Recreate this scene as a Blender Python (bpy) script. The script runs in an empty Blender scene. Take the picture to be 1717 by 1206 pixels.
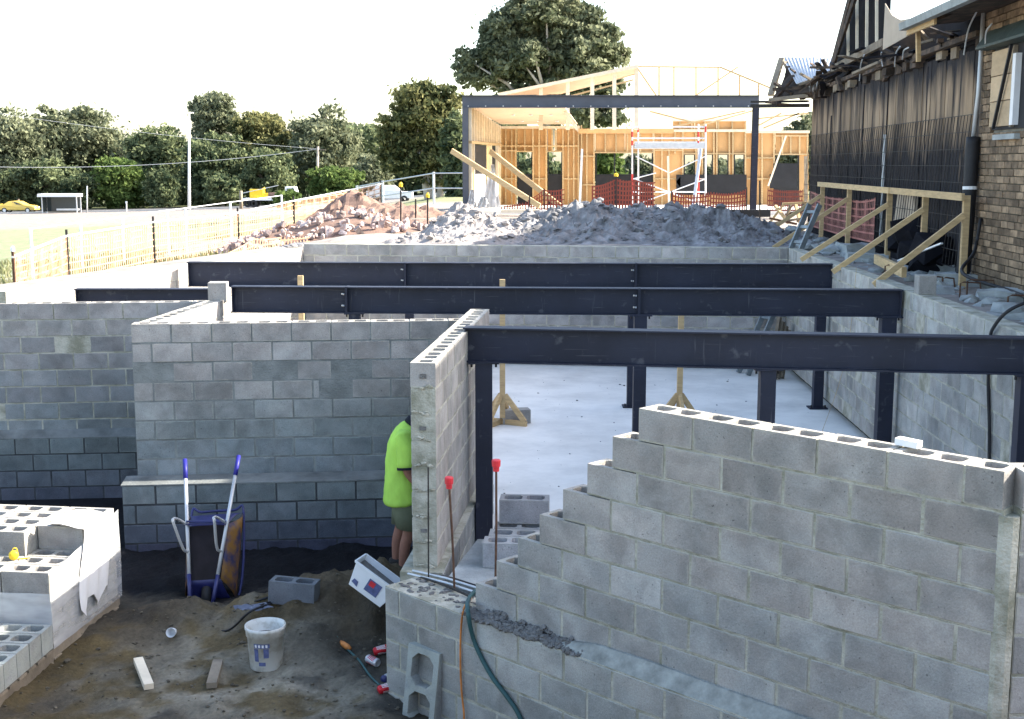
import bpy, bmesh, math, random
import numpy as np
from mathutils import Vector, Matrix, Euler

random.seed(7); rng = np.random.default_rng(7)
scene = bpy.context.scene
COL = scene.collection
R = math.radians
ORD = ['first', 'second', 'third', 'fourth', 'fifth', 'sixth', 'seventh', 'eighth', 'ninth', 'tenth', 'eleventh']

# ------------------------------------------------------------------ camera, sky, sun, exposure
CAM_H, PITCH, FPX = 1.42, R(8.8), 2120.0
cam = bpy.data.cameras.new('camera'); cam_o = bpy.data.objects.new('camera', cam); COL.objects.link(cam_o)
cam.sensor_width = 36; cam.lens = 36 * FPX / 1717
cam.clip_start = .1; cam.clip_end = 6000
cam_o.location = (0, 0, CAM_H); cam_o.rotation_euler = (math.pi/2 - PITCH, 0, 0)
scene.camera = cam_o

SUN_EL, SUN_AZ = 33.0, 10.0            # azimuth measured from +X towards +Y
world = bpy.data.worlds.new('World'); scene.world = world; world.use_nodes = True
wn = world.node_tree; bg = wn.nodes['Background']
sky = wn.nodes.new('ShaderNodeTexSky'); sky.sky_type = 'NISHITA'; sky.sun_disc = False
sky.sun_elevation = R(SUN_EL); sky.sun_rotation = R(90 - SUN_AZ)
sky.air_density = 1.0; sky.dust_density = 1.9; sky.ozone_density = 0.0
wn.links.new(sky.outputs[0], bg.inputs[0]); bg.inputs[1].default_value = .15
sl = bpy.data.lights.new('sun', 'SUN'); sl.energy = 4.8; sl.angle = R(.5); sl.color = (1, .93, .82)
so = bpy.data.objects.new('sun', sl); COL.objects.link(so)
sd = Vector((math.cos(R(SUN_EL))*math.cos(R(SUN_AZ)), math.cos(R(SUN_EL))*math.sin(R(SUN_AZ)), math.sin(R(SUN_EL))))
so.rotation_euler = sd.to_track_quat('Z', 'Y').to_euler(); so.location = (20, 5, 20)
vs = scene.view_settings; vs.view_transform = 'Standard'; vs.look = 'None'; vs.gamma = 1; vs.use_curve_mapping = False
vs.exposure = 1.95

# ------------------------------------------------------------------ helpers
def ray(px, py):
    a = (px - 858.5)/FPX; b = (603 - py)/FPX
    return Vector((a, math.cos(PITCH) + b*math.sin(PITCH), -math.sin(PITCH) + b*math.cos(PITCH)))
CAMP = Vector((0, 0, CAM_H))
def at(px, py, Y):
    d = ray(px, py); return CAMP + d*(Y/d.y)
def onz(px, py, z):
    d = ray(px, py); return CAMP + d*((z - CAM_H)/d.z)
def onplane(px, py, p0, n):
    d = ray(px, py); p0 = Vector(p0); n = Vector(n)
    return CAMP + d*((p0 - CAMP).dot(n)/d.dot(n))

def wloc(o):
    v = Vector((0, 0, 0))
    while o is not None:
        v = v + o.location; o = o.parent
    return v
def thing(name, label, cat, loc=(0, 0, 0), group=None):
    o = bpy.data.objects.new(name, None); COL.objects.link(o); o.location = loc
    o.empty_display_size = .2
    o['label'] = label; o['category'] = cat
    if group: o['group'] = group
    return o
def tag(o, label=None, cat=None, group=None, kind=None):
    if label: o['label'] = label
    if cat: o['category'] = cat
    if group: o['group'] = group
    if kind: o['kind'] = kind
    return o
def link(name, me, parent=None, loc=(0, 0, 0), rot=(0, 0, 0), scale=None):
    o = bpy.data.objects.new(name, me); COL.objects.link(o)
    o.location = loc; o.rotation_euler = rot
    if scale: o.scale = scale
    if parent: o.parent = parent
    return o

class MB:
    def __init__(s): s.v = []; s.f = []; s.mi = []; s.cur = 0
    def add(s, vs, fs):
        n = len(s.v); s.v += [tuple(v) for v in vs]
        s.f += [tuple(i + n for i in f) for f in fs]; s.mi += [s.cur]*len(fs)
        return s
    def hexa(s, c):   # 8 corners: bottom 4 ccw, top 4 ccw
        return s.add(c, [(0,3,2,1),(4,5,6,7),(0,1,5,4),(1,2,6,5),(2,3,7,6),(3,0,4,7)])
    def box(s, c, d, rot=None):
        x, y, z = d[0]/2, d[1]/2, d[2]/2
        pts = [Vector(p) for p in [(-x,-y,-z),(x,-y,-z),(x,y,-z),(-x,y,-z),(-x,-y,z),(x,-y,z),(x,y,z),(-x,y,z)]]
        if rot is not None:
            M = rot if isinstance(rot, Matrix) else Euler(rot).to_matrix()
            pts = [M @ p for p in pts]
        return s.hexa([p + Vector(c) for p in pts])
    def bar(s, a, b, w, h=None, up=(0, 0, 1)):
        a = Vector(a); b = Vector(b); h = h or w; d = (b - a)
        if d.length < 1e-6: return s
        d.normalize(); up = Vector(up)
        if abs(d.dot(up)) > .98: up = Vector((0, 1, 0))
        sd_ = d.cross(up).normalized(); u = sd_.cross(d).normalized()
        q = [(-w/2, -h/2), (w/2, -h/2), (w/2, h/2), (-w/2, h/2)]
        A = [a + sd_*i + u*j for i, j in q]; B = [b + sd_*i + u*j for i, j in q]
        return s.add(A + B, [(0,1,2,3),(7,6,5,4),(0,4,5,1),(1,5,6,2),(2,6,7,3),(3,7,4,0)])
    def tube(s, pts, r, n=8, cap=True):
        pts = [Vector(p) for p in pts]; m = len(pts)
        rs = r if isinstance(r, (list, tuple)) else [r]*m
        vs_, fs = [], []
        for i, p in enumerate(pts):
            d = (pts[min(i+1, m-1)] - pts[max(i-1, 0)]).normalized()
            u = Vector((0, 0, 1)) if abs(d.z) < .9 else Vector((1, 0, 0))
            a = d.cross(u).normalized(); b = d.cross(a).normalized()
            for k in range(n):
                t = 2*math.pi*k/n; vs_.append(p + (a*math.cos(t) + b*math.sin(t))*rs[i])
        for i in range(m - 1):
            for k in range(n):
                k2 = (k + 1) % n; fs.append((i*n+k, (i+1)*n+k, (i+1)*n+k2, i*n+k2))
        if cap: fs += [tuple(range(n)), tuple((m-1)*n + k for k in reversed(range(n)))]
        return s.add(vs_, fs)
    def lathe(s, prof, n=20, M=None):
        vs_, fs = [], []
        for r_, z in prof:
            for k in range(n):
                t = 2*math.pi*k/n; vs_.append(Vector((r_*math.cos(t), r_*math.sin(t), z)))
        if M is not None: vs_ = [M @ v for v in vs_]
        for i in range(len(prof) - 1):
            for k in range(n):
                k2 = (k + 1) % n; fs.append((i*n+k, i*n+k2, (i+1)*n+k2, (i+1)*n+k))
        return s.add(vs_, fs)
    def prism(s, poly, off):   # poly of 3d points, extruded by vector off
        n = len(poly); P = [Vector(p) for p in poly]; Q = [p + Vector(off) for p in P]
        return s.add(P + Q, [tuple(reversed(range(n))), tuple(range(n, 2*n))] + [(i, (i+1) % n, n + (i+1) % n, n + i) for i in range(n)])
    def chunk(s, c, r, sq=(1, 1, 1), seed=0, jag=.3, sub=False):
        rr = random.Random(seed); t = (1 + 5**.5)/2
        V = [(-1,t,0),(1,t,0),(-1,-t,0),(1,-t,0),(0,-1,t),(0,1,t),(0,-1,-t),(0,1,-t),(t,0,-1),(t,0,1),(-t,0,-1),(-t,0,1)]
        F = [(0,11,5),(0,5,1),(0,1,7),(0,7,10),(0,10,11),(1,5,9),(5,11,4),(11,10,2),(10,7,6),(7,1,8),(3,9,4),(3,4,2),(3,2,6),(3,6,8),(3,8,9),(4,9,5),(2,4,11),(6,2,10),(8,6,7),(9,8,1)]
        E_ = Euler((rr.uniform(0,6), rr.uniform(0,6), rr.uniform(0,6))).to_matrix()
        o = []
        for v in V:
            w = Vector(v).normalized()*(1 + rr.uniform(-jag, jag)); w = E_ @ w
            o.append(Vector(c) + Vector((w.x*sq[0], w.y*sq[1], w.z*sq[2]))*r)
        return s.add(o, F)
    def mesh(s, name, mats, off=Vector((0, 0, 0)), smooth=False):
        me = bpy.data.meshes.new(name)
        me.from_pydata([tuple(Vector(v) - off) for v in s.v], [], s.f)
        for m_ in (mats if isinstance(mats, (list, tuple)) else [mats]): me.materials.append(m_)
        if any(s.mi): me.polygons.foreach_set('material_index', s.mi)
        bm = bmesh.new(); bm.from_mesh(me); bmesh.ops.recalc_face_normals(bm, faces=bm.faces); bm.to_mesh(me); bm.free()
        if smooth: me.polygons.foreach_set('use_smooth', [True]*len(me.polygons))
        me.update(); return me
    def build(s, name, mats, parent=None, smooth=False, label=None, loc=None):
        off = wloc(parent) if parent else Vector(loc or (0, 0, 0))
        o = link(name, s.mesh(name, mats, off, smooth), parent, loc or (0, 0, 0))
        if label: o['label'] = label
        return o

# vectorised value noise
def vnoise(x, y, seed=0):
    xi = np.floor(x).astype(np.int64); yi = np.floor(y).astype(np.int64); fx = x - xi; fy = y - yi
    def h(a, b):
        n = (a*374761393 + b*668265263 + seed*974634777) & 0xffffffff
        n = ((n ^ (n >> 13))*1274126177) & 0xffffffff
        return ((n ^ (n >> 16)) & 0xffff)/65535.0
    u = fx*fx*(3 - 2*fx); v = fy*fy*(3 - 2*fy)
    return (h(xi, yi)*(1-u) + h(xi+1, yi)*u)*(1-v) + (h(xi, yi+1)*(1-u) + h(xi+1, yi+1)*u)*v
def fbm(x, y, sc, oct=4, seed=0, gain=.5):
    t = 0; a = 1; s_ = 0
    for i in range(oct):
        t = t + a*(vnoise(x*sc, y*sc, seed + i*17) - .5); s_ += a; a *= gain; sc *= 2.03
    return t/s_*2

# ------------------------------------------------------------------ materials
def newmat(name):
    m = bpy.data.materials.new(name); m.use_nodes = True
    nt = m.node_tree; return m, nt, nt.nodes['Principled BSDF']
def N(nt, t, **kw):
    n = nt.nodes.new(t)
    for k, v in kw.items(): setattr(n, k, v)
    return n
def mat(name, col, rough=.8, metal=0, var=.25, scale=6, bump=.0, bscale=60, obj_var=0, col2=None, stretch=None, spec=.3, world=False, trans=None, contrast=None):
    """base colour broken up by two noises, optional per-object variation, fine bump"""
    m, nt, b = newmat(name); L = nt.links.new
    b.inputs['Roughness'].default_value = rough; b.inputs['Metallic'].default_value = metal
    b.inputs['Specular IOR Level'].default_value = spec
    tc = N(nt, 'ShaderNodeTexCoord'); oi = N(nt, 'ShaderNodeObjectInfo')
    mp = N(nt, 'ShaderNodeMapping')
    if world:
        g = N(nt, 'ShaderNodeNewGeometry'); L(g.outputs['Position'], mp.inputs[0])
    else:
        vm = N(nt, 'ShaderNodeVectorMath', operation='SCALE'); vm.inputs[0].default_value = (31, 17, 53); L(oi.outputs['Random'], vm.inputs['Scale'])
        va = N(nt, 'ShaderNodeVectorMath', operation='ADD'); L(tc.outputs['Object'], va.inputs[0]); L(vm.outputs[0], va.inputs[1]); L(va.outputs[0], mp.inputs[0])
    if stretch: mp.inputs['Scale'].default_value = stretch
    n1 = N(nt, 'ShaderNodeTexNoise'); n1.inputs['Scale'].default_value = scale; n1.inputs['Detail'].default_value = 6; n1.inputs['Roughness'].default_value = .62
    L(mp.outputs[0], n1.inputs[0])
    rmp = N(nt, 'ShaderNodeMapRange'); lo, hi = contrast or (.3, .7)
    rmp.inputs[1].default_value = lo; rmp.inputs[2].default_value = hi; L(n1.outputs[0], rmp.inputs[0])
    mx = N(nt, 'ShaderNodeMix', data_type='RGBA'); L(rmp.outputs[0], mx.inputs[0])
    c2 = col2 or tuple(c*(1 + var) for c in col); c1 = col if col2 else tuple(c*(1 - var) for c in col)
    mx.inputs[6].default_value = (*c1, 1); mx.inputs[7].default_value = (*c2, 1)
    out = mx.outputs[2]
    if obj_var:
        mr = N(nt, 'ShaderNodeMapRange'); mr.inputs[3].default_value = 1 - obj_var; mr.inputs[4].default_value = 1 + obj_var
        L(oi.outputs['Random'], mr.inputs[0])
        sc_ = N(nt, 'ShaderNodeVectorMath', operation='SCALE'); L(out, sc_.inputs[0]); L(mr.outputs[0], sc_.inputs['Scale']); out = sc_.outputs[0]
    L(out, b.inputs['Base Color'])
    if bump:
        n2 = N(nt, 'ShaderNodeTexNoise'); n2.inputs['Scale'].default_value = bscale; n2.inputs['Detail'].default_value = 4; L(mp.outputs[0], n2.inputs[0])
        bp = N(nt, 'ShaderNodeBump'); bp.inputs['Strength'].default_value = bump; bp.inputs['Distance'].default_value = .02
        L(n2.outputs[0], bp.inputs['Height']); L(bp.outputs[0], b.inputs['Normal'])
    return m

def block_material():
    m, nt, b = newmat('concrete_block'); L = nt.links.new
    b.inputs['Roughness'].default_value = .92; b.inputs['Specular IOR Level'].default_value = .2
    oi = N(nt, 'ShaderNodeObjectInfo'); tc = N(nt, 'ShaderNodeTexCoord'); g = N(nt, 'ShaderNodeNewGeometry')
    vm = N(nt, 'ShaderNodeVectorMath', operation='SCALE'); vm.inputs[0].default_value = (31, 17, 53); L(oi.outputs['Random'], vm.inputs['Scale'])
    va = N(nt, 'ShaderNodeVectorMath', operation='ADD'); L(tc.outputs['Object'], va.inputs[0]); L(vm.outputs[0], va.inputs[1])
    def noise(src, s_, d=5, r_=.6, dist=0):
        n = N(nt, 'ShaderNodeTexNoise'); n.inputs['Scale'].default_value = s_; n.inputs['Detail'].default_value = d; n.inputs['Roughness'].default_value = r_
        n.inputs['Distortion'].default_value = dist; L(src, n.inputs[0]); return n.outputs[0]
    def rng_(src, a, b_, c, d):
        r_ = N(nt, 'ShaderNodeMapRange'); r_.inputs[1].default_value = a; r_.inputs[2].default_value = b_; r_.inputs[3].default_value = c; r_.inputs[4].default_value = d
        L(src, r_.inputs[0]); return r_.outputs[0]
    def mul(a, b_):
        k = N(nt, 'ShaderNodeMath', operation='MULTIPLY'); L(a, k.inputs[0]); L(b_, k.inputs[1]); return k.outputs[0]
    v1 = rng_(noise(va.outputs[0], 4.5, 4, .55, .4),   .34, .64, .80, 1.16)     # cloudy damp / dry patches
    v2 = rng_(noise(va.outputs[0], 95, 3, .7), .25, .7, .80, 1.12)            # aggregate speckle
    v3 = rng_(oi.outputs['Random'], 0, 1, .82, 1.12)
    v4 = rng_(noise(g.outputs['Position'], .9, 3, .5), .35, .65, .82, 1.10)
    v = mul(mul(v1, v2), mul(v3, v4))
    pits = rng_(noise(va.outputs[0], 55, 2, .5), .69, .75, 1, .5); v = mul(v, pits)
    cr = N(nt, 'ShaderNodeMix', data_type='RGBA'); L(rng_(noise(va.outputs[0], 2.6, 3), .38, .62, 0, 1), cr.inputs[0])
    cr.inputs[6].default_value = (.362, .334, .306, 1); cr.inputs[7].default_value = (.335, .325, .305, 1)
    s1 = N(nt, 'ShaderNodeVectorMath', operation='SCALE'); L(cr.outputs[2], s1.inputs[0]); L(v, s1.inputs['Scale'])
    sx = N(nt, 'ShaderNodeSeparateXYZ'); L(tc.outputs['Object'], sx.inputs[0])
    def absn(q):
        k = N(nt, 'ShaderNodeMath', operation='ABSOLUTE'); L(q, k.inputs[0]); return k.outputs[0]
    ex = rng_(absn(sx.outputs[0]), .165, .196, 0, 1); ez = rng_(absn(sx.outputs[2]), .070, .096, 0, 1)
    em = N(nt, 'ShaderNodeMath', operation='MAXIMUM'); L(ex, em.inputs[0]); L(ez, em.inputs[1])
    ea = N(nt, 'ShaderNodeMath', operation='ADD'); L(em.outputs[0], ea.inputs[0]); L(rng_(noise(va.outputs[0], 11, 4, .65), .3, .7, -.95, .15), ea.inputs[1])
    sm = rng_(ea.outputs[0], .15, .6, 0, .55)
    smx = N(nt, 'ShaderNodeMix', data_type='RGBA'); L(sm, smx.inputs[0]); L(s1.outputs[0], smx.inputs[6]); smx.inputs[7].default_value = (.40, .385, .325, 1)
    s2 = N(nt, 'ShaderNodeVectorMath', operation='MULTIPLY'); L(smx.outputs[2], s2.inputs[0]); L(oi.outputs['Color'], s2.inputs[1])
    L(s2.outputs[0], b.inputs['Base Color'])
    bp = N(nt, 'ShaderNodeBump'); bp.inputs['Strength'].default_value = .55; bp.inputs['Distance'].default_value = .012
    L(noise(va.outputs[0], 70, 5, .7), bp.inputs['Height']); L(bp.outputs[0], b.inputs['Normal'])
    return m
M = {}
M['block'] = block_material()
M['mortar'] = mat('mortar', (.24, .235, .175), .95, col2=(.47, .45, .375), scale=5, contrast=(.36, .6), bump=.6, bscale=60)
M['mortar_dark'] = mat('wet_mortar', (.17, .165, .155), .9, var=.3, scale=25, bump=.8, bscale=90)
M['mortar_damp'] = mat('damp_mortar', (.20, .21, .20), .95, var=.3, scale=5, bump=.6, bscale=60)
M['mortar_shade'] = mat('shaded_joint', (.055, .058, .062), .95, var=.4, scale=5, bump=.6, bscale=60)  # ledge joints darkened along with the shade painted into those courses
M['ledge'] = mat('damp_ledge', (.15, .16, .155), .92, var=.4, scale=3, bump=.4, bscale=40)
M['render'] = mat('cement_fillet', (.27, .28, .255), .9, var=.35, scale=10, bump=.3, bscale=50)
def steel_material(name, base, pale):
    m = mat(name, base, .6, var=.3, scale=1.6, spec=.35, bump=.08, bscale=14, world=True); nt = m.node_tree; b = nt.nodes['Principled BSDF']; L = nt.links.new
    src = b.inputs['Base Color'].links[0].from_socket; g = N(nt, 'ShaderNodeNewGeometry'); tot = None
    for rot, sc_, th in ((.5, (3, 3, 60), .70), (-.9, (40, 40, 2.5), .71), (0, (9, 9, 9), .69)):
        mp = N(nt, 'ShaderNodeMapping'); mp.inputs['Scale'].default_value = sc_; mp.inputs['Rotation'].default_value = (0, rot, 0); L(g.outputs['Position'], mp.inputs[0])
        n = N(nt, 'ShaderNodeTexNoise'); n.inputs['Scale'].default_value = 1; n.inputs['Detail'].default_value = 5; L(mp.outputs[0], n.inputs[0])
        r_ = N(nt, 'ShaderNodeMapRange'); r_.inputs[1].default_value = th - .06; r_.inputs[2].default_value = th + .05; L(n.outputs[0], r_.inputs[0])
        if tot is None: tot = r_.outputs[0]
        else:
            k = N(nt, 'ShaderNodeMath', operation='MAXIMUM'); L(tot, k.inputs[0]); L(r_.outputs[0], k.inputs[1]); tot = k.outputs[0]
    mx = N(nt, 'ShaderNodeMix', data_type='RGBA'); k = N(nt, 'ShaderNodeMath', operation='MULTIPLY'); L(tot, k.inputs[0]); k.inputs[1].default_value = .5; L(k.outputs[0], mx.inputs[0]); L(src, mx.inputs[6]); mx.inputs[7].default_value = (*pale, 1); L(mx.outputs[2], b.inputs['Base Color'])
    return m
M['steel'] = steel_material('navy_primed_steel', (.016, .019, .034), (.11, .11, .12))
M['bolt'] = mat('galvanised_bolt', (.55, .55, .55), .4, .8)
M['slab'] = mat('concrete_slab', (.70, .675, .62), .85, var=.16, scale=1.3, bump=.2, bscale=18, world=True, contrast=(.25, .6))
M['pine'] = mat('pine_timber', (.50, .36, .19), .8, var=.2, scale=5, stretch=(1, 1, 6), obj_var=.15, bump=.2)
M['pine_pale'] = mat('pale_pine', (.74, .64, .48), .8, var=.12, scale=5, obj_var=.1)
M['old_timber'] = mat('weathered_timber', (.23, .19, .14), .9, var=.3, scale=6, obj_var=.2, bump=.3)
M['ply'] = mat('sheathing_board', (.60, .36, .16), .85, var=.10, scale=2, obj_var=.08)
M['osb'] = mat('strand_board', (.58, .46, .25), .85, var=.3, scale=9, obj_var=.08)
M['ceiling'] = mat('soffit_ply', (.68, .52, .37), .85, var=.12, scale=1.2)
M['sarking'] = mat('black_sarking', (.016, .017, .020), .7, var=.3, scale=3)
M['alu'] = mat('aluminium', (.62, .63, .65), .4, .55, var=.1)
M['galv'] = mat('galvanised_steel', (.5, .52, .53), .5, .4, var=.1)
M['red'] = mat('red_plastic', (.62, .03, .04), .45, var=.15, spec=.5)
M['red_paint'] = mat('red_paint', (.42, .03, .03), .5, var=.2)
M['rust'] = mat('rusty_steel', (.10, .055, .035), .85, var=.4, scale=20)
M['darksteel'] = mat('dark_steel', (.03, .027, .025), .7, var=.4, scale=20)
M['mesh_orange'] = mat('orange_mesh', (.48, .29, .185), .6, var=.15)
M['yellow'] = mat('yellow_plastic', (.75, .52, .03), .45, var=.15)
M['carpaint'] = mat('yellow_car_paint', (.72, .50, .10), .3, var=.04, spec=.6)
M['white'] = mat('white_paint', (.74, .75, .75), .5, var=.06)
M['white_dirty'] = mat('dirty_white_plastic', (.62, .62, .58), .5, var=.35, scale=9, col2=(.34, .31, .24), contrast=(.5, .72))
M['plastic_sheet'] = mat('white_plastic_sheet', (.72, .71, .70), .5, var=.08, scale=4, bump=.3, bscale=12)
M['glass'] = mat('dark_glass', (.03, .045, .05), .08, var=.05, spec=.6)
M['bark'] = mat('gum_bark', (.23, .19, .155), .9, var=.4, scale=3, bump=.4)
M['bark_pale'] = mat('pale_gum_bark', (.46, .40, .34), .85, var=.3, scale=2)
M['rubber'] = mat('black_rubber', (.018, .018, .02), .6, var=.3)
M['hose'] = mat('green_hose', (.03, .085, .085), .5, var=.2)
M['cord_o'] = mat('orange_cord', (.55, .20, .05), .5, var=.3, scale=12)
M['blue'] = mat('blue_steel_paint', (.016, .020, .10), .45, var=.25, scale=8, spec=.5)
M['bluegrip'] = mat('blue_rubber_grip', (.02, .02, .20), .5, var=.15)
M['worn'] = mat('rusty_orange_paint', (.19, .095, .02), .6, col2=(.03, .03, .08), scale=7, contrast=(.42, .62))
M['tray_under'] = mat('shaded_tray', (.010, .008, .010), .85, var=.5, scale=8)  # tray floor near black: its deep shade is put into the colour
M['hivis'] = mat('hivis_yellow', (.40, .66, .10), .85, var=.16, scale=5, bump=.9, bscale=7, stretch=(1, 1, .5))
M['navy'] = mat('navy_cloth', (.012, .014, .02), .9, var=.2)
M['shorts'] = mat('olive_shorts', (.12, .135, .085), .9, var=.15, scale=8, bump=.3, bscale=10)
M['skin'] = mat('tanned_skin', (.26, .125, .085), .6, var=.12, scale=12)
M['hair'] = mat('dark_hair', (.02, .014, .01), .7, var=.3)
M['brick'] = mat('old_brick', (.20, .142, .09), .92, var=.5, scale=9, obj_var=.5, bump=.5, bscale=40)
M['brick_mortar'] = mat('old_brick_mortar', (.19, .18, .15), .95, var=.35, scale=4, bump=.4)
def board_material():
    m, nt, b = newmat('tar_stained_board'); L = nt.links.new
    b.inputs['Roughness'].default_value = .85; b.inputs['Specular IOR Level'].default_value = .2
    g = N(nt, 'ShaderNodeNewGeometry'); oi = N(nt, 'ShaderNodeObjectInfo')
    def streak(sx, sz, d, off):
        mp = N(nt, 'ShaderNodeMapping'); mp.inputs['Scale'].default_value = (sx, sx, sz); mp.inputs['Location'].default_value = (off, off*.7, off*.3); L(g.outputs['Position'], mp.inputs[0])
        n = N(nt, 'ShaderNodeTexNoise'); n.inputs['Scale'].default_value = 1; n.inputs['Detail'].default_value = d; n.inputs['Roughness'].default_value = .6; L(mp.outputs[0], n.inputs[0]); return n.outputs[0]
    def rg(src, a, b_, c, d):
        r_ = N(nt, 'ShaderNodeMapRange'); r_.inputs[1].default_value = a; r_.inputs[2].default_value = b_; r_.inputs[3].default_value = c; r_.inputs[4].default_value = d; L(src, r_.inputs[0]); return r_.outputs[0]
    def op(o, a, b_):
        k = N(nt, 'ShaderNodeMath', operation=o); L(a, k.inputs[0])
        if isinstance(b_, float): k.inputs[1].default_value = b_
        else: L(b_, k.inputs[1])
        return k.outputs[0]
    sx = N(nt, 'ShaderNodeSeparateXYZ'); L(g.outputs['Position'], sx.inputs[0]); z = sx.outputs[2]
    zz = op('ADD', z, op('MULTIPLY', op('ADD', streak(2.2, .5, 5, 3), -.5), 1.3))
    lo = rg(zz, 1.5, 2.0, 0, 1); hi = rg(zz, 2.35, 2.75, 1, 0)
    band = op('MULTIPLY', lo, hi)
    st = rg(streak(5, .45, 5, 11), .34, .52, 0, 1)
    amt = op('MULTIPLY', band, st); amt = op('ADD', amt, op('MULTIPLY', rg(streak(9, 1.2, 4, 20), .62, .72, 0, 1), .35))
    mx = N(nt, 'ShaderNodeMix', data_type='RGBA'); mx.clamp_factor = True; L(amt, mx.inputs[0]); mx.inputs[6].default_value = (.020, .0185, .021, 1); mx.inputs[7].default_value = (.29, .21, .135, 1)
    sc_ = N(nt, 'ShaderNodeVectorMath', operation='SCALE'); L(mx.outputs[2], sc_.inputs[0]); L(rg(oi.outputs['Random'], 0, 1, .75, 1.25), sc_.inputs['Scale'])
    L(sc_.outputs[0], b.inputs['Base Color'])
    bp = N(nt, 'ShaderNodeBump'); bp.inputs['Strength'].default_value = .4; bp.inputs['Distance'].default_value = .02; L(streak(30, 4, 4, 0), bp.inputs['Height']); L(bp.outputs[0], b.inputs['Normal'])
    return m
M['board'] = board_material()
M['bitumen'] = mat('bitumen_void_black', (.010, .010, .013), .9, var=.5, scale=3, spec=.1)  # tar black; also serves as painted shade in the roof voids
M['torn'] = mat('torn_cladding', (.035, .027, .021), .9, col2=(.15, .10, .068), scale=5, obj_var=.4, contrast=(.45, .75))
M['fibro'] = mat('fibre_sheet', (.42, .35, .27), .85, var=.15, scale=2)
M['gutter'] = mat('weathered_gutter', (.21, .24, .25), .5, .3, var=.3, scale=6)
M['iron'] = mat('corrugated_iron', (.50, .51, .52), .5, .2, var=.12, scale=3)
M['teal'] = mat('painted_flashing', (.045, .065, .062), .6, var=.3)
M['plyboard'] = mat('boarding_ply', (.50, .37, .23), .85, var=.14, scale=4, stretch=(1, 1, 3), obj_var=.12)
M['asphalt'] = mat('asphalt', (.055, .055, .056), .9, var=.15, world=True)
M['kerb'] = mat('kerb_concrete', (.42, .41, .39), .9, var=.12, world=True)
M['lumpgrey'] = mat('grey_clay_soil', (.20, .195, .195), .95, var=.6, scale=3.5, bump=.8, bscale=9, world=True)
M['lumppale'] = mat('sunlit_sandy_soil', (.27, .245, .23), .95, var=.45, scale=3, bump=.7, bscale=9, world=True)  # sandy soil, paler because sunlight on the heap is put into its colour
M['stone'] = mat('grey_stone', (.17, .165, .165), .9, var=.35, scale=7, obj_var=.3, bump=.5)
M['rubble'] = mat('broken_brick_rubble', (.32, .19, .16), .95, col2=(.52, .47, .44), scale=1.6, obj_var=.45, bump=.4)
M['redsoil'] = mat('reddish_soil', (.20, .13, .10), .95, var=.3, scale=4, bump=.6, world=True)
M['footing'] = mat('broken_concrete', (.33, .35, .34), .92, var=.25, scale=4, bump=.5, obj_var=.12)
M['canw'] = mat('white_can', (.5, .5, .52), .35, .3)
M['canred'] = mat('red_can', (.50, .02, .03), .3, .2, var=.3, scale=20)
M['label'] = mat('blue_label_print', (.10, .12, .24), .5, var=.3, scale=30)
M['lettering'] = mat('white_print', (.7, .7, .7), .5, var=.05)

def leafmat(name, c1, c2):
    m, nt, b = newmat(name); L = nt.links.new
    g = N(nt, 'ShaderNodeNewGeometry'); n = N(nt, 'ShaderNodeTexNoise'); n.inputs['Scale'].default_value = .35; n.inputs['Detail'].default_value = 3
    L(g.outputs['Position'], n.inputs[0])
    ad = N(nt, 'ShaderNodeMath', operation='ADD'); L(n.outputs[0], ad.inputs[0])
    mr = N(nt, 'ShaderNodeMapRange'); mr.inputs[3].default_value = -.22; mr.inputs[4].default_value = .22; L(g.outputs['Random Per Island'], mr.inputs[0]); L(mr.outputs[0], ad.inputs[1])
    m2 = N(nt, 'ShaderNodeMapRange'); m2.inputs[1].default_value = .3; m2.inputs[2].default_value = .7; L(ad.outputs[0], m2.inputs[0])
    mx = N(nt, 'ShaderNodeMix', data_type='RGBA'); L(m2.outputs[0], mx.inputs[0]); mx.inputs[6].default_value = (*c1, 1); mx.inputs[7].default_value = (*c2, 1)
    L(mx.outputs[2], b.inputs['Base Color']); b.inputs['Roughness'].default_value = .8; b.inputs['Specular IOR Level'].default_value = .08
    tr = N(nt, 'ShaderNodeBsdfTranslucent'); L(mx.outputs[2], tr.inputs[0])
    ms = N(nt, 'ShaderNodeMixShader'); ms.inputs[0].default_value = .38
    L(b.outputs[0], ms.inputs[1]); L(tr.outputs[0], ms.inputs[2]); L(ms.outputs[0], nt.nodes['Material Output'].inputs[0])
    return m
M['leaf_gum'] = leafmat('gum_leaves', (.075, .094, .056), (.255, .27, .165))
M['leaf_dark'] = leafmat('dark_leaves', (.036, .058, .034), (.20, .23, .115))
M['leaf_olive'] = leafmat('olive_leaves', (.050, .066, .030), (.26, .25, .11))
M['leaf_bright'] = leafmat('bright_leaves', (.05, .085, .025), (.17, .23, .07))
M['grass'] = leafmat('grass_blades', (.13, .15, .06), (.28, .265, .155))

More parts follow.
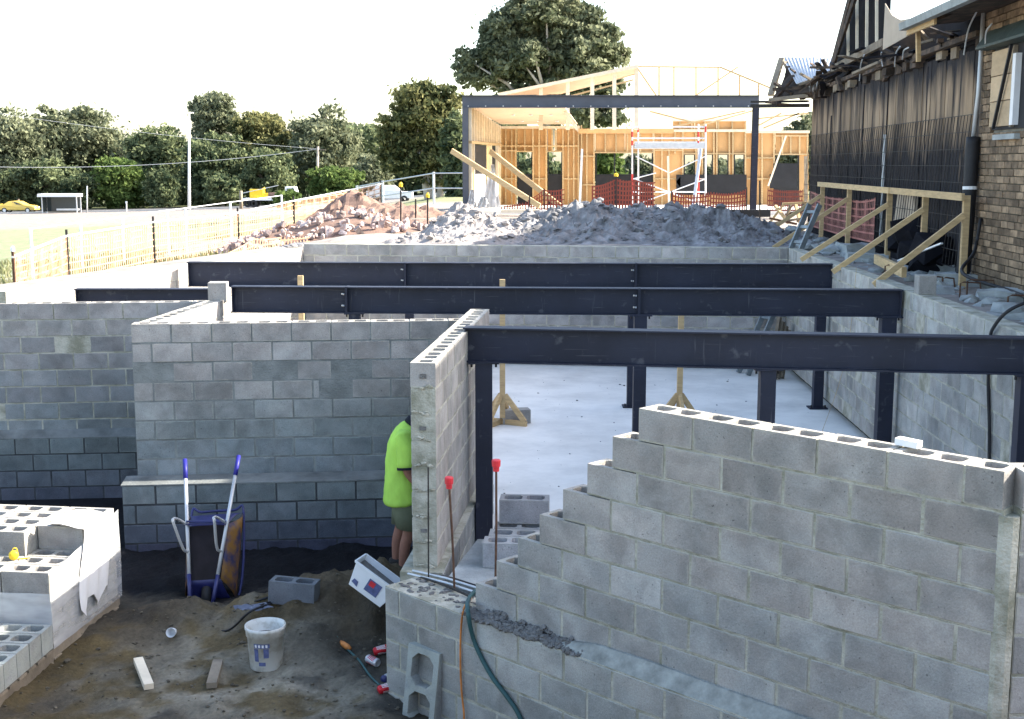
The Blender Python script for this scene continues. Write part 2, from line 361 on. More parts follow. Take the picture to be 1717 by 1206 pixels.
def ground_material():
    m, nt, b = newmat('site_ground'); L = nt.links.new
    b.inputs['Roughness'].default_value = .95; b.inputs['Specular IOR Level'].default_value = .15
    at_ = N(nt, 'ShaderNodeAttribute', attribute_name='zone'); g = N(nt, 'ShaderNodeNewGeometry')
    def noise(s_, d=6):
        n = N(nt, 'ShaderNodeTexNoise'); n.inputs['Scale'].default_value = s_; n.inputs['Detail'].default_value = d; n.inputs['Roughness'].default_value = .65
        L(g.outputs['Position'], n.inputs[0]); return n.outputs[0]
    def rg(src, c, d):
        r_ = N(nt, 'ShaderNodeMapRange'); r_.inputs[1].default_value = .3; r_.inputs[2].default_value = .7; r_.inputs[3].default_value = c; r_.inputs[4].default_value = d
        L(src, r_.inputs[0]); return r_.outputs[0]
    k = N(nt, 'ShaderNodeMath', operation='MULTIPLY'); L(rg(noise(2.2), .62, 1.3), k.inputs[0]); L(rg(noise(28), .75, 1.25), k.inputs[1])
    s = N(nt, 'ShaderNodeVectorMath', operation='SCALE'); L(at_.outputs['Color'], s.inputs[0]); L(k.outputs[0], s.inputs['Scale'])
    L(s.outputs[0], b.inputs['Base Color'])
    bp = N(nt, 'ShaderNodeBump'); bp.inputs['Strength'].default_value = .7; bp.inputs['Distance'].default_value = .03
    L(noise(24, 8), bp.inputs['Height']); L(bp.outputs[0], b.inputs['Normal'])
    return m
M['ground'] = ground_material()

# ------------------------------------------------------------------ plan of the basement
SW = Vector((.739, 7.278, .014)); SA = R(-45)                  # stepped wall: top left corner of its face
su = Vector((math.cos(SA), math.sin(SA), 0)); sn = Vector((math.sin(SA), -math.cos(SA), 0))   # sn: out of the face, to the camera
PZ = -2.12                                                     # slab
GZ = -2.45                                                     # dug ground in front
A0, A1 = Vector((-3.84, 12.62, 0)), Vector((-.45, 12.95, 0))
L0, L1 = Vector((-5.97, 14.85, 0)), Vector((-3.75, 22.75, 0))
F0, F1 = L1, Vector((4.72, 21.62, 0))
RW0 = Vector((4.17, 5.5, 0))

def pit_distance(x, y):
    poly = [(-14, 2.3), (8, 2.3), (8, 5.3), (4.66, 5.3), (5.24, 22.2), (-3.98, 23.25), (-6.4, 15.05), (-14, 14.85)]
    d = np.full(x.shape, 1e9); ins = np.zeros(x.shape, bool); n = len(poly)
    for i in range(n):
        ax, ay = poly[i]; bx, by = poly[(i+1) % n]
        t = np.clip(((x-ax)*(bx-ax) + (y-ay)*(by-ay))/((bx-ax)**2 + (by-ay)**2), 0, 1)
        d = np.minimum(d, np.hypot(x-ax-t*(bx-ax), y-ay-t*(by-ay)))
        c = ((ay > y) != (by > y)) & (x < (bx-ax)*(y-ay)/(by-ay+1e-12) + ax); ins ^= c
    return np.where(ins, d, -d)
def outer_height(x, y):
    s = np.maximum(0, -x - 3.6)
    z = -.19*s/(1 + .045*s) - .012*np.clip(y - 42, 0, 140)*np.clip((4 - x)/12, .25, 1) - .10
    z = z + .05*fbm(x, y, .5, 4, 3)*np.clip((y-5)/20, .3, 1)
    return z
def ground_height(x, y):
    x = np.asarray(x, float); y = np.asarray(y, float)
    d = pit_distance(x, y); o = outer_height(x, y)
    inner = GZ + .05*fbm(x, y, .8, 4, 11) + .065*fbm(x, y, 3, 5, 12) + .045*np.abs(fbm(x, y, 9, 3, 13))
    r1 = np.hypot((x + 1.38)/.86, (y - 10.35)/.85)
    inner = inner + .46*np.exp(-r1**2*1.6)*(1 + .8*fbm(x, y, 3, 5, 14))
    inner = inner + .16*np.exp(-(np.hypot((x+2.55)/.9, (y-10.35)/.3))**2)*(1 + .8*fbm(x, y, 4, 4, 15))
    inner = np.where((x + y > 9.1) & (x > -.45) | (y > 13.1), GZ - .1, inner)
    t = np.clip(d/.28, 0, 1); t = t*t*(3 - 2*t)
    return o*(1 - t) + inner*t
def gz(x, y): return float(ground_height(np.array([x]), np.array([y]))[0])

def make_ground():
    def geo(a, s, g, lim):
        o = [a]
        while o[-1] < lim: s *= g; o.append(o[-1] + s)
        return o
    xs = sorted(set([round(-v, 4) for v in geo(8.6, .3, 1.075, 1500)] + list(np.round(np.arange(-8.5, -5.6, .14), 4)) + list(np.round(np.arange(-5.6, .2, .045), 4)) + list(np.round(np.arange(.2, 9, .2), 4)) + geo(9.1, .3, 1.1, 1500)))
    ys = sorted(set([round(-v, 4) for v in geo(0, .5, 1.25, 400)] + list(np.round(np.arange(.3, 8.2, .3), 4)) + list(np.round(np.arange(8.2, 12.8, .045), 4)) + list(np.round(np.arange(12.8, 40, .25), 4)) + geo(40, .3, 1.05, 2500)))
    X, Y = np.meshgrid(np.array(xs), np.array(ys)); nx, ny = len(xs), len(ys)
    Z = ground_height(X, Y)
    far = np.clip((Y - 250)/400, 0, 1); Z = Z*(1-far) + (-5.5)*far
    V = np.stack([X, Y, Z], -1).reshape(-1, 3)
    i = np.arange(nx*ny).reshape(ny, nx)
    F = np.stack([i[:-1, :-1], i[:-1, 1:], i[1:, 1:], i[1:, :-1]], -1).reshape(-1, 4)
    me = bpy.data.meshes.new('ground'); me.from_pydata(V.tolist(), [], F.tolist())
    me.polygons.foreach_set('use_smooth', [True]*len(me.polygons))
    # soil kinds: dug brown soil, dry sand, pale site soil, grass, bare gravel bank; pit shade painted dark by the walls
    C = np.zeros((ny, nx, 3)); C[:] = (.30, .265, .23)
    n1 = fbm(X, Y, .12, 4, 21); n2 = fbm(X, Y, .9, 4, 22)
    def lay(mask, col):
        nonlocal C; mk = np.clip(mask, 0, 1)[..., None]; C = C*(1-mk) + np.array(col)*mk
    gr = np.clip((-X - 5.2 - .0*Y + n1*1.5)/1.2, 0, 1)*np.clip((Y - 15)/3, 0, 1)
    lay(gr*(.75 + .5*n1), (.29, .27, .19))
    lay(np.clip((-X - 9 + n1*3)/3, 0, 1)*np.clip((Y-25)/8, 0, 1), (.215, .24, .135))
    lay(np.clip((Y - 50 + 6*n1)/6, 0, 1)*np.clip((X+14)/4, 0, 1), (.23, .24, .125))
    lay(np.clip((Y - 92 + 10*n1 - X*.15)/9, 0, 1)*np.clip((-X - 6)/6, 0, 1), (.25, .22, .195))
    lay(np.clip((Y - 160)/6, 0, 1), (.10, .11, .05))
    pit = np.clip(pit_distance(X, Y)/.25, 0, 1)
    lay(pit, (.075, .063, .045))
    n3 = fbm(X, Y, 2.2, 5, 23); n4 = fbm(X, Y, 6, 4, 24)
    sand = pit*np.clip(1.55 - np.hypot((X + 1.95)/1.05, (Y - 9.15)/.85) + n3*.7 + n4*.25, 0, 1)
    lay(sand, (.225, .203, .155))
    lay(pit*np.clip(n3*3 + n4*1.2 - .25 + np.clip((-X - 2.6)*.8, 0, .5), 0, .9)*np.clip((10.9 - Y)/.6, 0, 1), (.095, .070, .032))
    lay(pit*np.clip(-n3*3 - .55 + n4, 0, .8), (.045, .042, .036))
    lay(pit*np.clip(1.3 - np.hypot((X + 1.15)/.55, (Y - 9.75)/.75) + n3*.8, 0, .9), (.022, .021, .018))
    lay(pit*np.clip((Y - 10.55 + n3*.7)/.35, 0, 1)*np.clip((-X - 1.75)/.25, 0, 1), (.010, .010, .012))  # shade round the wheelbarrow painted into the soil colour
    lay(pit*np.clip((Y - 11.3)/.3, 0, 1), (.011, .011, .013))  # soil blackened along the wall foot to stand for shade
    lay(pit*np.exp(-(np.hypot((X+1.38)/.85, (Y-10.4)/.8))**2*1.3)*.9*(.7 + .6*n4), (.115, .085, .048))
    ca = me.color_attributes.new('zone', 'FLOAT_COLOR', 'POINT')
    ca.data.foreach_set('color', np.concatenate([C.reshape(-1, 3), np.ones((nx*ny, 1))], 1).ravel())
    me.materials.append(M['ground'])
    tag(link('ground', me), kind='structure')
make_ground()

# slab
mb = MB()
mb.prism([(-.72, 9.2, PZ-.2), (2.35, 5.9, PZ-.2), (4.3, 5.6, PZ-.2), (4.85, 21.75, PZ-.2), (-3.8, 22.9, PZ-.2), (-5.9, 14.9, PZ-.2), (-3.7, 14.9, PZ-.2), (-3.7, 12.8, PZ-.2), (-.5, 13.0, PZ-.2)], (0, 0, .2))
tag(mb.build('basement_slab', M['slab']), kind='structure')
# backfill against the outside of the basement walls
mb = MB()
for a, b, o_, w_ in ((Vector((4.17, 5.5, 0)), F1, Vector((1, -.034, 0)), .75), (F1, L1, Vector((.13, .99, 0)), .7), (L1, L0, Vector((-.97, .24, 0)), .7)):
    q = [a + o_*.17, b + o_*.17, b + o_*w_, a + o_*w_]
    mb.hexa([Vector((p.x, p.y, -.5)) for p in q] + [Vector((p.x, p.y, -.075)) for p in q])
M['backfill'] = mat('sandy_backfill', (.24, .215, .19), .95, var=.35, scale=3, bump=.6, bscale=14, world=True)
tag(mb.build('ground_backfill', M['backfill']), kind='structure')
# road and kerb beyond the verge
mb = MB(); xs = list(np.linspace(-140, 60, 41))
def road_z(x, y): return gz(x, y)
for a, b in zip(xs[:-1], xs[1:]):
    za, zb = gz(a, 151) + .06, gz(b, 151) + .06
    mb.add([(a, 151, za), (b, 151, zb), (b, 159, zb), (a, 159, za)], [(0, 1, 2, 3)])
tag(mb.build('road', M['asphalt']), kind='structure')
mb = MB()
for a, b in zip(xs[:-1], xs[1:]):
    za, zb = gz(a, 151) + .1, gz(b, 151) + .1
    mb.hexa([(a, 150.6, za-.4), (b, 150.6, zb-.4), (b, 150.95, zb-.4), (a, 150.95, za-.4), (a, 150.6, za+.08), (b, 150.6, zb+.08), (b, 150.95, zb+.08), (a, 150.95, za+.08)])
tag(mb.build('kerb', M['kerb']), kind='structure')

# ------------------------------------------------------------------ concrete block meshes
def solid_block(name, lx, ly=.19, lz=.19, c=.004):
    mb = MB(); V = []; x, y, z = lx/2, ly/2, lz/2
    bm = bmesh.new(); bmesh.ops.create_cube(bm, size=1)
    for v in bm.verts: v.co = Vector((v.co.x*lx, v.co.y*ly, v.co.z*lz))
    bmesh.ops.bevel(bm, geom=list(bm.edges), offset=c, segments=1, affect='EDGES')
    me = bpy.data.meshes.new(name); bm.to_mesh(me); bm.free(); me.materials.append(M['block']); return me
def hollow_block(name, lx, ly=.19, lz=.19, cells=2, wall=.034, ch=.022, mats=None):
    mb = MB(); x, y, z = lx/2, ly/2, lz/2
    web = wall; cw = (lx - 2*wall - (cells-1)*web)/cells
    xs = [-x]; cx = []
    p = -x + wall
    for i in range(cells): cx.append((p, p + cw)); p += cw + web
    y0, y1 = -y + wall, y - wall
    for sgn in (1, -1):
        zz = z*sgn
        cols = [-x] + [v for c in cx for v in c] + [x]
        for i in range(len(cols) - 1):
            for (ya, yb) in ((-y, y0), (y0, y1), (y1, y)):
                if ya == y0 and i % 2 == 1: continue
                mb.add([(cols[i], ya, zz), (cols[i+1], ya, zz), (cols[i+1], yb, zz), (cols[i], yb, zz)], [(0, 1, 2, 3)])
    for a, b in cx:
        oc = [(a+ch, y0), (b-ch, y0), (b, y0+ch), (b, y1-ch), (b-ch, y1), (a+ch, y1), (a, y1-ch), (a, y0+ch)]
        n = len(oc); mb.add([(q[0], q[1], z) for q in oc] + [(q[0], q[1], -z) for q in oc], [(i, (i+1) % n, n+(i+1) % n, n+i) for i in range(n)])
        for zz in (z, -z):
            mb.add([(a, y0, zz), (a+ch, y0, zz), (a, y0+ch, zz)], [(0, 1, 2)]); mb.add([(b, y0, zz), (b-ch, y0, zz), (b, y0+ch, zz)], [(0, 1, 2)])
            mb.add([(a, y1, zz), (a+ch, y1, zz), (a, y1-ch, zz)], [(0, 1, 2)]); mb.add([(b, y1, zz), (b-ch, y1, zz), (b, y1-ch, zz)], [(0, 1, 2)])
    mb.add([(-x,-y,-z),(x,-y,-z),(x,y,-z),(-x,y,-z),(-x,-y,z),(x,-y,z),(x,y,z),(-x,y,z)], [(0,1,5,4),(1,2,6,5),(2,3,7,6),(3,0,4,7)])
    me = bpy.data.meshes.new(name); me.from_pydata([tuple(v) for v in mb.v], [], mb.f); me.materials.append(mats or M['block'])
    bm = bmesh.new(); bm.from_mesh(me); bmesh.ops.remove_doubles(bm, verts=bm.verts, dist=.0004); bmesh.ops.recalc_face_normals(bm, faces=bm.faces); bm.to_mesh(me); bm.free()
    return me
B_SOLID, B_HALF = solid_block('block_full', .39), solid_block('block_half', .19)
H_FULL, H_HALF = hollow_block('hollow_full', .39), hollow_block('hollow_half', .19, cells=1)
B30, B30H = solid_block('block_thick', .39, .29), solid_block('block_thick_half', .19, .29)
H30 = hollow_block('hollow_thick', .39, .29)

def course(root, P0, ang, u0, u1, ztop, joints_off, thick=.19, hollow=False, mortar=None, tint=(1, 1, 1), h=.2, face_only=False, count=[0], as_stuff=None, meshes=None, jit=.0025, v0=0):
    """one course: blocks from u0 to u1 along ang; P0 is a point on the face, thickness goes to +left of ang (away from camera)"""
    d = Vector((math.cos(ang), math.sin(ang), 0)); nrm = Vector((-math.sin(ang), math.cos(ang), 0))
    base = wloc(root); edges = [u0]
    k = math.ceil((u0 - joints_off)/.4 + 1e-6)
    while joints_off + .4*k < u1 - .04:
        e = joints_off + .4*k
        if e > u0 + .04: edges.append(e)
        k += 1
    edges.append(u1)
    full, half = meshes or ((H_FULL, H_HALF) if hollow else (B_SOLID, B_HALF))
    for i in range(len(edges) - 1):
        a, b = edges[i], edges[i+1]; w = b - a - .015
        me = full if w > .26 else half; nominal = .39 if w > .26 else .19
        c = Vector(P0) + d*((a+b)/2) + nrm*(thick/2 + random.uniform(-jit, jit)) + Vector((0, 0, ztop - h/2 + v0 + random.uniform(-.0015, .0015)))
        o = link('block', me, root, c - base, (0, random.uniform(-.003, .003), ang + random.uniform(-.003, .003)), (w/nominal, thick/(.29 if meshes else .19), (h - .015)/.19))
        t = random.uniform(.97, 1.03); o.color = (tint[0]*t, tint[1]*t, tint[2]*t, 1)
    if mortar is not None:
        rec = .0035
        def cb(ua, ub, za, zb):
            q = [Vector(P0) + d*ua + nrm*rec, Vector(P0) + d*ub + nrm*rec, Vector(P0) + d*ub + nrm*(thick-rec), Vector(P0) + d*ua + nrm*(thick-rec)]
            mortar.hexa([p + Vector((0, 0, za)) for p in q] + [p + Vector((0, 0, zb)) for p in q])
        if hollow:
            for e in edges[1:-1]: cb(e - .011, e + .011, ztop - h + .002, ztop - .012)
            cb(u0 + .004, u1 - .004, ztop - h - .001, ztop - h + .012)
        else:
            cb(u0 + .005, u1 - .005, ztop - h, ztop - .001)
COOL = (.93, 1.0, 1.05)

# ------------------------------------------------------------------ stepped wall (right, nearest) on its thicker base
root = thing('stepped_block_wall', 'unfinished grey block wall at the right whose end steps down to the left', 'wall', SW + Vector((0, 0, -1.6)))
mort = MB(); zt = SW.z
for k in range(8):
    course(root, (SW.x, SW.y, 0), SA, -.2*k, 2.2, zt - .2*k, -.2*k, hollow=(k == 0), mortar=mort, tint=(1.0, .985, .97) if k < 5 else (.93, .96, .97))
    if k > 0:   # the stepped-out half block shows an open core
        pass
# open cores on each step: hollow blocks replace the first block of each course
first = {}
for o in root.children:
    z = round(o.location.z, 1); u = (o.location + wloc(root) - SW).dot(su)
    if z not in first or u < first[z][0]: first[z] = (u, o)
for u, o in first.values(): o.data = H_FULL
# the mortar core must leave those cores open: rebuild it from the second block on
mort = MB()
for k in range(8):
    zz = zt - .2*k; ua = -.2*k + (.4 if k else 0)
    def cb(a, b, za, zb, rec=.0035, thick=.19):
        q = [Vector((SW.x, SW.y, 0)) + su*a - sn*rec, Vector((SW.x, SW.y, 0)) + su*b - sn*rec, Vector((SW.x, SW.y, 0)) + su*b - sn*(thick-rec), Vector((SW.x, SW.y, 0)) + su*a - sn*(thick-rec)]
        mort.hexa([p + Vector((0, 0, za)) for p in q] + [p + Vector((0, 0, zb)) for p in q])
    if k == 0:
        for e in (.4, .8, 1.2, 1.6, 2.0): cb(e-.011, e+.011, zz-.198, zz-.012)
        cb(.004, 2.2, zz-.201, zz-.19)
    else:
        cb(ua - .011, 2.2, zz - .2, zz - .002); cb(-.2*k + .004, ua - .01, zz - .201, zz - .19)
mort.build('mortar', M['mortar'], root)
# mortar filled corner and the return going right
corner = Vector((SW.x, SW.y, 0)) + su*2.2
rroot = root
mort2 = MB()
mort2.tube([corner + Vector((.035, .02, -2.6)), corner + Vector((.035, .02, zt - .22))], .052, 8)
mort2.build('corner_mortar', M['mortar'], root)
mort3 = MB()
for k in range(12):
    course(root, corner + Vector((.075, -.012, 0)), R(1), 0, 1.3, zt - .2*k, (.2 if k % 2 else .0) - .2, hollow=(k == 0), mortar=mort3)
mort3.build('mortar', M['mortar'], root)
# thicker base under the wall
bp0 = Vector((SW.x, SW.y, 0)) + sn*.10
mort4 = MB()
for k in range(5):
    course(root, bp0, SA, -2.25, 2.3, -1.60 - .2*k, (-2.25 + .16) if k % 2 == 0 else (-2.25 + .36), thick=.30, mortar=mort4, tint=(.95, 1.0, 1.0), meshes=(B30, B30H))
mort4.build('mortar', M['mortar'], root)
# base continues back under the partition
# sloping cement fillet on the ledge
mb = MB(); fu = [-.62, -.3, .1, .5, .9, 1.3, 1.8, 2.3]
prev = None
for u in fu:
    w = .03 if u < -.5 else .0
    top = -1.6 + (.02 if u < -.5 else random.uniform(.075, .09))
    p = Vector((SW.x, SW.y, 0)) + su*u
    cur = [p + sn*.101 + Vector((0, 0, -1.615)), p + sn*.002 + Vector((0, 0, -1.615)), p + sn*.002 + Vector((0, 0, top)), p + sn*.022 + Vector((0, 0, top))]
    if prev: mb.add(prev + cur, [(0, 4, 7, 3), (3, 7, 6, 2), (0, 1, 5, 4)])
    prev = cur
mb.build('cement_fillet', M['render'], root)
mb = MB()
for i in range(620):     # fallen mortar along the ledge, a continuous rough ridge
    u = random.uniform(-1.42, -.36); t = random.random(); hgt = .075*(.6 + .4*math.sin(u*23) *math.sin(u*7))*(1 if -1.3 < u < -.5 else .4)
    p = Vector((SW.x, SW.y, 0)) + su*u + sn*(.004 + .10*t) + Vector((0, 0, -1.597 + hgt*(1-t)*random.uniform(.2, 1.1)))
    mb.chunk(p, random.uniform(.008, .026), (1.1, 1, .8), i, .45)
tag(mb.build('mortar_droppings', M['mortar_dark'], root), kind='stuff')

# ------------------------------------------------------------------ partition wall (hollow top, stands on the base)
PA = R(84.6); P0 = Vector((-.755, 9.24, 0)); pd = Vector((math.cos(PA), math.sin(PA), 0)); pn = Vector((-math.sin(PA), math.cos(PA), 0))
PB = P0 + Vector((.19, -.015, 0))    # right face base point
root = thing('partition_block_wall', 'narrow block partition with open cores along its top, beside the front steel beam', 'wall', PB + Vector((0, 0, -1.6)))
mort = MB(); PT = -.03
for k in range(8):
    # thickness runs to the left of the direction, so start from the right-hand face
    course(root, PB, PA, 0, 3.55, PT - .197*k, 0 if k % 2 else .2, hollow=(k == 0), mortar=mort, h=.197, tint=(1.05, 1.05, 1.05))
mort.build('mortar', M['mortar'], root)
mb = MB()   # mortar snots on the end face and knocked-out webs
for k in range(8):
    z = PT - .197*(k+1) + .008
    for i in range(7):
        p = PB + pn*random.uniform(.03, .16) - pd*.004 + Vector((0, 0, z + random.uniform(-.008, .016)))
        mb.chunk(p, random.uniform(.008, .018), (1.4, .7, .7), i*9+k, .4)
mb.build('mortar_snots', M['mortar'], root)
mb = MB(); mb.box(PB + pn*.095 - pd*.002 + Vector((0, 0, PT-.105)), (.05, .004, .035), (0, 0, PA - math.pi/2)); mb.box(PB + pn*.1 - pd*.002 + Vector((0, 0, PT-.105-.394)), (.05, .004, .03), (0, 0, PA - math.pi/2)); mb.box(PB + pn*.1 - pd*.002 + Vector((0, 0, PT-.105-.197*6)), (.05, .004, .03), (0, 0, PA - math.pi/2))
mb.build('end_recess', M['mortar_dark'], root)
mort = MB(); broot = root
for k in range(5):
    course(root, PB + pn*(-.06) - pd*.12, PA, 0, 3.5, -1.605 - .2*k, .3 if k % 2 else .1, thick=.33, mortar=mort, meshes=(B30, B30H), tint=COOL)
mort.build('mortar', M['mortar'], root)

# ------------------------------------------------------------------ left bay wall with its ledge
AA = math.atan2(A1.y - A0.y, A1.x - A0.x); AL = (A1 - A0).length; AZ = -.17
root = thing('bay_block_wall', 'tall grey block wall behind the wheelbarrow, with a wider ledge near its foot', 'wall', A0 + Vector((0, 0, GZ)))
mort = MB()
for k in range(8):
    course(root, A0, AA, 0, AL, AZ - .2*k, .2 if k % 2 else 0, hollow=(k == 0), mortar=mort, tint=[(1.0, .98, .98), (.98, .97, .98), (.96, .96, .97), (.92, .94, .95), (.80, .87, .90), (.70, .80, .84), (.62, .73, .80), (.60, .70, .78)][k], jit=.004)  # lower courses tinted darker to carry the pit shade
an = Vector((math.sin(AA), -math.cos(AA), 0)); ad_ = Vector((math.cos(AA), math.sin(AA), 0))
shade_mort = MB()
for k in range(5):
    course(root, A0 + an*.30 - ad_*.10, AA, 0, AL - .15, AZ - 1.6 - .2*k, .13 if k % 2 else .33, thick=.48, mortar=shade_mort, tint=[(.54, .64, .69), (.45, .54, .62), (.33, .39, .52), (.22, .24, .37), (.16, .17, .26)][k], meshes=(B30, B30H))  # ledge tints fall to blue-black: pit shade put into the block colour
shade_mort.build('mortar', M['mortar_shade'], root); mort.build('mortar', M['mortar_damp'], root)
mb = MB(); q = A0 + an*.305 - ad_*.105
mb.hexa([q + Vector((0,0,AZ-1.605)), q + ad_*(AL-.16) + Vector((0,0,AZ-1.605)), q + ad_*(AL-.16) - an*.29 + Vector((0,0,AZ-1.605)), q - an*.29 + Vector((0,0,AZ-1.605)),
         q + Vector((0,0,AZ-1.59)), q + ad_*(AL-.16) + Vector((0,0,AZ-1.59)), q + ad_*(AL-.16) - an*.29 + Vector((0,0,AZ-1.565)), q - an*.29 + Vector((0,0,AZ-1.565))])
mb.build('ledge_render', M['ledge'], root)
# return wall going back from its left end
RA = math.atan2(15.05 - 12.62, -3.60 + 3.84)
rd = Vector((math.cos(RA), math.sin(RA), 0)); rn = Vector((-math.sin(RA), math.cos(RA), 0))
root = thing('return_block_wall', 'short sunlit return wall running back from the left end of the bay wall', 'wall', A0 + Vector((0, 0, GZ)))
mort = MB()
RB = A0 - rn*.19 + rd*.20
for k in range(10):
    course(root, RB, RA, 0, 2.45, AZ - .2*k, .2 if k % 2 else 0, hollow=(k == 0), mortar=mort)
mort.build('mortar', M['mortar'], root)

# ------------------------------------------------------------------ far left front wall
W0, W1 = Vector((-8.6, 14.55, 0)), Vector((-3.62, 15.0, 0)); WA = math.atan2(W1.y-W0.y, W1.x-W0.x); WL = (W1-W0).length
root = thing('front_block_wall', 'long dark block wall at far left behind the wrapped pallet', 'wall', W0 + Vector((0, 0, GZ)))
mort = MB()
wnn = Vector((math.sin(WA), -math.cos(WA), 0))
for k in range(8):
    course(root, W0, WA, 0, WL, -.2 - .2*k, .2 if k % 2 else 0, hollow=(k == 0), mortar=mort, tint=[(.96, .95, .97), (.86, .87, .88), (.76, .78, .82), (.72, .75, .79), (.66, .71, .76), (.64, .69, .75), (.60, .68, .73), (.60, .68, .73)][k], jit=.004)  # courses tinted darker downwards, pit shade painted into the blocks
shade_mort = MB()
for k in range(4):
    course(root, W0 + wnn*.12, WA, 0, WL, -1.8 - .2*k, .1 if k % 2 else .3, thick=.3, mortar=shade_mort, tint=[(.52, .62, .66), (.44, .53, .58), (.36, .41, .49), (.28, .31, .41)][k], meshes=(B30, B30H))  # ledge tinted darker still, carrying painted pit shade
shade_mort.build('mortar', M['mortar_shade'], root); mort.build('mortar', M['mortar'], root)
mb = MB(); q = W0 + wnn*.122; dd = Vector((math.cos(WA), math.sin(WA), 0))
mb.hexa([q+Vector((0,0,-1.81)), q+dd*WL+Vector((0,0,-1.81)), q+dd*WL-wnn*.12+Vector((0,0,-1.81)), q-wnn*.12+Vector((0,0,-1.81)), q+Vector((0,0,-1.80)), q+dd*WL+Vector((0,0,-1.80)), q+dd*WL-wnn*.12+Vector((0,0,-1.72)), q-wnn*.12+Vector((0,0,-1.72))])
mb.build('ledge_render', M['ledge'], root)
# one pier block on the corner of the two
root = tag(link('pier_block', B_HALF, None, W1 + Vector((.12, .02, -.085)), (0, 0, WA), (1.15, 1.05, 1.2)), 'single grey block standing on the corner of the left walls', 'block')

# ------------------------------------------------------------------ basement boundary walls: left, far, right
LA = math.atan2(L1.y-L0.y, L1.x-L0.x); LL = (L1-L0).length
root = thing('left_basement_wall', 'sunlit white block wall closing the left side of the basement', 'wall', L0 + Vector((0, 0, PZ)))
mort = MB()
for k in range(10): course(root, L0, LA, 0, LL, -.07 - .2*k, .2 if k % 2 else 0, mortar=mort, tint=(1.12, 1.1, 1.08))  # lighter tint puts extra sunlight into the block colour
mort.build('mortar', M['mortar'], root)
FA = math.atan2(F1.y-F0.y, F1.x-F0.x); FL = (F1-F0).length
root = thing('far_basement_wall', 'grey block wall across the far end of the basement, below the dirt heap', 'wall', F0 + Vector((0, 0, PZ)))
mort = MB()
for k in range(10): course(root, F0, FA, 0, FL, 0 - .2*k, .2 if k % 2 else 0, mortar=mort, tint=(.95, .97, 1.0))
mort.build('mortar', M['mortar'], root)
root = thing('right_basement_wall', 'long block wall along the right of the basement, below the old building', 'wall', RW0 + Vector((0, 0, PZ)))
mort = MB(); d = (F1 - RW0); RLn = d.length
back = F1 - RW0; RA2 = math.atan2(-back.y, -back.x)
for k in range(10): course(root, F1, RA2, 0, 11.7, 0 - .2*k, .2 if k % 2 else 0, mortar=mort, tint=(1.02, 1.06, 1.06), jit=.004)
mort.build('mortar', M['mortar'], root)
mb = MB(); bd = back.normalized(); bn = Vector((bd.y, -bd.x, 0))
q = [RW0 + bn*.004, F1 - bd*11.7 + bn*.004, F1 - bd*11.7 + bn*.186, RW0 + bn*.186]
mb.hexa([p + Vector((0, 0, PZ)) for p in q] + [p + Vector((0, 0, -.004)) for p in q]); mb.build('mortar', M['mortar'], root)
mb = MB(); n_ = int(((F1 - RW0).length - 11.7)/.4)      # courses outside the picture, joined
for k in range(11):
    for i_ in range(n_ + 1):
        c = F1 - bd*(11.7 + .2 + .4*i_ - (.2 if k % 2 else 0)) + bn*(.095 + random.uniform(-.002, .002)) + Vector((0, 0, -.1 - .2*k))
        mb.box(c, (.388, .19, .188), (0, 0, math.atan2(bd.y, bd.x)))
tag(mb.build('block_courses', M['block'], root), kind='stuff')
link('block', B_HALF, root, (F1 - bd*(21.62-13.9) + bn*.1 + Vector((0, 0, .105))) - wloc(root), (0, 0, RA2), (1, 1, 1.1))

# ------------------------------------------------------------------ steel beams and columns
def i_beam(mb, a, b, h, w, tf=.013, tw=.009):
    a = Vector(a); b = Vector(b)
    for z, ww, hh in ((-tf/2, w, tf), (-h/2, tw, h - 2*tf), (-h + tf/2, w, tf)):
        mb.bar(a + Vector((0, 0, z)), b + Vector((0, 0, z)), ww, hh)
def steel_beam(label, a, b, h, w, splices=(), bolts=(), endplate=True):
    a = Vector(a); b = Vector(b); root = thing('steel_beam', label, 'steel beam', a, 'steel floor beams over the basement')
    mb = MB(); i_beam(mb, a, b, h, w); mb.build('beam', M['steel'], root)
    d = (b - a).normalized(); n = Vector((d.y, -d.x, 0)); ang = math.atan2(d.y, d.x)
    if endplate:
        e = MB(); e.box(a + d*.02 + Vector((0, 0, -h/2)), (.012, w*.98, h*.94), (0, 0, ang)); e.box(b - d*.02 + Vector((0, 0, -h/2)), (.012, w*.98, h*.94), (0, 0, ang)); e.build('end_plate', M['steel'], root)
    for s in splices:
        e = MB(); c = a + d*s
        for k in (-1, 1): e.box(c + d*.007*k + Vector((0, 0, -h/2)), (.012, w*1.02, h*1.02), (0, 0, ang))
        pl = e.build('splice_plate', M['steel'], root)
        bo = MB()
        for zz in (.28, .72):
            bo.tube([c - d*.045 + n*(w*.25) + Vector((0, 0, -h*zz)), c - d*.03 + n*(w*.25) + Vector((0, 0, -h*zz))], .012, 6)
            bo.tube([c - d*.06 + n*.006 + Vector((0, 0, -h*zz)), c - d*.06 + n*.02 + Vector((0, 0, -h*zz))], .011, 6)
        bo.build('bolt', M['bolt'], root)
    return root, a, d, n, ang
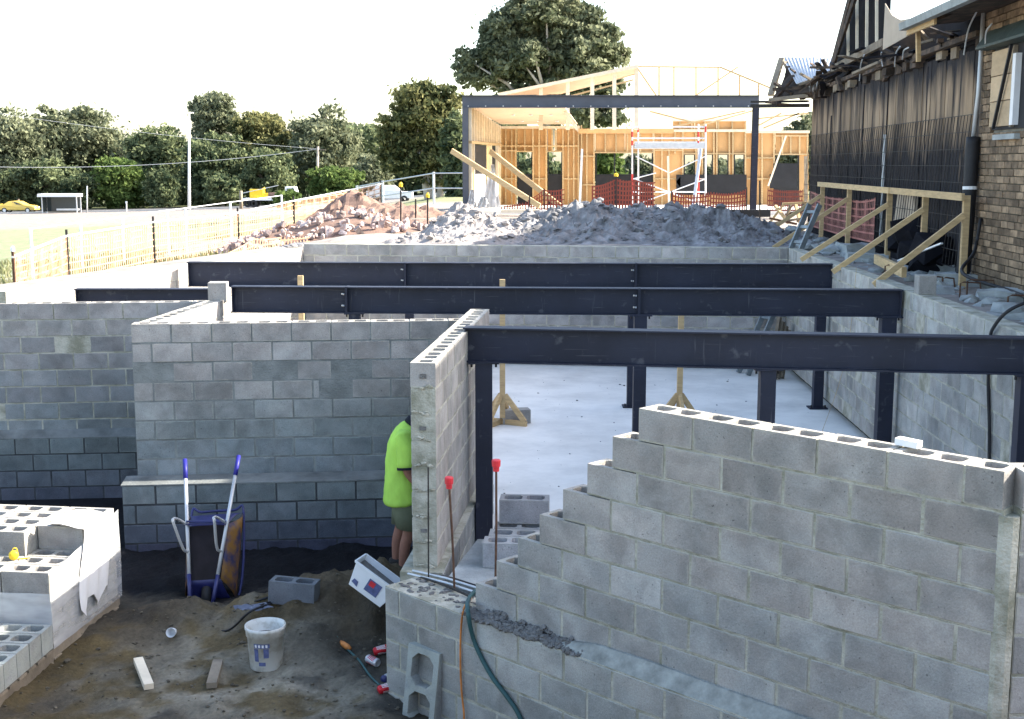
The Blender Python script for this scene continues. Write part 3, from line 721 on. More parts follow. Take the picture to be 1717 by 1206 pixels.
def steel_column(label, x, y, top, w=.11, d=.11, ang=0, hsec=False, plate=True, bot=PZ):
    root = thing('steel_column', label, 'steel column', (x, y, bot), 'steel columns standing on the slab')
    mb = MB()
    mb.box((x, y, (top+bot)/2 + .006), (w, d, top - bot - .012), (0, 0, ang)); mb.build('shaft', M['steel'], root)
    e = MB(); e.box((x, y, bot + .012), (w*1.9, d*1.7, .018), (0, 0, ang)); e.box((x, y, top - .007), (w*1.8, d*1.3, .012), (0, 0, ang)); e.build('end_plate', M['steel'], root)
    bo = MB()
    for k in (-1, 1):
        bo.tube([(x + k*w*.72, y - d*.5, bot + .02), (x + k*w*.72, y - d*.5, bot + .06)], .011, 6)
        bo.tube([(x + k*w*.72, y, top - .05), (x + k*w*.72, y, top - .014)], .011, 6)
    bo.build('bolt', M['darksteel'], root)
    return root
b1a, b1b = Vector((-.42, 11.08, 0)), Vector((4.36, 10.38, 0))
steel_beam('nearest navy steel beam spanning from the partition to the right wall', b1a, b1b, .31, .165, (), ())
b2a, b2b = Vector((-3.30, 14.85, 0)), Vector((4.46, 14.42, 0))
steel_beam('middle navy steel beam with bolted splice above the bay wall', b2a, b2b, .31, .165, (1.37, 4.78), ())
b3a, b3b = Vector((-4.75, 18.55, 0)), Vector((4.62, 18.2, 0))
steel_beam('farthest navy steel beam just below the dirt heap', b3a, b3b, .36, .17, (3.2, 6.55), ())
steel_beam('short steel beam at far left behind the front wall', Vector((-5.45, 15.75, -.12)), Vector((-3.55, 15.75, -.12)), .26, .15, (), ())
steel_column('steel column beside the end of the partition wall', -.25, 11.06, -.31, .15, .13)
steel_column('steel column under the middle of the nearest beam', 2.19, 10.70, -.31, .13, .13)
steel_column('steel column at the right end of the nearest beam', 4.27, 10.39, -.31, .10, .12)
steel_column('steel column under the middle beam right of the timber tripod', 1.49, 14.58, -.31, .145, .13)
steel_column('steel column at the right end of the middle beam', 4.32, 14.43, -.31, .17, .14)
steel_column('steel column under the middle beam above the bay wall', -1.85, 14.77, -.31, .13, .12)
steel_column('steel column under the splice of the farthest beam, left', -1.50, 18.42, -.36, .13, .12)
steel_column('steel column with base plate seen behind the middle column', 1.76, 18.31, -.36, .14, .13)
steel_column('steel column with base plate near the right wall', 4.47, 18.2, -.36, .14, .13)
# timber props on crossed feet
def prop(label, x, y, top, rz):
    root = thing('timber_prop', label, 'timber prop', (x, y, PZ), 'timber props on the slab')
    MB().box((x, y, (top+PZ)/2 + .05), (.075, .055, top - PZ - .1)).build('post', M['pine'], root)
    for k in range(2):
        a = rz + k*math.pi/2; dv = Vector((math.cos(a), math.sin(a), 0)); sv = Vector((-dv.y, dv.x, 0))
        b = Vector((x, y, PZ + .035 + .0*k)) + sv*.06
        MB().bar(b - dv*.34, b + dv*.34, .045, .07).build('foot', M['pine'], root)
        for s in (-1, 1):
            MB().bar(Vector((x, y, PZ + .42)) + dv*s*.03 + sv*.01, b + dv*s*.31 + Vector((0, 0, .03)), .04, .07).build('brace', M['pine'], root)
    return root
prop('timber prop on crossed feet at the left of the slab', -.13, 17.0, -.12, R(-28))
prop('timber prop behind the stepped wall, its foot hidden', 2.29, 17.0, -.42, R(20))
prop('timber prop at the far left corner behind the bay wall', -2.95, 17.6, -.12, R(10))
tag(link('loose_block', B_SOLID, None, (.05, 17.15, PZ + .1), (0, 0, .2)), 'dark concrete block lying at the foot of the timber tripod', 'block')
# debris on the slab
for i, (px, py, r) in enumerate([(1203, 679, .045), (1010, 668, .02), (1232, 668, .02), (1254, 668, .016), (1008, 693, .016), (1330, 690, .02), (1338, 700, .025), (1342, 712, .016), (1290, 705, .012), (1060, 640, .02)]):
    p = onz(px, py, PZ)
    o = MB().chunk((0, 0, 0), r, (1.3, 1, .75), i, .25).build('rubble_chunk', M['stone'], loc=(p.x, p.y, PZ + r*.55))
    tag(o, ['largest dark lump lying on the slab near the middle column', 'small dark crumb of rubble lying on the pale slab'][min(i, 1)], 'rubble', 'crumbs of rubble on the slab' if i else None)

mb = MB()
for i in range(240):
    x, y = random.uniform(-.1, 4.3), random.uniform(8.5, 21)
    if x + y < 9.0: continue
    r = min(.016, .003*random.paretovariate(1.8)); mb.chunk((x, y, PZ + r*.4), r, (1.3, 1, .6), i, .35)
tag(mb.build('slab_grit', M['stone']), 'fine grit scattered over the slab', 'grit', kind='stuff')
# ------------------------------------------------------------------ hollow blocks, bars and cords on the base ledge
def loose_block(label, me, loc, rot=(0, 0, 0), scale=None, name='hollow_block', group=None, tint=(.95, 1, 1.05)):
    o = link(name, me, None, loc, rot, scale); o.color = (*tint, 1); tag(o, label, 'block', group); return o
H4 = hollow_block('hollow_full', .39, .19, .19)
b = Vector((.02, 9.55, -1.6))
loose_block('grey hollow block standing on two others beside the partition foot', H_FULL, (.10, 9.78, -1.6 + .30), (0, 0, R(-4)), tint=(.78, .82, .92))
for i, (yy, xx) in enumerate([(9.28, -.02), (9.48, .02), (9.68, .06)]):
    loose_block(['front hollow block of the low row beside the partition foot', 'middle hollow block of the low row beside the partition foot', 'rear hollow block of the low row, under the standing block'][i], H_FULL, (xx, yy, -1.6 + .10), (0, 0, R(-4)), tint=(.82, .88, .98))
MB().hexa([Vector(p) for p in [(-.48, 8.95, -2.1), (.62, 7.9, -2.1), (.75, 9.9, -2.1), (-.28, 9.95, -2.1), (-.48, 8.95, -1.6), (.62, 7.9, -1.6), (.75, 9.9, -1.6), (-.28, 9.95, -1.6)]]).build('inner_footing', M['footing'], bpy.data.objects['partition_block_wall'])
def starter_bar(label, foot, top, cap=True):
    root = thing('starter_bar', label, 'steel bar', foot, 'starter bars with red safety caps')
    MB().tube([foot, (Vector(foot)*.5 + Vector(top)*.5) + Vector((.004, 0, 0)), top], .0085, 8).build('bar', M['rust'], root)
    t = Vector(top); Mx = Matrix.Translation(t - Vector((0, 0, .03)))
    MB().lathe([(0, -.002), (.021, -.002), (.023, .03), (.030, .034), (.032, .075), (.027, .083), (0, .083)], 12, Mx).build('safety_cap', M['red'], root)
    return root
fa = onz(762, 990, -1.6); starter_bar('rusty starter bar with red cap standing nearest the partition', fa, at(753, 812, fa.y + .02))
fb = Vector((-.12, 8.75, -1.6)); starter_bar('rusty starter bar with red cap rising behind the end of the stepped wall', fb, at(832, 783, 8.75))
p = onz(719, 968, -1.6)
tag(MB().tube([p + Vector((0, -.03, 0)), at(718, 784, p.y - .03)], .006, 6).build('thin_bar', M['darksteel'], loc=p), 'thin dark rod standing against the end of the partition', 'steel bar')
bars = [((684, 962), (812, 998)), ((692, 957), (806, 988)), ((700, 966), (790, 1001)), ((722, 963), (800, 983))]
for i, (a, c) in enumerate(bars):
    A = onz(*a, -1.585); C_ = onz(*c, -1.585)
    tag(MB().tube([A, (A + C_)/2 + Vector((0, 0, .012)), C_], .009, 6).build('ledge_bar', M['galv'] if i < 2 else M['darksteel'], loc=A), 'steel bar lying on the base ledge by the partition, %s from the front' % ORD[[3, 1, 2, 0].index(i) if i < 4 else 0], 'steel bar', 'bars lying on the base ledge')
mb = MB()
for i in range(60):
    p = onz(random.uniform(680, 800), 0, -1.6) if False else Vector((SW.x, SW.y, 0)) + su*random.uniform(-2.2, -1.45) - sn*random.uniform(-.06, .18) + Vector((0, 0, -1.598))
    mb.chunk(p, random.uniform(.006, .022), (1.4, 1, .6), i, .35)
tag(mb.build('mortar_crumbs', M['mortar_dark']), 'fallen mortar crumbs on the base ledge', 'mortar', kind='stuff')
def smooth_path(pts, n=10):
    P = [Vector(p) for p in pts]; P = [P[0]*2 - P[1]] + P + [P[-1]*2 - P[-2]]; out = []
    for i in range(1, len(P) - 2):
        for k in range(n):
            t = k/n; a, b, c, d = P[i-1], P[i], P[i+1], P[i+2]
            out.append(.5*((2*b) + (c - a)*t + (2*a - 5*b + 4*c - d)*t*t + (-a + 3*b - 3*c + d)*t**3))
    return out + [P[-2]]
def face_pt(px, py, out=.115):   # on the face of the base wall
    return onplane(px, py, SW + sn*out, sn)
hp = [onz(798, 990, -1.585) - sn*.0, onz(787, 1003, -1.575), face_pt(784, 1022, .135), face_pt(795, 1075, .12), face_pt(822, 1130, .12), face_pt(850, 1168, .12), face_pt(868, 1195, .12), face_pt(885, 1235, .12)]
tag(MB().tube(smooth_path(hp), .0155, 8).build('hose', M['hose'], smooth=True), 'dark green hose hanging down the face of the lower wall', 'hose')
hp = [onz(790, 1003, -1.585), face_pt(778, 1020, .125), face_pt(773, 1055, .115), face_pt(772, 1110, .115), face_pt(774, 1160, .115), face_pt(778, 1200, .12), face_pt(776, 1240, .12)]
tag(MB().tube(smooth_path(hp), .0075, 6).build('extension_cord', M['cord_o'], smooth=True), 'orange extension cord hanging down the lower wall beside the green hose', 'cord')
# black hose over the right basement wall and thin string line
rwn = Vector((-back.y, back.x, 0)).normalized(); 
if rwn.x > 0: rwn = -rwn
def rw_pt(px, py, out=.02): return onplane(px, py, F1 + rwn*out, rwn)
hp = [at(1725, 505, 11.0), at(1690, 522, 11.0), rw_pt(1668, 546, .05), rw_pt(1660, 570), rw_pt(1657, 640), rw_pt(1659, 720), rw_pt(1658, 800)]
tag(MB().tube(smooth_path(hp), .016, 8).build('hose', M['rubber'], smooth=True), 'black hose draped over the right basement wall', 'hose')
tag(MB().tube(smooth_path([rw_pt(1436, 450, .03), rw_pt(1425, 560, .03), onz(1408, 640, -1.5), onz(1378, 725, PZ + .01)]), .003, 5).build('string_line', M['pine'], smooth=True), 'thin pale string hanging down from the right basement wall', 'string')
# white offcut on top of the stepped wall
p = Vector((SW.x, SW.y, 0)) + su*1.63 - sn*.15
tag(MB().box((p.x, p.y, SW.z + .018), (.12, .06, .034), (0, .05, R(-42))).build('foam_offcut', M['white']), 'small white offcut lying on top of the stepped wall', 'offcut')

# ------------------------------------------------------------------ bricklayer
def skin_body(name, joints, edges, root_i, m, parent, sub=2):
    me = bpy.data.meshes.new(name); off = wloc(parent)
    me.from_pydata([tuple(Vector(j[0]) - off) for j in joints], edges, []); me.materials.append(m)
    o = link(name, me, parent)
    bm = bmesh.new(); bm.from_mesh(me); ly = bm.verts.layers.skin.verify(); bm.verts.ensure_lookup_table()
    for i, j in enumerate(joints):
        r_ = j[1]; bm.verts[i][ly].radius = r_ if isinstance(r_, tuple) else (r_, r_); bm.verts[i][ly].use_root = (i == root_i)
    bm.to_mesh(me); bm.free()
    sk = o.modifiers.new('skin', 'SKIN'); sk.use_smooth_shade = True; sk.branch_smoothing = .3
    ss = o.modifiers.new('subsurf', 'SUBSURF'); ss.levels = sub; ss.render_levels = sub
    return o
def loft(mb, rings, n=20, close=True):
    """rings: (centre, rx, ry, tilt about Y)"""
    vs_, fs = [], []
    for c, rx, ry, tl in rings:
        Rm = Matrix.Rotation(tl, 3, 'Y')
        for k in range(n):
            t = 2*math.pi*k/n; vs_.append(Vector(c) + Rm @ Vector((rx*math.cos(t), ry*math.sin(t), 0)))
    for i in range(len(rings)-1):
        for k in range(n):
            k2 = (k+1) % n; fs.append((i*n+k, i*n+k2, (i+1)*n+k2, (i+1)*n+k))
    if close: fs += [tuple(reversed(range(n))), tuple((len(rings)-1)*n + k for k in range(n))]
    return mb.add(vs_, fs)
def build_person():
    gx, gy = -1.00, 11.45; g = gz(gx, gy) + .01
    root = thing('person', 'bricklayer in a fluorescent yellow shirt and olive shorts, half hidden behind the partition', 'person', (gx, gy, g))
    B = lambda x, y, z: Vector((gx + x, gy + y, g + z))
    # faces +X (towards the partition), leaning forward, hands at the work in front of him
    pelvis, belly, chest, neck = B(-.02, 0, .95), B(-.02, 0, 1.10), B(.02, 0, 1.32), B(.13, 0, 1.50)
    head, crown = B(.21, -.01, 1.60), B(.25, -.01, 1.70)
    J = [(pelvis, .12), (belly, .11), (chest, .12), (neck, .06), (head, .085), (crown, .075)]
    E_ = [(0, 1), (1, 2), (2, 3), (3, 4), (4, 5)]
    def add(pt, r, par): J.append((pt, r)); E_.append((par, len(J)-1)); return len(J)-1
    arms = {}
    for s in (-1, 1):
        S_, El, Wr = B(.03, .19*s, 1.38), B(.045, .235*s, 1.08), B(.20, .20*s, .88)
        sh = add(S_, .058, 2); el = add(El, .045, sh); wr = add(Wr, .032, el)
        hd = add(B(.25, .19*s, .82), .037, wr); f0 = add(B(.29, .18*s, .77), .024, hd); f1 = add(B(.30, .17*s, .73), .015, f0)
        g0 = add(B(.275, .215*s, .77), .018, hd); g1 = add(B(.28, .22*s, .735), .013, g0)
        th = add(B(.235, .155*s, .80), .015, wr)
        arms[s] = (S_, El)
        hp_ = add(B(-.02, .095*s, .88), .092, 0); kn = add(B(.05 if s < 0 else -.04, .11*s, .50), .060, hp_); cf = add(B(.0 if s < 0 else -.09, .11*s, .33), .056, kn); an_ = add(B(-.02 if s < 0 else -.10, .11*s, .10), .038, cf)
        he = add(B(-.04 if s < 0 else -.12, .11*s, .045), .042, an_); to = add(B(.17 if s < 0 else .09, .12*s, .035), .036, he)
    skin_body('body', J, E_, 0, M['skin'], root)
    mb = MB(); hd = head
    mb.chunk(hd + Vector((.105, 0, .0)), .022, (1, .7, 1.2), 3, .05)
    for s in (-1, 1): mb.chunk(hd + Vector((0, .088*s, .02)), .024, (.7, .4, 1.2), 4, .05)
    mb.build('face', M['skin'], root, smooth=True)
    mb = MB()
    for s in (-1, 1): mb.chunk(hd + Vector((.085, .035*s, .045)), .010, (1, 1, .7), 5, .05)
    mb.build('eye', M['navy'], root)
    mb = MB(); mb.lathe([(.02, .10), (.06, .092), (.09, .06), (.099, .01), (.096, -.05), (.085, -.075)], 16, Matrix.Translation(hd + Vector((.01, 0, .03))) @ Matrix.Rotation(R(28), 4, 'Y'))
    mb.build('hair', M['hair'], root, smooth=True)
    # shirt: loose, hangs straight at the back, hem at the thigh
    mb = MB()
    loft(mb, [(B(-.01, 0, .72), .192, .248, R(-6)), (B(-.01, 0, .80), .192, .242, R(-4)), (B(-.015, 0, .92), .180, .226, 0), (B(-.025, 0, 1.05), .155, .205, R(4)), (B(-.02, 0, 1.18), .152, .210, R(8)), (B(.0, 0, 1.30), .150, .222, R(14)), (B(.03, 0, 1.39), .135, .205, R(20)), (B(.065, 0, 1.45), .105, .150, R(26)), (B(.095, 0, 1.485), .075, .085, R(30))])
    shirt = mb.build('shirt', M['hivis'], root, smooth=True)
    ss = shirt.modifiers.new('sub', 'SUBSURF'); ss.levels = ss.render_levels = 2
    tx = bpy.data.textures.new('creases', 'CLOUDS'); tx.noise_scale = .11; tx.noise_depth = 2
    dm = shirt.modifiers.new('creases', 'DISPLACE'); dm.texture = tx; dm.strength = .026; dm.mid_level = .5; dm.texture_coords = 'LOCAL'
    for s in (-1, 1):
        sh, el = arms[s]; mb = MB()
        q = [sh + Vector((-.02, -.06*s, .0)), sh + Vector((0, .0, .005)), sh*.7 + el*.3, sh*.3 + el*.7, sh*.12 + el*.88]
        mb.tube(q, [.085, .098, .092, .086, .090], 16); mb.build('sleeve', M['hivis'], shirt, smooth=True)
        c = sh*.12 + el*.88; dv = (el - sh).normalized(); MB().tube([c - dv*.012, c + dv*.012], .0915, 16).build('cuff', M['navy'], shirt)
    dv = (neck - chest).normalized()
    mb = MB(); loft(mb, [(B(.085, 0, 1.475), .088, .098, R(30)), (B(.11, 0, 1.52), .078, .080, R(32))]); mb.build('collar', M['navy'], shirt, smooth=True)
    mb = MB()
    for s in (-1, 1):
        kx = .035 if s < 0 else -.03
        loft(mb, [(B(-.01, .09*s, .92), .13, .10, 0), (B(-.01, .10*s, .80), .135, .112, 0), (B(.0 + kx*.5, .11*s, .66), .120, .108, R(6*-s)), (B(kx, .115*s, .52), .112, .105, R(8*-s))])
    mb.build('shorts', M['shorts'], root, smooth=True)
    for s in (-1, 1):
        x0 = -.02 if s < 0 else -.10
        mb = MB(); mb.box(B(x0 + .07, .115*s, .045), (.29, .105, .09)); mb.box(B(x0 - .005, .112*s, .115), (.13, .105, .10))
        o = mb.build('boot', M['darksteel'], root); bv = o.modifiers.new('bevel', 'BEVEL'); bv.width = .03; bv.segments = 3
build_person()

# ------------------------------------------------------------------ wheelbarrow stood on its nose against the ledge
def build_barrow():
    top_l, top_r = at(310, 772, 11.55), at(400, 766, 11.55)
    g = gz(-2.5, 10.95)
    bl, br = onz(319, 1018, GZ + .0), onz(357, 1019, GZ + .0)
    bl.z = gz(bl.x, bl.y) + .01; br.z = gz(br.x, br.y) + .01
    root = thing('wheelbarrow', 'blue wheelbarrow stood on its nose with handles up against the block ledge', 'wheelbarrow', (bl + br)/2)
    for a, b in ((bl, top_l), (br, top_r)):
        d = (b - a).normalized(); L_ = (b - a).length
        h = MB().tube([a + d*.25, b - d*.16], .017, 10).build('handle', M['galv'], root, smooth=True)
        MB().tube([b - d*.19, b + d*.01], .021, 10).build('grip', M['bluegrip'], h, smooth=True)
        MB().tube([a, a + d*.26], .018, 10).build('nose_tube', M['blue'], root, smooth=True)
    up = ((top_l + top_r)/2 - (bl + br)/2).normalized(); side = (top_r - top_l).normalized(); out = side.cross(up).normalized()
    if out.y < 0: out = -out       # out: away from the camera (open side, towards the wall)
    c0 = (bl + br)/2
    def P(s, u, o_): return c0 + side*s + up*u + out*o_
    # tray: floor (towards camera) narrower, rim (towards the wall) wider
    ft, fb = .74, .22
    floor = [P(-.15, fb, .03), P(.15, fb, .03), P(.18, ft, .03), P(-.17, ft, .03)]
    rim = [P(-.20, .10, .36), P(.22, .10, .36), P(.27, .93, .24), P(-.22, .93, .24)]
    mb = MB(); mb.add(floor, [(0, 1, 2, 3)]); o = mb.build('tray_floor', M['tray_under'], root)
    def panel(name, a, b, c, d, m):
        mb = MB(); n_ = 6; pts = []; 
        for i in range(n_ + 1):
            t = i/n_
            for j in range(n_ + 1):
                s_ = j/n_; p = (a*(1-s_) + b*s_)*(1-t) + (d*(1-s_) + c*s_)*t
                bow = .035*math.sin(math.pi*t)
                pts.append(p + ((a + b)/2 - c0 - up*.5).normalized()*bow)
        fs = [(i*(n_+1)+j, i*(n_+1)+j+1, (i+1)*(n_+1)+j+1, (i+1)*(n_+1)+j) for i in range(n_) for j in range(n_)]
        mb.add(pts, fs); ob = mb.build(name, m, root, smooth=True); so_ = ob.modifiers.new('solid', 'SOLIDIFY'); so_.thickness = .004
    panel('back_panel', floor[3], floor[2], rim[2], rim[3], M['blue'])
    panel('side_panel', floor[2], floor[1], rim[1], rim[2], M['worn'])
    panel('side_panel', floor[0], floor[3], rim[3], rim[0], M['worn'])
    panel('front_panel', floor[1], floor[0], rim[0], rim[1], M['blue'])
    MB().tube(smooth_path([rim[0], rim[1], rim[2], rim[2]*.8 + rim[3]*.2 + up*.03, rim[2]*.2 + rim[3]*.8 + up*.03, rim[3], rim[0]], 6), .012, 8).build('rim', M['blue'], root, smooth=True)
    # legs: bent tubes from the handles, with a cross bar
    for s, (a, b) in ((-1, (bl, top_l)), (1, (br, top_r))):
        p1 = a + (b - a)*.53; p2 = a + (b - a)*.34
        k = p1 - out*.30 - up*.06 + side*(.0)
        leg = MB().tube(smooth_path([p1, p1 - out*.12 - side*.05 + up*.01, k - side*.04, k - up*.05 - side*.03, p2 - out*.10 - side*.02, p2], 5), .013, 8).build('leg', M['galv'], root, smooth=True)
    a = bl + (top_l - bl)*.545; b = br + (top_r - br)*.535
    MB().tube([a - out*.03, b - out*.03], .010, 8).build('cross_bar', M['blue'], root)
    MB().bar(a - out*.02 - up*.02, b - out*.02 - up*.02, .05, .006).build('cross_plate', M['blue'], root)
    # wheel at the nose behind the tubes
    w = c0 + up*.06 + out*.34 + Vector((0, 0, .12)); Mx = Matrix.Translation(w) @ side.to_track_quat('Z', 'Y').to_matrix().to_4x4()
    wh = MB().lathe([(.13, -.035), (.165, -.045), (.185, -.02), (.188, 0), (.185, .02), (.165, .045), (.13, .035), (.13, -.035)], 24, Mx).build('wheel', M['rubber'], root, smooth=True)
    MB().lathe([(.02, -.05), (.03, -.03), (.131, -.03), (.131, .03), (.03, .03), (.02, .05)], 20, Mx).build('rim_disc', M['blue'], wh)
build_barrow()

# ------------------------------------------------------------------ bucket, tub, cans, timber, stones in the dug ground
def lie(px, py, z=None):
    p = onz(px, py, GZ)
    for _ in range(12): p = onz(px, py, gz(p.x, p.y))
    return p
p = lie(447, 1118)
root = thing('bucket', 'round white plastic bucket splashed with mortar, blue print on its side', 'bucket', p)
Mx = Matrix.Translation(p)
MB().lathe([(0, .002), (.118, .002), (.124, .01), (.142, .27), (.150, .27), (.152, .315), (.158, .32), (.158, .345), (.150, .345), (.146, .30), (.136, .26), (.120, .24), (0, .235)], 28, Mx).build('pail', M['white_dirty'], root, smooth=True)
MB().lathe([(0, .236), (.07, .246), (.13, .25)], 20, Mx).build('mortar', M['mortar_dark'], root)
mb = MB(); f = MB()
def on_pail(t, z, out=.0015):
    r = .124 + (z - .01)*.018/.26 + out; return p + Vector((math.cos(t)*r, math.sin(t)*r, z))
def pail_patch(mb, t0, t1, z0, z1, out):
    n = 6
    for i in range(n):
        a, b = t0 + (t1-t0)*i/n, t0 + (t1-t0)*(i+1)/n
        mb.add([on_pail(a, z0, out), on_pail(b, z0, out), on_pail(b, z1, out), on_pail(a, z1, out)], [(0, 1, 2, 3)])
tb = math.atan2(-p.y, -p.x) - .35
pail_patch(mb, tb-.35, tb+.55, .20, .235, .0015); pail_patch(mb, tb-.35, tb-.1, .09, .195, .0015); pail_patch(mb, tb+.2, tb+.5, .12, .195, .0015); pail_patch(mb, tb-.1, tb+.3, .055, .085, .0015)
mb.build('printed_label', M['label'], root)
for k in range(4): pail_patch(f, tb-.28+.2*k, tb-.17+.2*k, .206, .229, .003)
f.build('label_print', M['lettering'], root)
# tilted tub of mortar
c = lie(628, 1006) + Vector((0, .03, .13))
root = thing('mortar_tub', 'white rectangular tub of dark mortar tipped on the soil by the bricklayer', 'tub', c - Vector((0, 0, .14)))
Rt = Euler((R(-8), R(33), R(-14))).to_matrix()
def T(x, y, z): return c + Rt @ Vector((x, y, z))
mb = MB()
for (w0, d0, z0), (w1, d1, z1) in [((.155, .105, -.10), (.20, .14, .10))]:
    lo = [T(-w0, -d0, z0), T(w0, -d0, z0), T(w0, d0, z0), T(-w0, d0, z0)]; hi = [T(-w1, -d1, z1), T(w1, -d1, z1), T(w1, d1, z1), T(-w1, d1, z1)]
    mb.add(lo + hi, [(0, 3, 2, 1), (0, 1, 5, 4), (1, 2, 6, 5), (2, 3, 7, 6), (3, 0, 4, 7)])
o = mb.build('shell', M['white'], root); sm_ = o.modifiers.new('solid', 'SOLIDIFY'); sm_.thickness = .006
bv = o.modifiers.new('bevel', 'BEVEL'); bv.width = .02; bv.segments = 3
mb = MB()
for a, b in (((-.205, -.145), (.205, -.145)), ((.205, -.145), (.205, .145)), ((.205, .145), (-.205, .145)), ((-.205, .145), (-.205, -.145))):
    mb.bar(T(a[0], a[1], .10), T(b[0], b[1], .10), .016, .016)
mb.build('rim', M['white'], root)
MB().hexa([T(-.17, -.12, .0), T(.17, -.12, .0), T(.17, .12, .0), T(-.17, .12, .0), T(-.19, -.13, .065), T(.18, -.13, .05), T(.18, .13, .05), T(-.19, .13, .065)]).build('mortar', M['mortar_dark'], root)
def tub_face(x, z, out=.004):   # front face of the tub
    t = (z + .10)/.2; return T(x, -(.105 + .035*t) - out, z)
mb = MB(); mb.add([tub_face(-.035, -.055), tub_face(.085, -.055), tub_face(.085, .055), tub_face(-.035, .055)], [(0, 1, 2, 3)]); mb.build('printed_label', M['label'], root)
mb = MB(); mb.add([tub_face(-.02, .0, .006), tub_face(.03, .0, .006), tub_face(.03, .045, .006), tub_face(-.02, .045, .006)], [(0, 1, 2, 3)]); mb.build('label_print', M['red'], root)
mb = MB(); mb.add([tub_face(-.15, -.06), tub_face(-.09, -.075), tub_face(-.10, -.03), tub_face(-.14, -.025)], [(0, 1, 2, 3)]); mb.build('printed_label', M['label'], root)
# block half sunk on the heap
p = Vector((-1.82, 10.15, gz(-1.82, 10.15) - .05))
loose_block('dark concrete block sitting on the soil heap behind the white bucket', H_FULL, p + Vector((0, 0, .115)), (R(-3), R(3), R(-7)), tint=(.36, .40, .47), name='block')
# big hollow block on end, leaning on the base wall
p = onz(712, 1215, GZ)
zc_ = Vector((-.60, -.78, .10)).normalized(); xc_ = (Vector((.13, .10, 1)) - zc_*Vector((.13, .10, 1)).dot(zc_)).normalized(); yc_ = zc_.cross(xc_)
o = loose_block('large hollow block stood on end and leaning on the lower wall, core facing out', hollow_block('hollow_end', .60, .29, .21, cells=2, wall=.045, ch=.05), (0, 0, 0), tint=(.9, 1, 1.03))
o.rotation_euler = Matrix((xc_, yc_, zc_)).transposed().to_euler(); o.location = (p.x + .03, p.y + .16, -1.95 - .29)
# drink cans
def can(label, px, py, ax, m, m2, L_=.122, r=.033, group='drink cans on the ground'):
    p = lie(px, py) + Vector((0, 0, r*.9)); a = Vector(ax).normalized()
    root = thing('drink_can', label, 'can', p, group)
    Mx = Matrix.Translation(p) @ a.to_track_quat('Z', 'Y').to_matrix().to_4x4()
    MB().lathe([(0, -L_/2), (r*.75, -L_/2), (r, -L_/2 + .012), (r, L_/2 - .012), (r*.8, L_/2), (r*.7, L_/2 - .004), (0, L_/2 - .004)], 18, Mx).build('can_body', m, root, smooth=True)
    mb = MB(); zs = [(-.035, -.01), (-.012, .012), (.008, .035)]
    for k, (z0, z1) in enumerate(zs):
        for i in range(4):
            t0 = -.9 + i*.35 + .12*k
            for t in (0, 1, 2, 3, 4, 5): 
                pass
            mb.add([Mx @ Vector(((r+.0008)*math.cos(t0 + q), (r+.0008)*math.sin(t0 + q), z)) for q, z in ((0, z0), (.18, z0), (.25, z1), (.07, z1))], [(0, 1, 2, 3)])
            for rep in (2.1, 4.2):
                mb.add([Mx @ Vector(((r+.0008)*math.cos(t0 + rep + q), (r+.0008)*math.sin(t0 + rep + q), z)) for q, z in ((0, z0), (.18, z0), (.25, z1), (.07, z1))], [(0, 1, 2, 3)])
    mb.build('can_print', m2, root)
can('red drink can with white print lying nearest the big hollow block', 647, 1160, (.8, .45, .12), M['canred'], M['lettering'])
can('red and white drink can lying highest on the soil by the lower wall', 639, 1096, (.85, .3, .15), M['canred'], M['lettering'])
can('pale grey drink can with red print lying between the red cans', 625, 1114, (.75, -.6, -.1), M['canw'], M['canred'])
can('blue and white drink can lying just above the nearest red can', 652, 1142, (.6, .6, .1), M['blue'], M['lettering'])
# extension lead with orange plug
def gp(px, py, up=.012): return lie(px, py) + Vector((0, 0, up))
tag(MB().tube(smooth_path([gp(*q) for q in [(541, 1018), (551, 1045), (563, 1068), (575, 1084), (590, 1098), (604, 1112), (620, 1135), (637, 1152)]]), .009, 6).build('cable', M['hose'], smooth=True), 'dark cable with an orange joiner lying across the soil heap', 'cable')
a, b = gp(570, 1080, .02), gp(587, 1092, .02)
tag(MB().tube([a, a*.7 + b*.3, b*.7 + a*.3, b], [.014, .022, .024, .015], 10).build('cable_joiner', M['cord_o'], smooth=True, loc=a), 'orange plug joiner on the dark cable', 'plug')
for i, q in enumerate([[(390, 1040), (420, 1015), (448, 1005), (478, 998)], [(398, 1045), (432, 1020), (470, 1008)], [(330, 1050), (380, 1060), (420, 1028), (462, 1012)]]):
    tag(MB().tube(smooth_path([gp(*w) for w in q]), .010, 6).build('cable', M['rubber'], smooth=True), ['black cable in a tangle at the wheelbarrow foot, upper strand', 'black cable in a tangle at the wheelbarrow foot, middle strand', 'black cable trailing from the wheelbarrow foot to the heap'][i], 'cable')
# plastic scrap
mb = MB(); c = lie(425, 1022)
n = 9
pts = [c + Vector((.24*(i/n-.5) - .1*(j/n-.5), .12*(j/n-.5) + .08*(i/n-.5), .02 + .012*math.sin(i*.9 + j*.7) + .008*math.cos(j*1.3 - i))) for i in range(n+1) for j in range(n+1)]
mb.add(pts, [(i*(n+1)+j, i*(n+1)+j+1, (i+1)*(n+1)+j+1, (i+1)*(n+1)+j) for i in range(n) for j in range(n)])
tag(mb.build('plastic_scrap', mat('dark_plastic', (.10, .11, .15), .35, spec=.5), smooth=True, loc=c), 'crumpled dark plastic scrap beside the wheelbarrow foot', 'scrap')
p = lie(291, 1066)
tag(MB().lathe([(0, 0), (.030, 0), (.040, .085), (.037, .085), (.028, .006)], 16, Matrix.Translation(p + Vector((0, 0, .035))) @ Matrix.Rotation(R(75), 4, 'X')).build('paper_cup', M['white'], smooth=True, loc=p), 'small white cup lying on the bare ground', 'cup')
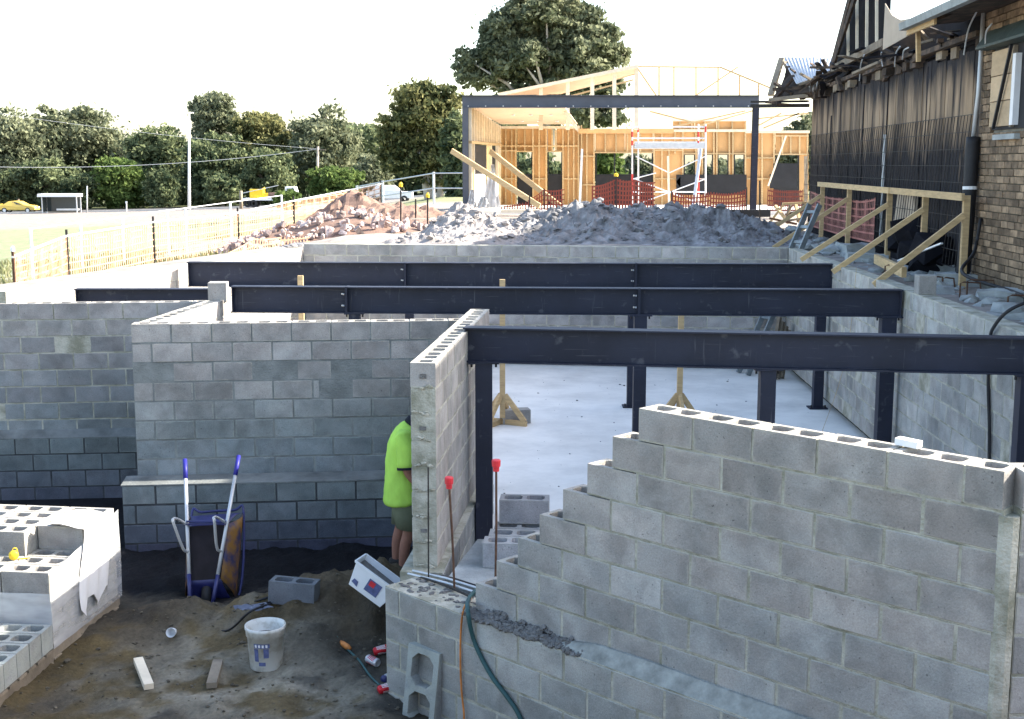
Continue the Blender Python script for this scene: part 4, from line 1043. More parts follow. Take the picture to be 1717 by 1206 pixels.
for i, (a, b, w) in enumerate([((232, 1113), (250, 1158), .07), ((366, 1116), (355, 1156), .075)]):
    A, B_ = lie(*a) + Vector((0, 0, .03)), lie(*b) + Vector((0, 0, .03))
    tag(MB().bar(A, B_, w, .045).build('timber_offcut', [M['pine_pale'], M['old_timber']][i], loc=A), ['short pale timber offcut lying nearer the pallets', 'short brown timber offcut lying left of the bucket'][i], 'timber offcut')
for i, (px, py, r) in enumerate([(318, 1158, .075), (278, 1118, .065), (185, 1110, .08), (205, 1113, .05), (318, 1085, .05), (338, 1078, .04), (262, 1098, .03), (300, 1135, .03), (355, 1075, .045), (525, 1195, .03), (380, 1100, .03), (225, 1150, .03), (60, 1190, .04), (150, 1090, .035), (280, 1150, .025), (470, 1170, .022), (110, 1185, .05), (245, 1200, .03)]):
    p = lie(px, py)
    o = MB().chunk((0, 0, 0), r, (1.35, 1, .6), 40 + i, .28).build('stone', M['stone'], loc=p + Vector((0, 0, r*.25)))
    tag(o, ['flat grey stone lying between the two timber offcuts', 'grey stone lying behind the pale offcut', 'brown stone beside the pallet corner'][i] if i < 3 else 'small loose stone on the dug ground, %s' % ['', '', '', 'beside the brown stone by the pallet', 'left of the white cup', 'below the wheelbarrow foot', 'left of the pale offcut', 'between the two offcuts', 'near the black cables', 'at the bottom edge below the bucket', 'just left of the bucket rim', 'left of the pale offcut end', 'at the foot of the nearest pallet', 'by the wrapped pallet corner', 'below the pale offcut', 'right below the bucket', 'in front of the nearest pallet', 'at the bottom edge below the offcuts'][i], 'stone', 'loose stones on the dug ground')
mb = MB()
for i in range(800):
    x, y = random.uniform(-4.6, -.8), random.uniform(8.3, 10.5)
    r = abs(random.gauss(0, .006)) + .003
    mb.chunk((x, y, gz(x, y) + r*.3), r, (1.3, 1, .7), i, .3)
M['clod'] = mat('soil_clod', (.10, .086, .062), .95, var=.5, scale=10, bump=.5)
tag(mb.build('loose_gravel', M['clod']), 'grit and clods scattered over the dug ground', 'gravel', kind='stuff')

# ------------------------------------------------------------------ pallets of blocks
def pallet(name_label, cx, cy, g, w, d, rz, deck=.12):
    root = thing('pallet', name_label, 'pallet', (cx, cy, g)); r3 = Matrix.Rotation(rz, 3, 'Z')
    def W(x, y, z): return Vector((cx, cy, g + z)) + r3 @ Vector((x, y, 0))
    for s in (-1, 0, 1): MB().bar(W(s*(w/2 - .05), -d/2, .055), W(s*(w/2 - .05), d/2, .055), .08, .085).build('bearer', M['old_timber'], root)
    n = 8
    for i in range(n):
        y = -d/2 + (i + .5)*d/n; MB().bar(W(-w/2, y, .109), W(w/2, y, .109), d/n*.78, .02).build('slat', M['old_timber'], root)
    for i in (0, 4, 7):
        y = -d/2 + (i + .5)*d/n; MB().bar(W(-w/2, y, .006), W(w/2, y, .006), d/n*.78, .012).build('slat', M['old_timber'], root)
    return root, W
# wrapped pallet: right face runs from the near corner (90,1100) to the far corner (200,1010)
q0, q1 = onz(90, 1104, GZ + .03), onz(203, 1014, GZ + .03)
prz = math.atan2(q1.y - q0.y, q1.x - q0.x) - math.pi/2
pw, pdp = 1.22, (q1 - q0).length
r3 = Matrix.Rotation(prz, 3, 'Z'); pc = (q0 + q1)/2 + r3 @ Vector((-pw/2, 0, 0)); pg = GZ + .01
root, W = pallet('timber pallet under the plastic wrapped stack of blocks', pc.x, pc.y, pg, pw, pdp, prz)
BH = .195; rows = int((pdp - .02)/.2); rowd = (pdp - .03)/rows
def pblock(x, y, lvl, label, hollow=True, rz=0, me=None):
    o = link('stacked_block', me or (H_FULL if hollow else B_SOLID), None, W(x, y, .122 + BH*lvl + BH/2), (0, 0, prz + rz + random.uniform(-.01, .01)), (1, rowd/.2*.985, 1.02))
    o.color = (1.05, 1.05, 1.05, 1)
    tag(o, label, 'block', 'blocks stacked on the wrapped pallet'); return o
for lvl in range(4):
    for i in range(rows):
        for j in range(3):
            x = -pw/2 + .2 + .405*j; y = -pdp/2 + .015 + rowd*(i + .5)
            if lvl == 3 and i < 2: continue
            if lvl == 3 and i == 2 and j == 2: continue
            if lvl < 3 and 0 < i < rows-1 and j < 2 and lvl < 2: continue      # hidden inside the stack
            pblock(x, y, lvl, 'block in the %s layer of the wrapped pallet, %s row, %s column' % (('lowest', 'second', 'third', 'top')[lvl], ORD[i], ('left', 'middle', 'right')[j]))
# stretch wrap round the lower layers
def wrapmat():
    m, nt, b = newmat('stretch_wrap'); L = nt.links.new
    b.inputs['Base Color'].default_value = (.78, .79, .80, 1); b.inputs['Roughness'].default_value = .22
    t = N(nt, 'ShaderNodeBsdfTransparent'); mx = N(nt, 'ShaderNodeMixShader'); tc = N(nt, 'ShaderNodeTexCoord'); n = N(nt, 'ShaderNodeTexNoise')
    mp = N(nt, 'ShaderNodeMapping'); mp.inputs['Scale'].default_value = (1, 1, 3.5); L(tc.outputs['Object'], mp.inputs[0]); L(mp.outputs[0], n.inputs[0]); n.inputs['Scale'].default_value = 2.2; n.inputs['Detail'].default_value = 3
    mr = N(nt, 'ShaderNodeMapRange'); mr.inputs[1].default_value = .3; mr.inputs[2].default_value = .7; mr.inputs[3].default_value = .22; mr.inputs[4].default_value = .62; L(n.outputs[0], mr.inputs[0])
    L(mr.outputs[0], mx.inputs[0]); L(t.outputs[0], mx.inputs[1]); L(b.outputs[0], mx.inputs[2]); L(mx.outputs[0], nt.nodes['Material Output'].inputs[0])
    return m
M['wrap'] = wrapmat()
mb = MB(); e = .012; nn = 14
def wrap_side(a, b, ztop_a, ztop_b):
    pts = []
    for i in range(nn+1):
        t = i/nn; x = a[0] + (b[0]-a[0])*t; y = a[1] + (b[1]-a[1])*t
        zt_ = ztop_a + (ztop_b - ztop_a)*t
        for j in range(7):
            z = .10 + (zt_ - .10)*j/6
            n2 = math.sin(i*2.1 + j*1.3)*.004
            pts.append(W(x + n2*(1 if a[0] == b[0] else 0), y + n2*(0 if a[0] == b[0] else 1), z))
    mb.add(pts, [(i*7+j, i*7+j+1, (i+1)*7+j+1, (i+1)*7+j) for i in range(nn) for j in range(6)])
hx, hy = pw/2 + e, pdp/2 + e
wrap_side((hx, -hy), (hx, hy), .122 + BH*2.95, .122 + BH*3.9); wrap_side((-hx, -hy), (hx, -hy), .122 + BH*2.1, .122 + BH*2.2); wrap_side((-hx, hy), (hx, hy), .72, .72); wrap_side((-hx, -hy), (-hx, hy), .6, .7)
tag(mb.build('stretch_wrap', M['wrap'], smooth=True, loc=W(0, 0, 0)), 'clear plastic stretch wrap round the pallet stack', 'plastic wrap')
# torn sheet hanging over the right side of the stack
mb = MB(); nu, nv = 10, 16; pts = []
for j in range(nv+1):
    t = j/nv
    for i in range(nu+1):
        s = i/nu - .5
        ypos = .12 + s*(.42 + .12*t) + .04*math.sin(t*5)
        if t < .3:
            x = pw/2 - .30 + t/.3*.32; z = .122 + BH*4 + .03 + .02*math.sin(i*1.9 + j)
        else:
            x = hx + .02 + .02*math.sin(i*1.7 + j*.4)*(t); z = .122 + BH*4 + .02 - (t - .3)/.7*(.66 + .07*math.sin(i*1.3))
        pts.append(W(x, ypos, z))
mb.add(pts, [(j*(nu+1)+i, j*(nu+1)+i+1, (j+1)*(nu+1)+i+1, (j+1)*(nu+1)+i) for j in range(nv) for i in range(nu)])
tag(mb.build('plastic_drape', M['plastic_sheet'], smooth=True, loc=W(pw/2, .1, 0)), 'torn white plastic hanging down the sunlit side of the pallet stack', 'plastic sheet')
# tape measure on the stack
c = W(.16, -pdp/2 + .30, .122 + BH*3 + .04); root = thing('tape_measure', 'yellow tape measure lying on the blocks of the wrapped pallet', 'tape measure', c)
Mx = Matrix.Translation(c) @ Matrix.Rotation(prz + .5, 4, 'Z') @ Matrix.Rotation(R(90), 4, 'X')
MB().lathe([(0, -.022), (.032, -.022), (.038, -.015), (.038, .015), (.032, .022), (0, .022)], 18, Mx).build('case', M['yellow'], root, smooth=True)
MB().tube([Mx @ Vector((.02*math.cos(t)+.01, .035 + .025*math.sin(t), 0)) for t in np.linspace(-.2, 3.4, 9)], .004, 6).build('wrist_loop', M['yellow'], root)
MB().bar(Mx @ Vector((.03, -.034, 0)), Mx @ Vector((.12, -.034, .0)), .018, .003).build('blade', M['yellow'], root)
# second pallet, nearest at the left edge
q0, q1 = onz(-28, 1212, GZ + .03), onz(92, 1106, GZ + .03)
d2 = (q1 - q0).normalized(); prz = math.atan2(d2.y, d2.x) - math.pi/2; pw, pdp = 1.2, 1.2
r3 = Matrix.Rotation(prz, 3, 'Z'); pc = q1 - d2*pdp/2 + r3 @ Vector((-pw/2, 0, 0))
root, W = pallet('low timber pallet of loose blocks nearest the left edge of the picture', pc.x, pc.y, pg - .01, pw, pdp, prz)
rows = 6; rowd = .2
for lvl in range(2):
    for i in range(rows):
        for j in range(3):
            if lvl == 1 and not (j < 2 and i < 5 and not (j == 1 and i > 2)): continue
            x = pw/2 - .2 - .4*(2-j); y = -pdp/2 + rowd*(i + .5)
            o = link('stacked_block', H_FULL, None, W(x, y, .122 + .1 + .2*lvl), (0, 0, prz + random.uniform(-.012, .012)), (1.0, 1.0, 1.0)); o.color = (.92, 1.0, 1.03, 1)
            tag(o, 'grey block in the %s layer of the nearest pallet, %s row, %s column' % (('lower', 'upper')[lvl], ORD[i], ('left', 'middle', 'right')[j]), 'block', 'blocks on the nearest left pallet')

# ------------------------------------------------------------------ old building on the right
OB0 = Vector((5.9, 15.8, 0)); od = Vector((.0655, 1, 0)).normalized(); on_ = Vector((-od.y, od.x, 0))    # on_: out of the wall, towards -X
oang = math.atan2(od.y, od.x)
def ow(s, z, out=0): return OB0 + od*s + on_*out + Vector((0, 0, z))
def owp(px, py, out=0):      # photograph point carried to the wall plane -> s, z
    p = onplane(px, py, OB0 + on_*out, on_); return (p - OB0).dot(od), p.z
root = thing('old_building', 'old brick building being demolished on the right, its wall stained with black tar', 'building', OB0)
WTOP = 2.92; SEND = 13.2
mb = MB(); mb.hexa([ow(0, -.3, -.02), ow(SEND, -.3, -.02), ow(SEND, -.3, -.3), ow(0, -.3, -.3), ow(0, WTOP, -.02), ow(SEND, WTOP, -.02), ow(SEND, WTOP, -.3), ow(0, WTOP, -.3)])
mb.build('wall', M['bitumen'], root)
s = .32; i = 0; meshes = []
for k in range(6):
    w = [.20, .24, .28, .32, .22, .26][k]; m_ = MB(); m_.box((0, 0, 0), (w - .008, .03, 2.6)); meshes.append((w, m_.mesh('board', M['board'])))
while s < SEND - .1:
    w, me = random.choice(meshes); top = WTOP - random.uniform(0, .10); bot = random.uniform(.15, .35)
    o = link('board', me, root, ow(s + w/2, (top+bot)/2, .0 + random.uniform(0, .014)) - OB0, (0, random.uniform(-.004, .004), oang), (1, 1, (top - bot)/2.6))
    s += w
mb = MB(); mb.hexa([ow(.25, -.1, .005), ow(SEND, -.1, .005), ow(SEND, -.1, .02), ow(.25, -.1, .02), ow(.25, .32, .005), ow(SEND, .32, .005), ow(SEND, .32, .02), ow(.25, .32, .02)])
mb.build('tar_band', M['bitumen'], root)
for s, w in ((3.05, .06), (5.6, .05), (7.5, .06), (10.6, .16)):
    MB().hexa([ow(s, .3, .02), ow(s+w, .3, .02), ow(s+w, .3, .03), ow(s, .3, .03), ow(s, 2.4 if w > .1 else WTOP-.1, .02), ow(s+w, 2.4 if w > .1 else WTOP-.1, .02), ow(s+w, 2.4 if w > .1 else WTOP-.1, .03), ow(s, 2.4 if w > .1 else WTOP-.1, .03)]).build('tar_strip', M['bitumen'], root)
# brick end: two faces, bricks laid one by one
BS0, BS1, BTOP = -6.9, .26, 3.82  # out-of-view length and height shaped for the shadow they cast
mb = MB(); mb.hexa([ow(BS0, -.3, .04), ow(BS1, -.3, .04), ow(BS1, -.3, -.3), ow(BS0, -.3, -.3), ow(BS0, BTOP, .04), ow(BS1, BTOP, .04), ow(BS1, BTOP, -.3), ow(BS0, BTOP, -.3)])
mb.build('brick_mortar', M['brick_mortar'], root)
bm_ = MB(); bm_.box((0, 0, 0), (.228, .06, .074)); BR = bm_.mesh('brick', M['brick']); bh_ = MB(); bh_.box((0, 0, 0), (.108, .06, .074)); BRH = bh_.mesh('brick_half', M['brick'])
sw0, zw0 = owp(1651, 220); sw1, zw1 = owp(1716, 205)
cands = []; rest = MB()
for r in range(int(BTOP/.086)):
    z = .03 + .086*r; s = BS1 - (.24 if r % 2 else .12); first = True
    if r % 2 == 0: cands.append((BS1 - .056, z, True))
    while s > BS0:
        c = s - .0 - .114 + (.114 if r % 2 else 0)
        c = s - (0 if r % 2 else .12) + (.12 if r % 2 else 0)
        cands.append((c, z, False)); s -= .24
nb = 0
for c, z, hf in sorted(cands, key=lambda q: -q[0]*1.0 + abs(q[1]-1.8)*.12):
    if -1.62 < c < -.12 and 1.80 < z < 2.80: continue
    p = ow(c, z, .045 + random.uniform(0, .008))
    if nb < 300 and z < 3.5:
        link('brick', BRH if hf else BR, root, p - OB0, (random.uniform(-.02, .02), random.uniform(-.01, .01), oang)); nb += 1
    else: rest.box(p, (.108 if hf else .228, .06, .074), (0, 0, oang))
tag(rest.build('brick_courses', M['brick'], root), kind='stuff')
# pale scour marks
# boarded window, frame, flashing
def ob_box(name, s0, s1, z0, z1, o0, o1, m, par=None, label=None):
    return MB().hexa([ow(s0, z0, o1), ow(s1, z0, o1), ow(s1, z0, o0), ow(s0, z0, o0), ow(s0, z1, o1), ow(s1, z1, o1), ow(s1, z1, o0), ow(s0, z1, o0)]).build(name, m, par or root, label=label)
wn_ = ob_box('window', -1.55, -.16, 1.82, 2.78, .02, .06, M['sarking'])
for k in range(3): ob_box('boarding_panel', -.94, -.16, 1.86 + .30*k, 2.15 + .30*k, .062, .085 + .004*k, M['plyboard'], wn_)
ob_box('window_frame', -1.17, -1.06, 1.86, 2.66, .062, .13, M['white'], wn_)
ob_box('window_frame', -1.02, -.96, 1.84, 2.76, .062, .10, M['old_timber'], wn_)
MB().bar(ow(-1.02, 2.76, .14), ow(-.45, 1.84, .12), .035, .035).build('cable', M['rubber'], root)
MB().hexa([ow(-3, 2.80, .22), ow(.1, 2.80, .22), ow(.1, 2.78, .05), ow(-3, 2.78, .05), ow(-3, 2.83, .22), ow(.1, 2.83, .22), ow(.1, 3.06, .05), ow(-3, 3.06, .05)]).build('flashing', M['teal'], root)
ob_box('sill', -1.3, -.5, 1.70, 1.76, .06, .14, M['footing'])
# down pipe leaning at the corner
pa, pb_ = ow(.12, 0, .22), ow(.20, 1.75, .16)
dp = MB().tube(smooth_path([pa, ow(.14, .8, .19), pb_]), .085, 12).build('downpipe', M['rubber'], root, smooth=True)
MB().tube([ow(.155, 1.1, .18), ow(.157, 1.14, .18)], .089, 12).build('pipe_band', M['white'], dp)
MB().tube([pb_, ow(.22, 2.3, .12), ow(.25, 3.9, .10)], .028, 8).build('conduit', M['galv'], root, smooth=True)
# near roof: gutter, corrugated sheets and open eave with rafters
ge = .80
def corr(mb, a, b, c, d, pitch=.09, amp=.012, n=None):     # a-b eave, d-c ridge
    a, b, c, d = map(Vector, (a, b, c, d)); L_ = (b-a).length; n = n or int(L_/pitch*4); nr = (b-a).cross(d-a).normalized()
    pts = []
    for i in range(n+1):
        t = i/n; h = amp*math.sin(t*L_/pitch*2*math.pi)
        pts += [a*(1-t) + b*t + nr*h, d*(1-t) + c*t + nr*h]
    mb.add(pts, [(2*i, 2*i+2, 2*i+3, 2*i+1) for i in range(n)])
def roofpt(s, out, z0=3.26, slope=.42): return ow(s, z0 + (ge - out)*slope, out)
rf = thing('roof_dummy', 'x', 'x') if False else None
mb = MB(); corr(mb, roofpt(-2.5, ge+.04), roofpt(1.25, ge+.04), roofpt(1.6, -.2), roofpt(-2.5, -.2)); ro = mb.build('roof_sheet', M['iron'], root)
o = ro.modifiers.new('solid', 'SOLIDIFY'); o.thickness = .004
MB().hexa([ow(-2.5, 3.15, ge+.09), ow(1.25, 3.15, ge+.09), ow(1.25, 3.15, ge), ow(-2.5, 3.15, ge), ow(-2.5, 3.24, ge+.10), ow(1.25, 3.24, ge+.10), ow(1.25, 3.24, ge), ow(-2.5, 3.24, ge)]).build('gutter', M['gutter'], root)
MB().hexa([ow(-2.5, 3.20, ge-.02), ow(1.3, 3.20, ge-.02), ow(1.3, 3.26, .05), ow(-2.5, 3.26, .05), ow(-2.5, 3.215, ge-.02), ow(1.3, 3.215, ge-.02), ow(1.3, 3.275, .05), ow(-2.5, 3.275, .05)]).build('soffit', M['torn'], root)
MB().hexa([ow(.27, WTOP+.02, .03), ow(1.5, WTOP+.02, .03), ow(1.5, WTOP+.02, .0), ow(.27, WTOP+.02, .0), ow(.27, 3.26, .03), ow(1.5, 3.26, .03), ow(1.5, 3.26, .0), ow(.27, 3.26, .0)]).build('eave_board', M['bitumen'], root)
MB().bar(ow(-.1, 3.16, ge-.03), ow(1.3, 3.16, ge-.03), .03, .14).build('fascia', M['pine'], root)
for k in range(4):
    s = 1.25 - k*.42; MB().bar(roofpt(s, ge-.05) - Vector((0, 0, .09)), roofpt(s, -1.6) - Vector((0, 0, .09)), .05, .11).build('rafter', M['torn'], root)
MB().hexa([ow(.27, WTOP, -.02), ow(1.4, WTOP, -.02), ow(1.4, WTOP, -.1), ow(.27, WTOP, -.1), ow(.27, 3.55, -.02), ow(1.4, 3.55, -.02), ow(1.4, 3.55, -.1), ow(.27, 3.55, -.1)]).build('eave_lining', M['bitumen'], root)
mb = MB(); mb.hexa([ow(-6.9, BTOP, .1), ow(.3, BTOP, .1), ow(.3, BTOP+.1, -3), ow(-6.9, BTOP+.1, -3), ow(-6.9, BTOP+.08, .1), ow(.3, BTOP+.08, .1), ow(.3, BTOP+.18, -3), ow(-6.9, BTOP+.18, -3)]); mb.build('brick_part_roof', M['iron'], root)  # unseen flat roof, kept low so sunlight still reaches the pallet
MB().hexa([ow(-6.9, 2.9, -.32), ow(.26, 2.9, -.32), ow(.26, 2.9, -2.9), ow(-6.9, 2.9, -2.9), ow(-6.9, BTOP, -.32), ow(.26, BTOP, -.32), ow(.26, BTOP+.05, -2.9), ow(-6.9, BTOP+.05, -2.9)]).build('inner_block', M['brick_mortar'], root)
MB().bar(ow(1.25, 3.2, ge-.15), ow(1.25, 2.75, ge-.18), .05, .06).build('hanger', M['pine'], root)
# top plate with broken brackets, torn lining and dangling wires beyond the near roof
for s in np.arange(.3, SEND, .62):
    if random.random() < .85: ob_box('bracket', s, s + random.uniform(.18, .42), WTOP - .06 - random.uniform(0, .05), WTOP + .05, .0, random.uniform(.05, .16), random.choice([M['torn'], M['torn'], M['torn'], M['old_timber']]))
for s0, s1 in ((.3, 3.6), (3.5, 7.2), (7.0, 10.4), (10.2, SEND + 1.2)):
    MB().bar(ow(s0, WTOP + .10 + random.uniform(0, .04), .12), ow(s1, WTOP + .08, .10), .09, .07).build('top_plate', M['torn'], root)
for k in range(90):
    s = random.uniform(1.4, SEND + .8); z = WTOP + .10 + random.uniform(0, .20 if s < 6 else .42); a = ow(s, z, random.uniform(-.3, .25)); b_ = a + od*random.uniform(-.9, .9) + on_*random.uniform(-.2, .45) + Vector((0, 0, random.uniform(-.28, .22)))
    MB().bar(a, b_, random.uniform(.03, .14), random.uniform(.015, .05)).build('torn_timber', random.choice([M['torn'], M['torn'], M['torn'], M['bitumen'], M['old_timber']]), root)
ob_box('void_shade_box', 1.4, SEND - .2, WTOP + .06, WTOP + .55, -.5, -.12, M['bitumen'])  # black box stands in for the shade under the torn roof
for px0, py0, px1, py1 in [(1640, 15, 1616, 92), (1663, 40, 1652, 80), (1509, 78, 1500, 112), (1523, 80, 1513, 100), (1449, 92, 1441, 136), (1478, 88, 1480, 112)]:
    s_, z_ = owp(px0, py0, .25); a = ow(s_, z_, .25); s_, z_ = owp(px1, py1, .2); b_ = ow(s_, z_, .2)
    MB().tube(smooth_path([a, (a+b_)/2 + od*.10 + Vector((0, 0, .05)), b_]), .011, 5).build('dangling_wire', M['galv'], root)
# open gable: black panel standing in for the void's shade behind studs, sloping barge, bottom plate, fibre sheet
def gp_(px, py, out=0): s_, z_ = owp(px, py, out); return ow(s_, z_, out)
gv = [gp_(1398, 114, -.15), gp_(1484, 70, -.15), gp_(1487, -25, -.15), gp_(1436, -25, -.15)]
MB().prism(gv, on_*(-.08)).build('gable_void_shade', M['bitumen'], root)
for x0, y0, x1, y1 in [(1437, -25, 1437, 98), (1454, -25, 1453, 90), (1470, -25, 1470, 82), (1422, 40, 1422, 106)]:
    MB().bar(gp_(x0, y0, -.05), gp_(x1, y1, -.05), .032, .05, up=on_).build('gable_stud', M['pine_pale'], root)
MB().bar(gp_(1396, 116, .02), gp_(1482, 71, .02), .07, .13).build('gable_plate', M['old_timber'], root)
MB().bar(gp_(1400, 100, .12), gp_(1442, -30, .12), .16, .05, up=on_).build('barge_board', M['torn'], root)
MB().bar(gp_(1393, 118, .02), gp_(1432, -30, .02), .20, .04, up=on_).build('barge_board', M['torn'], root)
MB().prism([gp_(1480, 84, .16), gp_(1530, 56, .16), gp_(1532, 30, .16), gp_(1510, 34, .16), gp_(1496, 26, .16), gp_(1484, 6, .16)], on_*(-.012)).build('fibre_sheet', M['fibro'], root)
# rear wing roof, torn open at its end
ra, rb, rc_, rd_ = at(1335, 141, 28.6), at(1392, 120, 27.0), at(1402, 96, 29.3), at(1311, 96, 31.0)
mb = MB(); corr(mb, ra, rb, rc_, rd_, .11, .016); o = mb.build('roof_sheet', M['iron'], root); o.modifiers.new('solid', 'SOLIDIFY').thickness = .01
mb = MB(); corr(mb, at(1311, 96, 31.05), at(1402, 96, 29.35), at(1410, 130, 32.0), at(1322, 128, 33.0), .11, .016); mb.build('roof_sheet', M['iron'], root)
for x0, y0, x1, y1, Y in [(1311, 98, 1292, 160, 30.6), (1322, 112, 1318, 160, 30), (1330, 128, 1300, 165, 29.2), (1316, 104, 1340, 150, 30.4), (1296, 150, 1380, 145, 28.8), (1290, 168, 1356, 160, 28.7), (1284, 172, 1330, 176, 29.5), (1300, 140, 1330, 158, 29.2), (1340, 142, 1420, 118, 27.8), (1305, 152, 1306, 176, 29.4)]:
    MB().bar(at(x0, y0, Y), at(x1, y1, Y - .4), random.uniform(.06, .14), random.uniform(.03, .08)).build('torn_timber', random.choice([M['torn'], M['torn'], M['old_timber']]), root)
MB().prism([at(1302, 165, 29.4), at(1320, 115, 30.2), at(1345, 140, 28.8), at(1390, 124, 27.4), at(1420, 118, 26.6), at(1420, 142, 26.6), at(1360, 164, 28.3)], on_*(-.6)).build('broken_eave', M['torn'], root)
mb = MB()
for i in range(5):
    c = at(1360 + 6*i, 133 + (i % 2)*6, 27.3); mb.add([c, c + od*.25 + Vector((0, 0, -.1)), c + od*.15 + Vector((0, 0, -.30)), c - od*.08 + Vector((-.05, 0, -.2))], [(0, 1, 2, 3)])
mb.build('torn_foil', M['galv'], root)
MB().bar(at(1260, 178, 29.8), at(1356, 177, 28.9), .10, .08).build('lintel', M['darksteel'], root)
MB().bar(at(1260, 171, 30.2), at(1356, 170, 29.2), .08, .05).build('lintel', M['darksteel'], root)
# body of the building behind the wall, so it has depth
MB().hexa([ow(-6.9, -.2, -.32), ow(SEND, -.2, -.32), ow(SEND, -.2, -6), ow(-6.9, -.2, -6), ow(-6.9, 2.9, -.32), ow(SEND, 2.9, -.32), ow(SEND, 2.9, -6), ow(-6.9, 2.9, -6)]).build('inner_block', M['brick_mortar'], root)
mb = MB(); corr(mb, ow(5.4, 3.55, -.4), ow(9.6, 3.55, -.4), ow(9.6, 5.6, -4.2), ow(5.4, 5.6, -4.2), .11, .016); mb.build('roof_sheet', M['iron'], root)
# hanging pipe on the wall
MB().tube([ow(5.55, 1.9, .06), ow(5.5, .2, .07)], .03, 8).build('wall_pipe', M['galv'], root)
# reinforcing mesh sheets leaning on the wall
root = thing('reinforcing_mesh', 'black steel reinforcing mesh sheets leaning along the tar stained wall', 'steel mesh', ow(.4, 0, .2))
for a, b in ((.35, 4.7), (4.6, 8.9), (8.8, 13.0)):
    mb = MB(); n = int((b-a)/.15)
    for i in range(n+1):
        s = a + (b-a)*i/n; mb.bar(ow(s, .1, .22), ow(s, 2.04, .07), .008)
    for j in range(10):
        z = .1 + 1.94*j/9; o_ = .22 - .15*j/9 + .012; mb.bar(ow(a, z, o_), ow(b, z, o_), .008)
    mb.build('mesh_sheet', M['darksteel'], root)

# timber brace frame
root = thing('timber_bracing', 'row of pine posts with a top rail and slanting braces beside the old building', 'timber frame', ow(2, 0, .45))
px_posts = [(1621, 458), (1552, 440), (1492, 428), (1424, 402), (1379, 395)]
posts = []
for px, py in px_posts:
    s_, z_ = owp(px, 330, .34); posts.append((s_, gz(*(ow(s_, 0, .34).xy)) ))
RZ = 1.02
for i, (s_, g) in enumerate(posts):
    MB().bar(ow(s_, g - .02, .34), ow(s_, RZ + .02, .34), .075, .075, up=on_).build('post', M['pine'], root)
    o_ = [1.05, 1.2, 1.3, 1.3, 1.25][i]
    MB().bar(ow(s_ - .02, RZ - .22, .37), ow(s_ + .1, g + .03, .34 + o_), .07, .055, up=od).build('brace', M['pine'], root)
for a, b in ((posts[0][0] - .06, posts[2][0] + .35), (posts[2][0] - .3, posts[4][0] + .1)):
    MB().bar(ow(a, RZ, .40 if a < 1 else .415), ow(b, RZ, .40 if a < 1 else .415), .035, .09).build('rail', M['pine'], root)
tag(MB().bar(ow(-.1, .08, 1.0), ow(2.2, .08, .85), .06, .13).build('timber_plank', M['pine'], loc=ow(1, 0, 1)), 'yellowish plank lying on the ground below the nearest brace', 'plank')
tag(MB().bar(ow(1.3, .12, .75), ow(.3, .42, .45), .035, .02).build('timber_batten', M['white'], loc=ow(1.3, 0, .7)), 'pale batten leaning beside the foot of the old wall', 'batten')
# board and black sheet under the rail, drums of rubbish
tag(MB().hexa([ow(3.0, .35, .12), ow(4.6, .35, .10), ow(4.6, .33, .06), ow(3.0, .33, .06), ow(3.1, 1.0, .14), ow(4.2, 1.0, .12), ow(4.2, 1.0, .09), ow(3.1, 1.0, .09)]).build('plywood_sheet', M['fibro'], loc=ow(3, 0, .1)), 'tan board leaning on the tar stained wall behind the rail', 'board')
mb = MB()
for i in range(14): mb.chunk(ow(random.uniform(1.2, 3.6), random.uniform(.05, .4), random.uniform(.12, .3)), random.uniform(.18, .34), (1, 1, .8), i + 80, .35)
tag(mb.build('tar_heap', M['bitumen'], loc=ow(2.4, 0, .2)), 'black heap of tarred rubbish under the timber rail', 'rubbish heap')
# broken concrete footings and bent bars on the ground right of the basement
FT = [((1545, 492), (.55, .35, .16)), ((1620, 500), (.8, .4, .14)), ((1690, 520), (.6, .4, .16)), ((1600, 465), (.7, .4, .14)), ((1470, 450), (.6, .35, .16)), ((1520, 470), (.4, .3, .2)), ((1440, 430), (.6, .4, .14)), ((1420, 418), (.5, .5, .2)), ((1660, 488), (.5, .4, .12)), ((1700, 548), (.5, .3, .14)), ((1560, 452), (.4, .4, .2))]
for i, ((px, py), sz) in enumerate(FT):
    p = onz(px, py, 0); mb = MB(); bmx = bmesh.new(); bmesh.ops.create_cube(bmx, size=1); bmesh.ops.subdivide_edges(bmx, edges=list(bmx.edges), cuts=2, use_grid_fill=True)
    for v in bmx.verts:
        v.co = Vector((v.co.x*sz[0], v.co.y*sz[1], v.co.z*sz[2]*1.6)) + Vector((random.uniform(-1, 1), random.uniform(-1, 1), random.uniform(-1, 1)))*.028
    me = bpy.data.meshes.new('footing_piece'); bmx.to_mesh(me); bmx.free(); me.materials.append(M['footing'])
    o = link('footing_piece', me, None, (p.x + .12, p.y, gz(p.x, p.y) + sz[2]*.12), (random.uniform(-.08, .08), random.uniform(-.08, .08), random.uniform(-.5, .5)))
    tag(o, 'broken concrete footing piece right of the basement, %s nearest to the camera' % ORD[sorted(q[0][1] for q in FT)[::-1].index(py)], 'concrete piece', 'broken concrete pieces right of the basement')
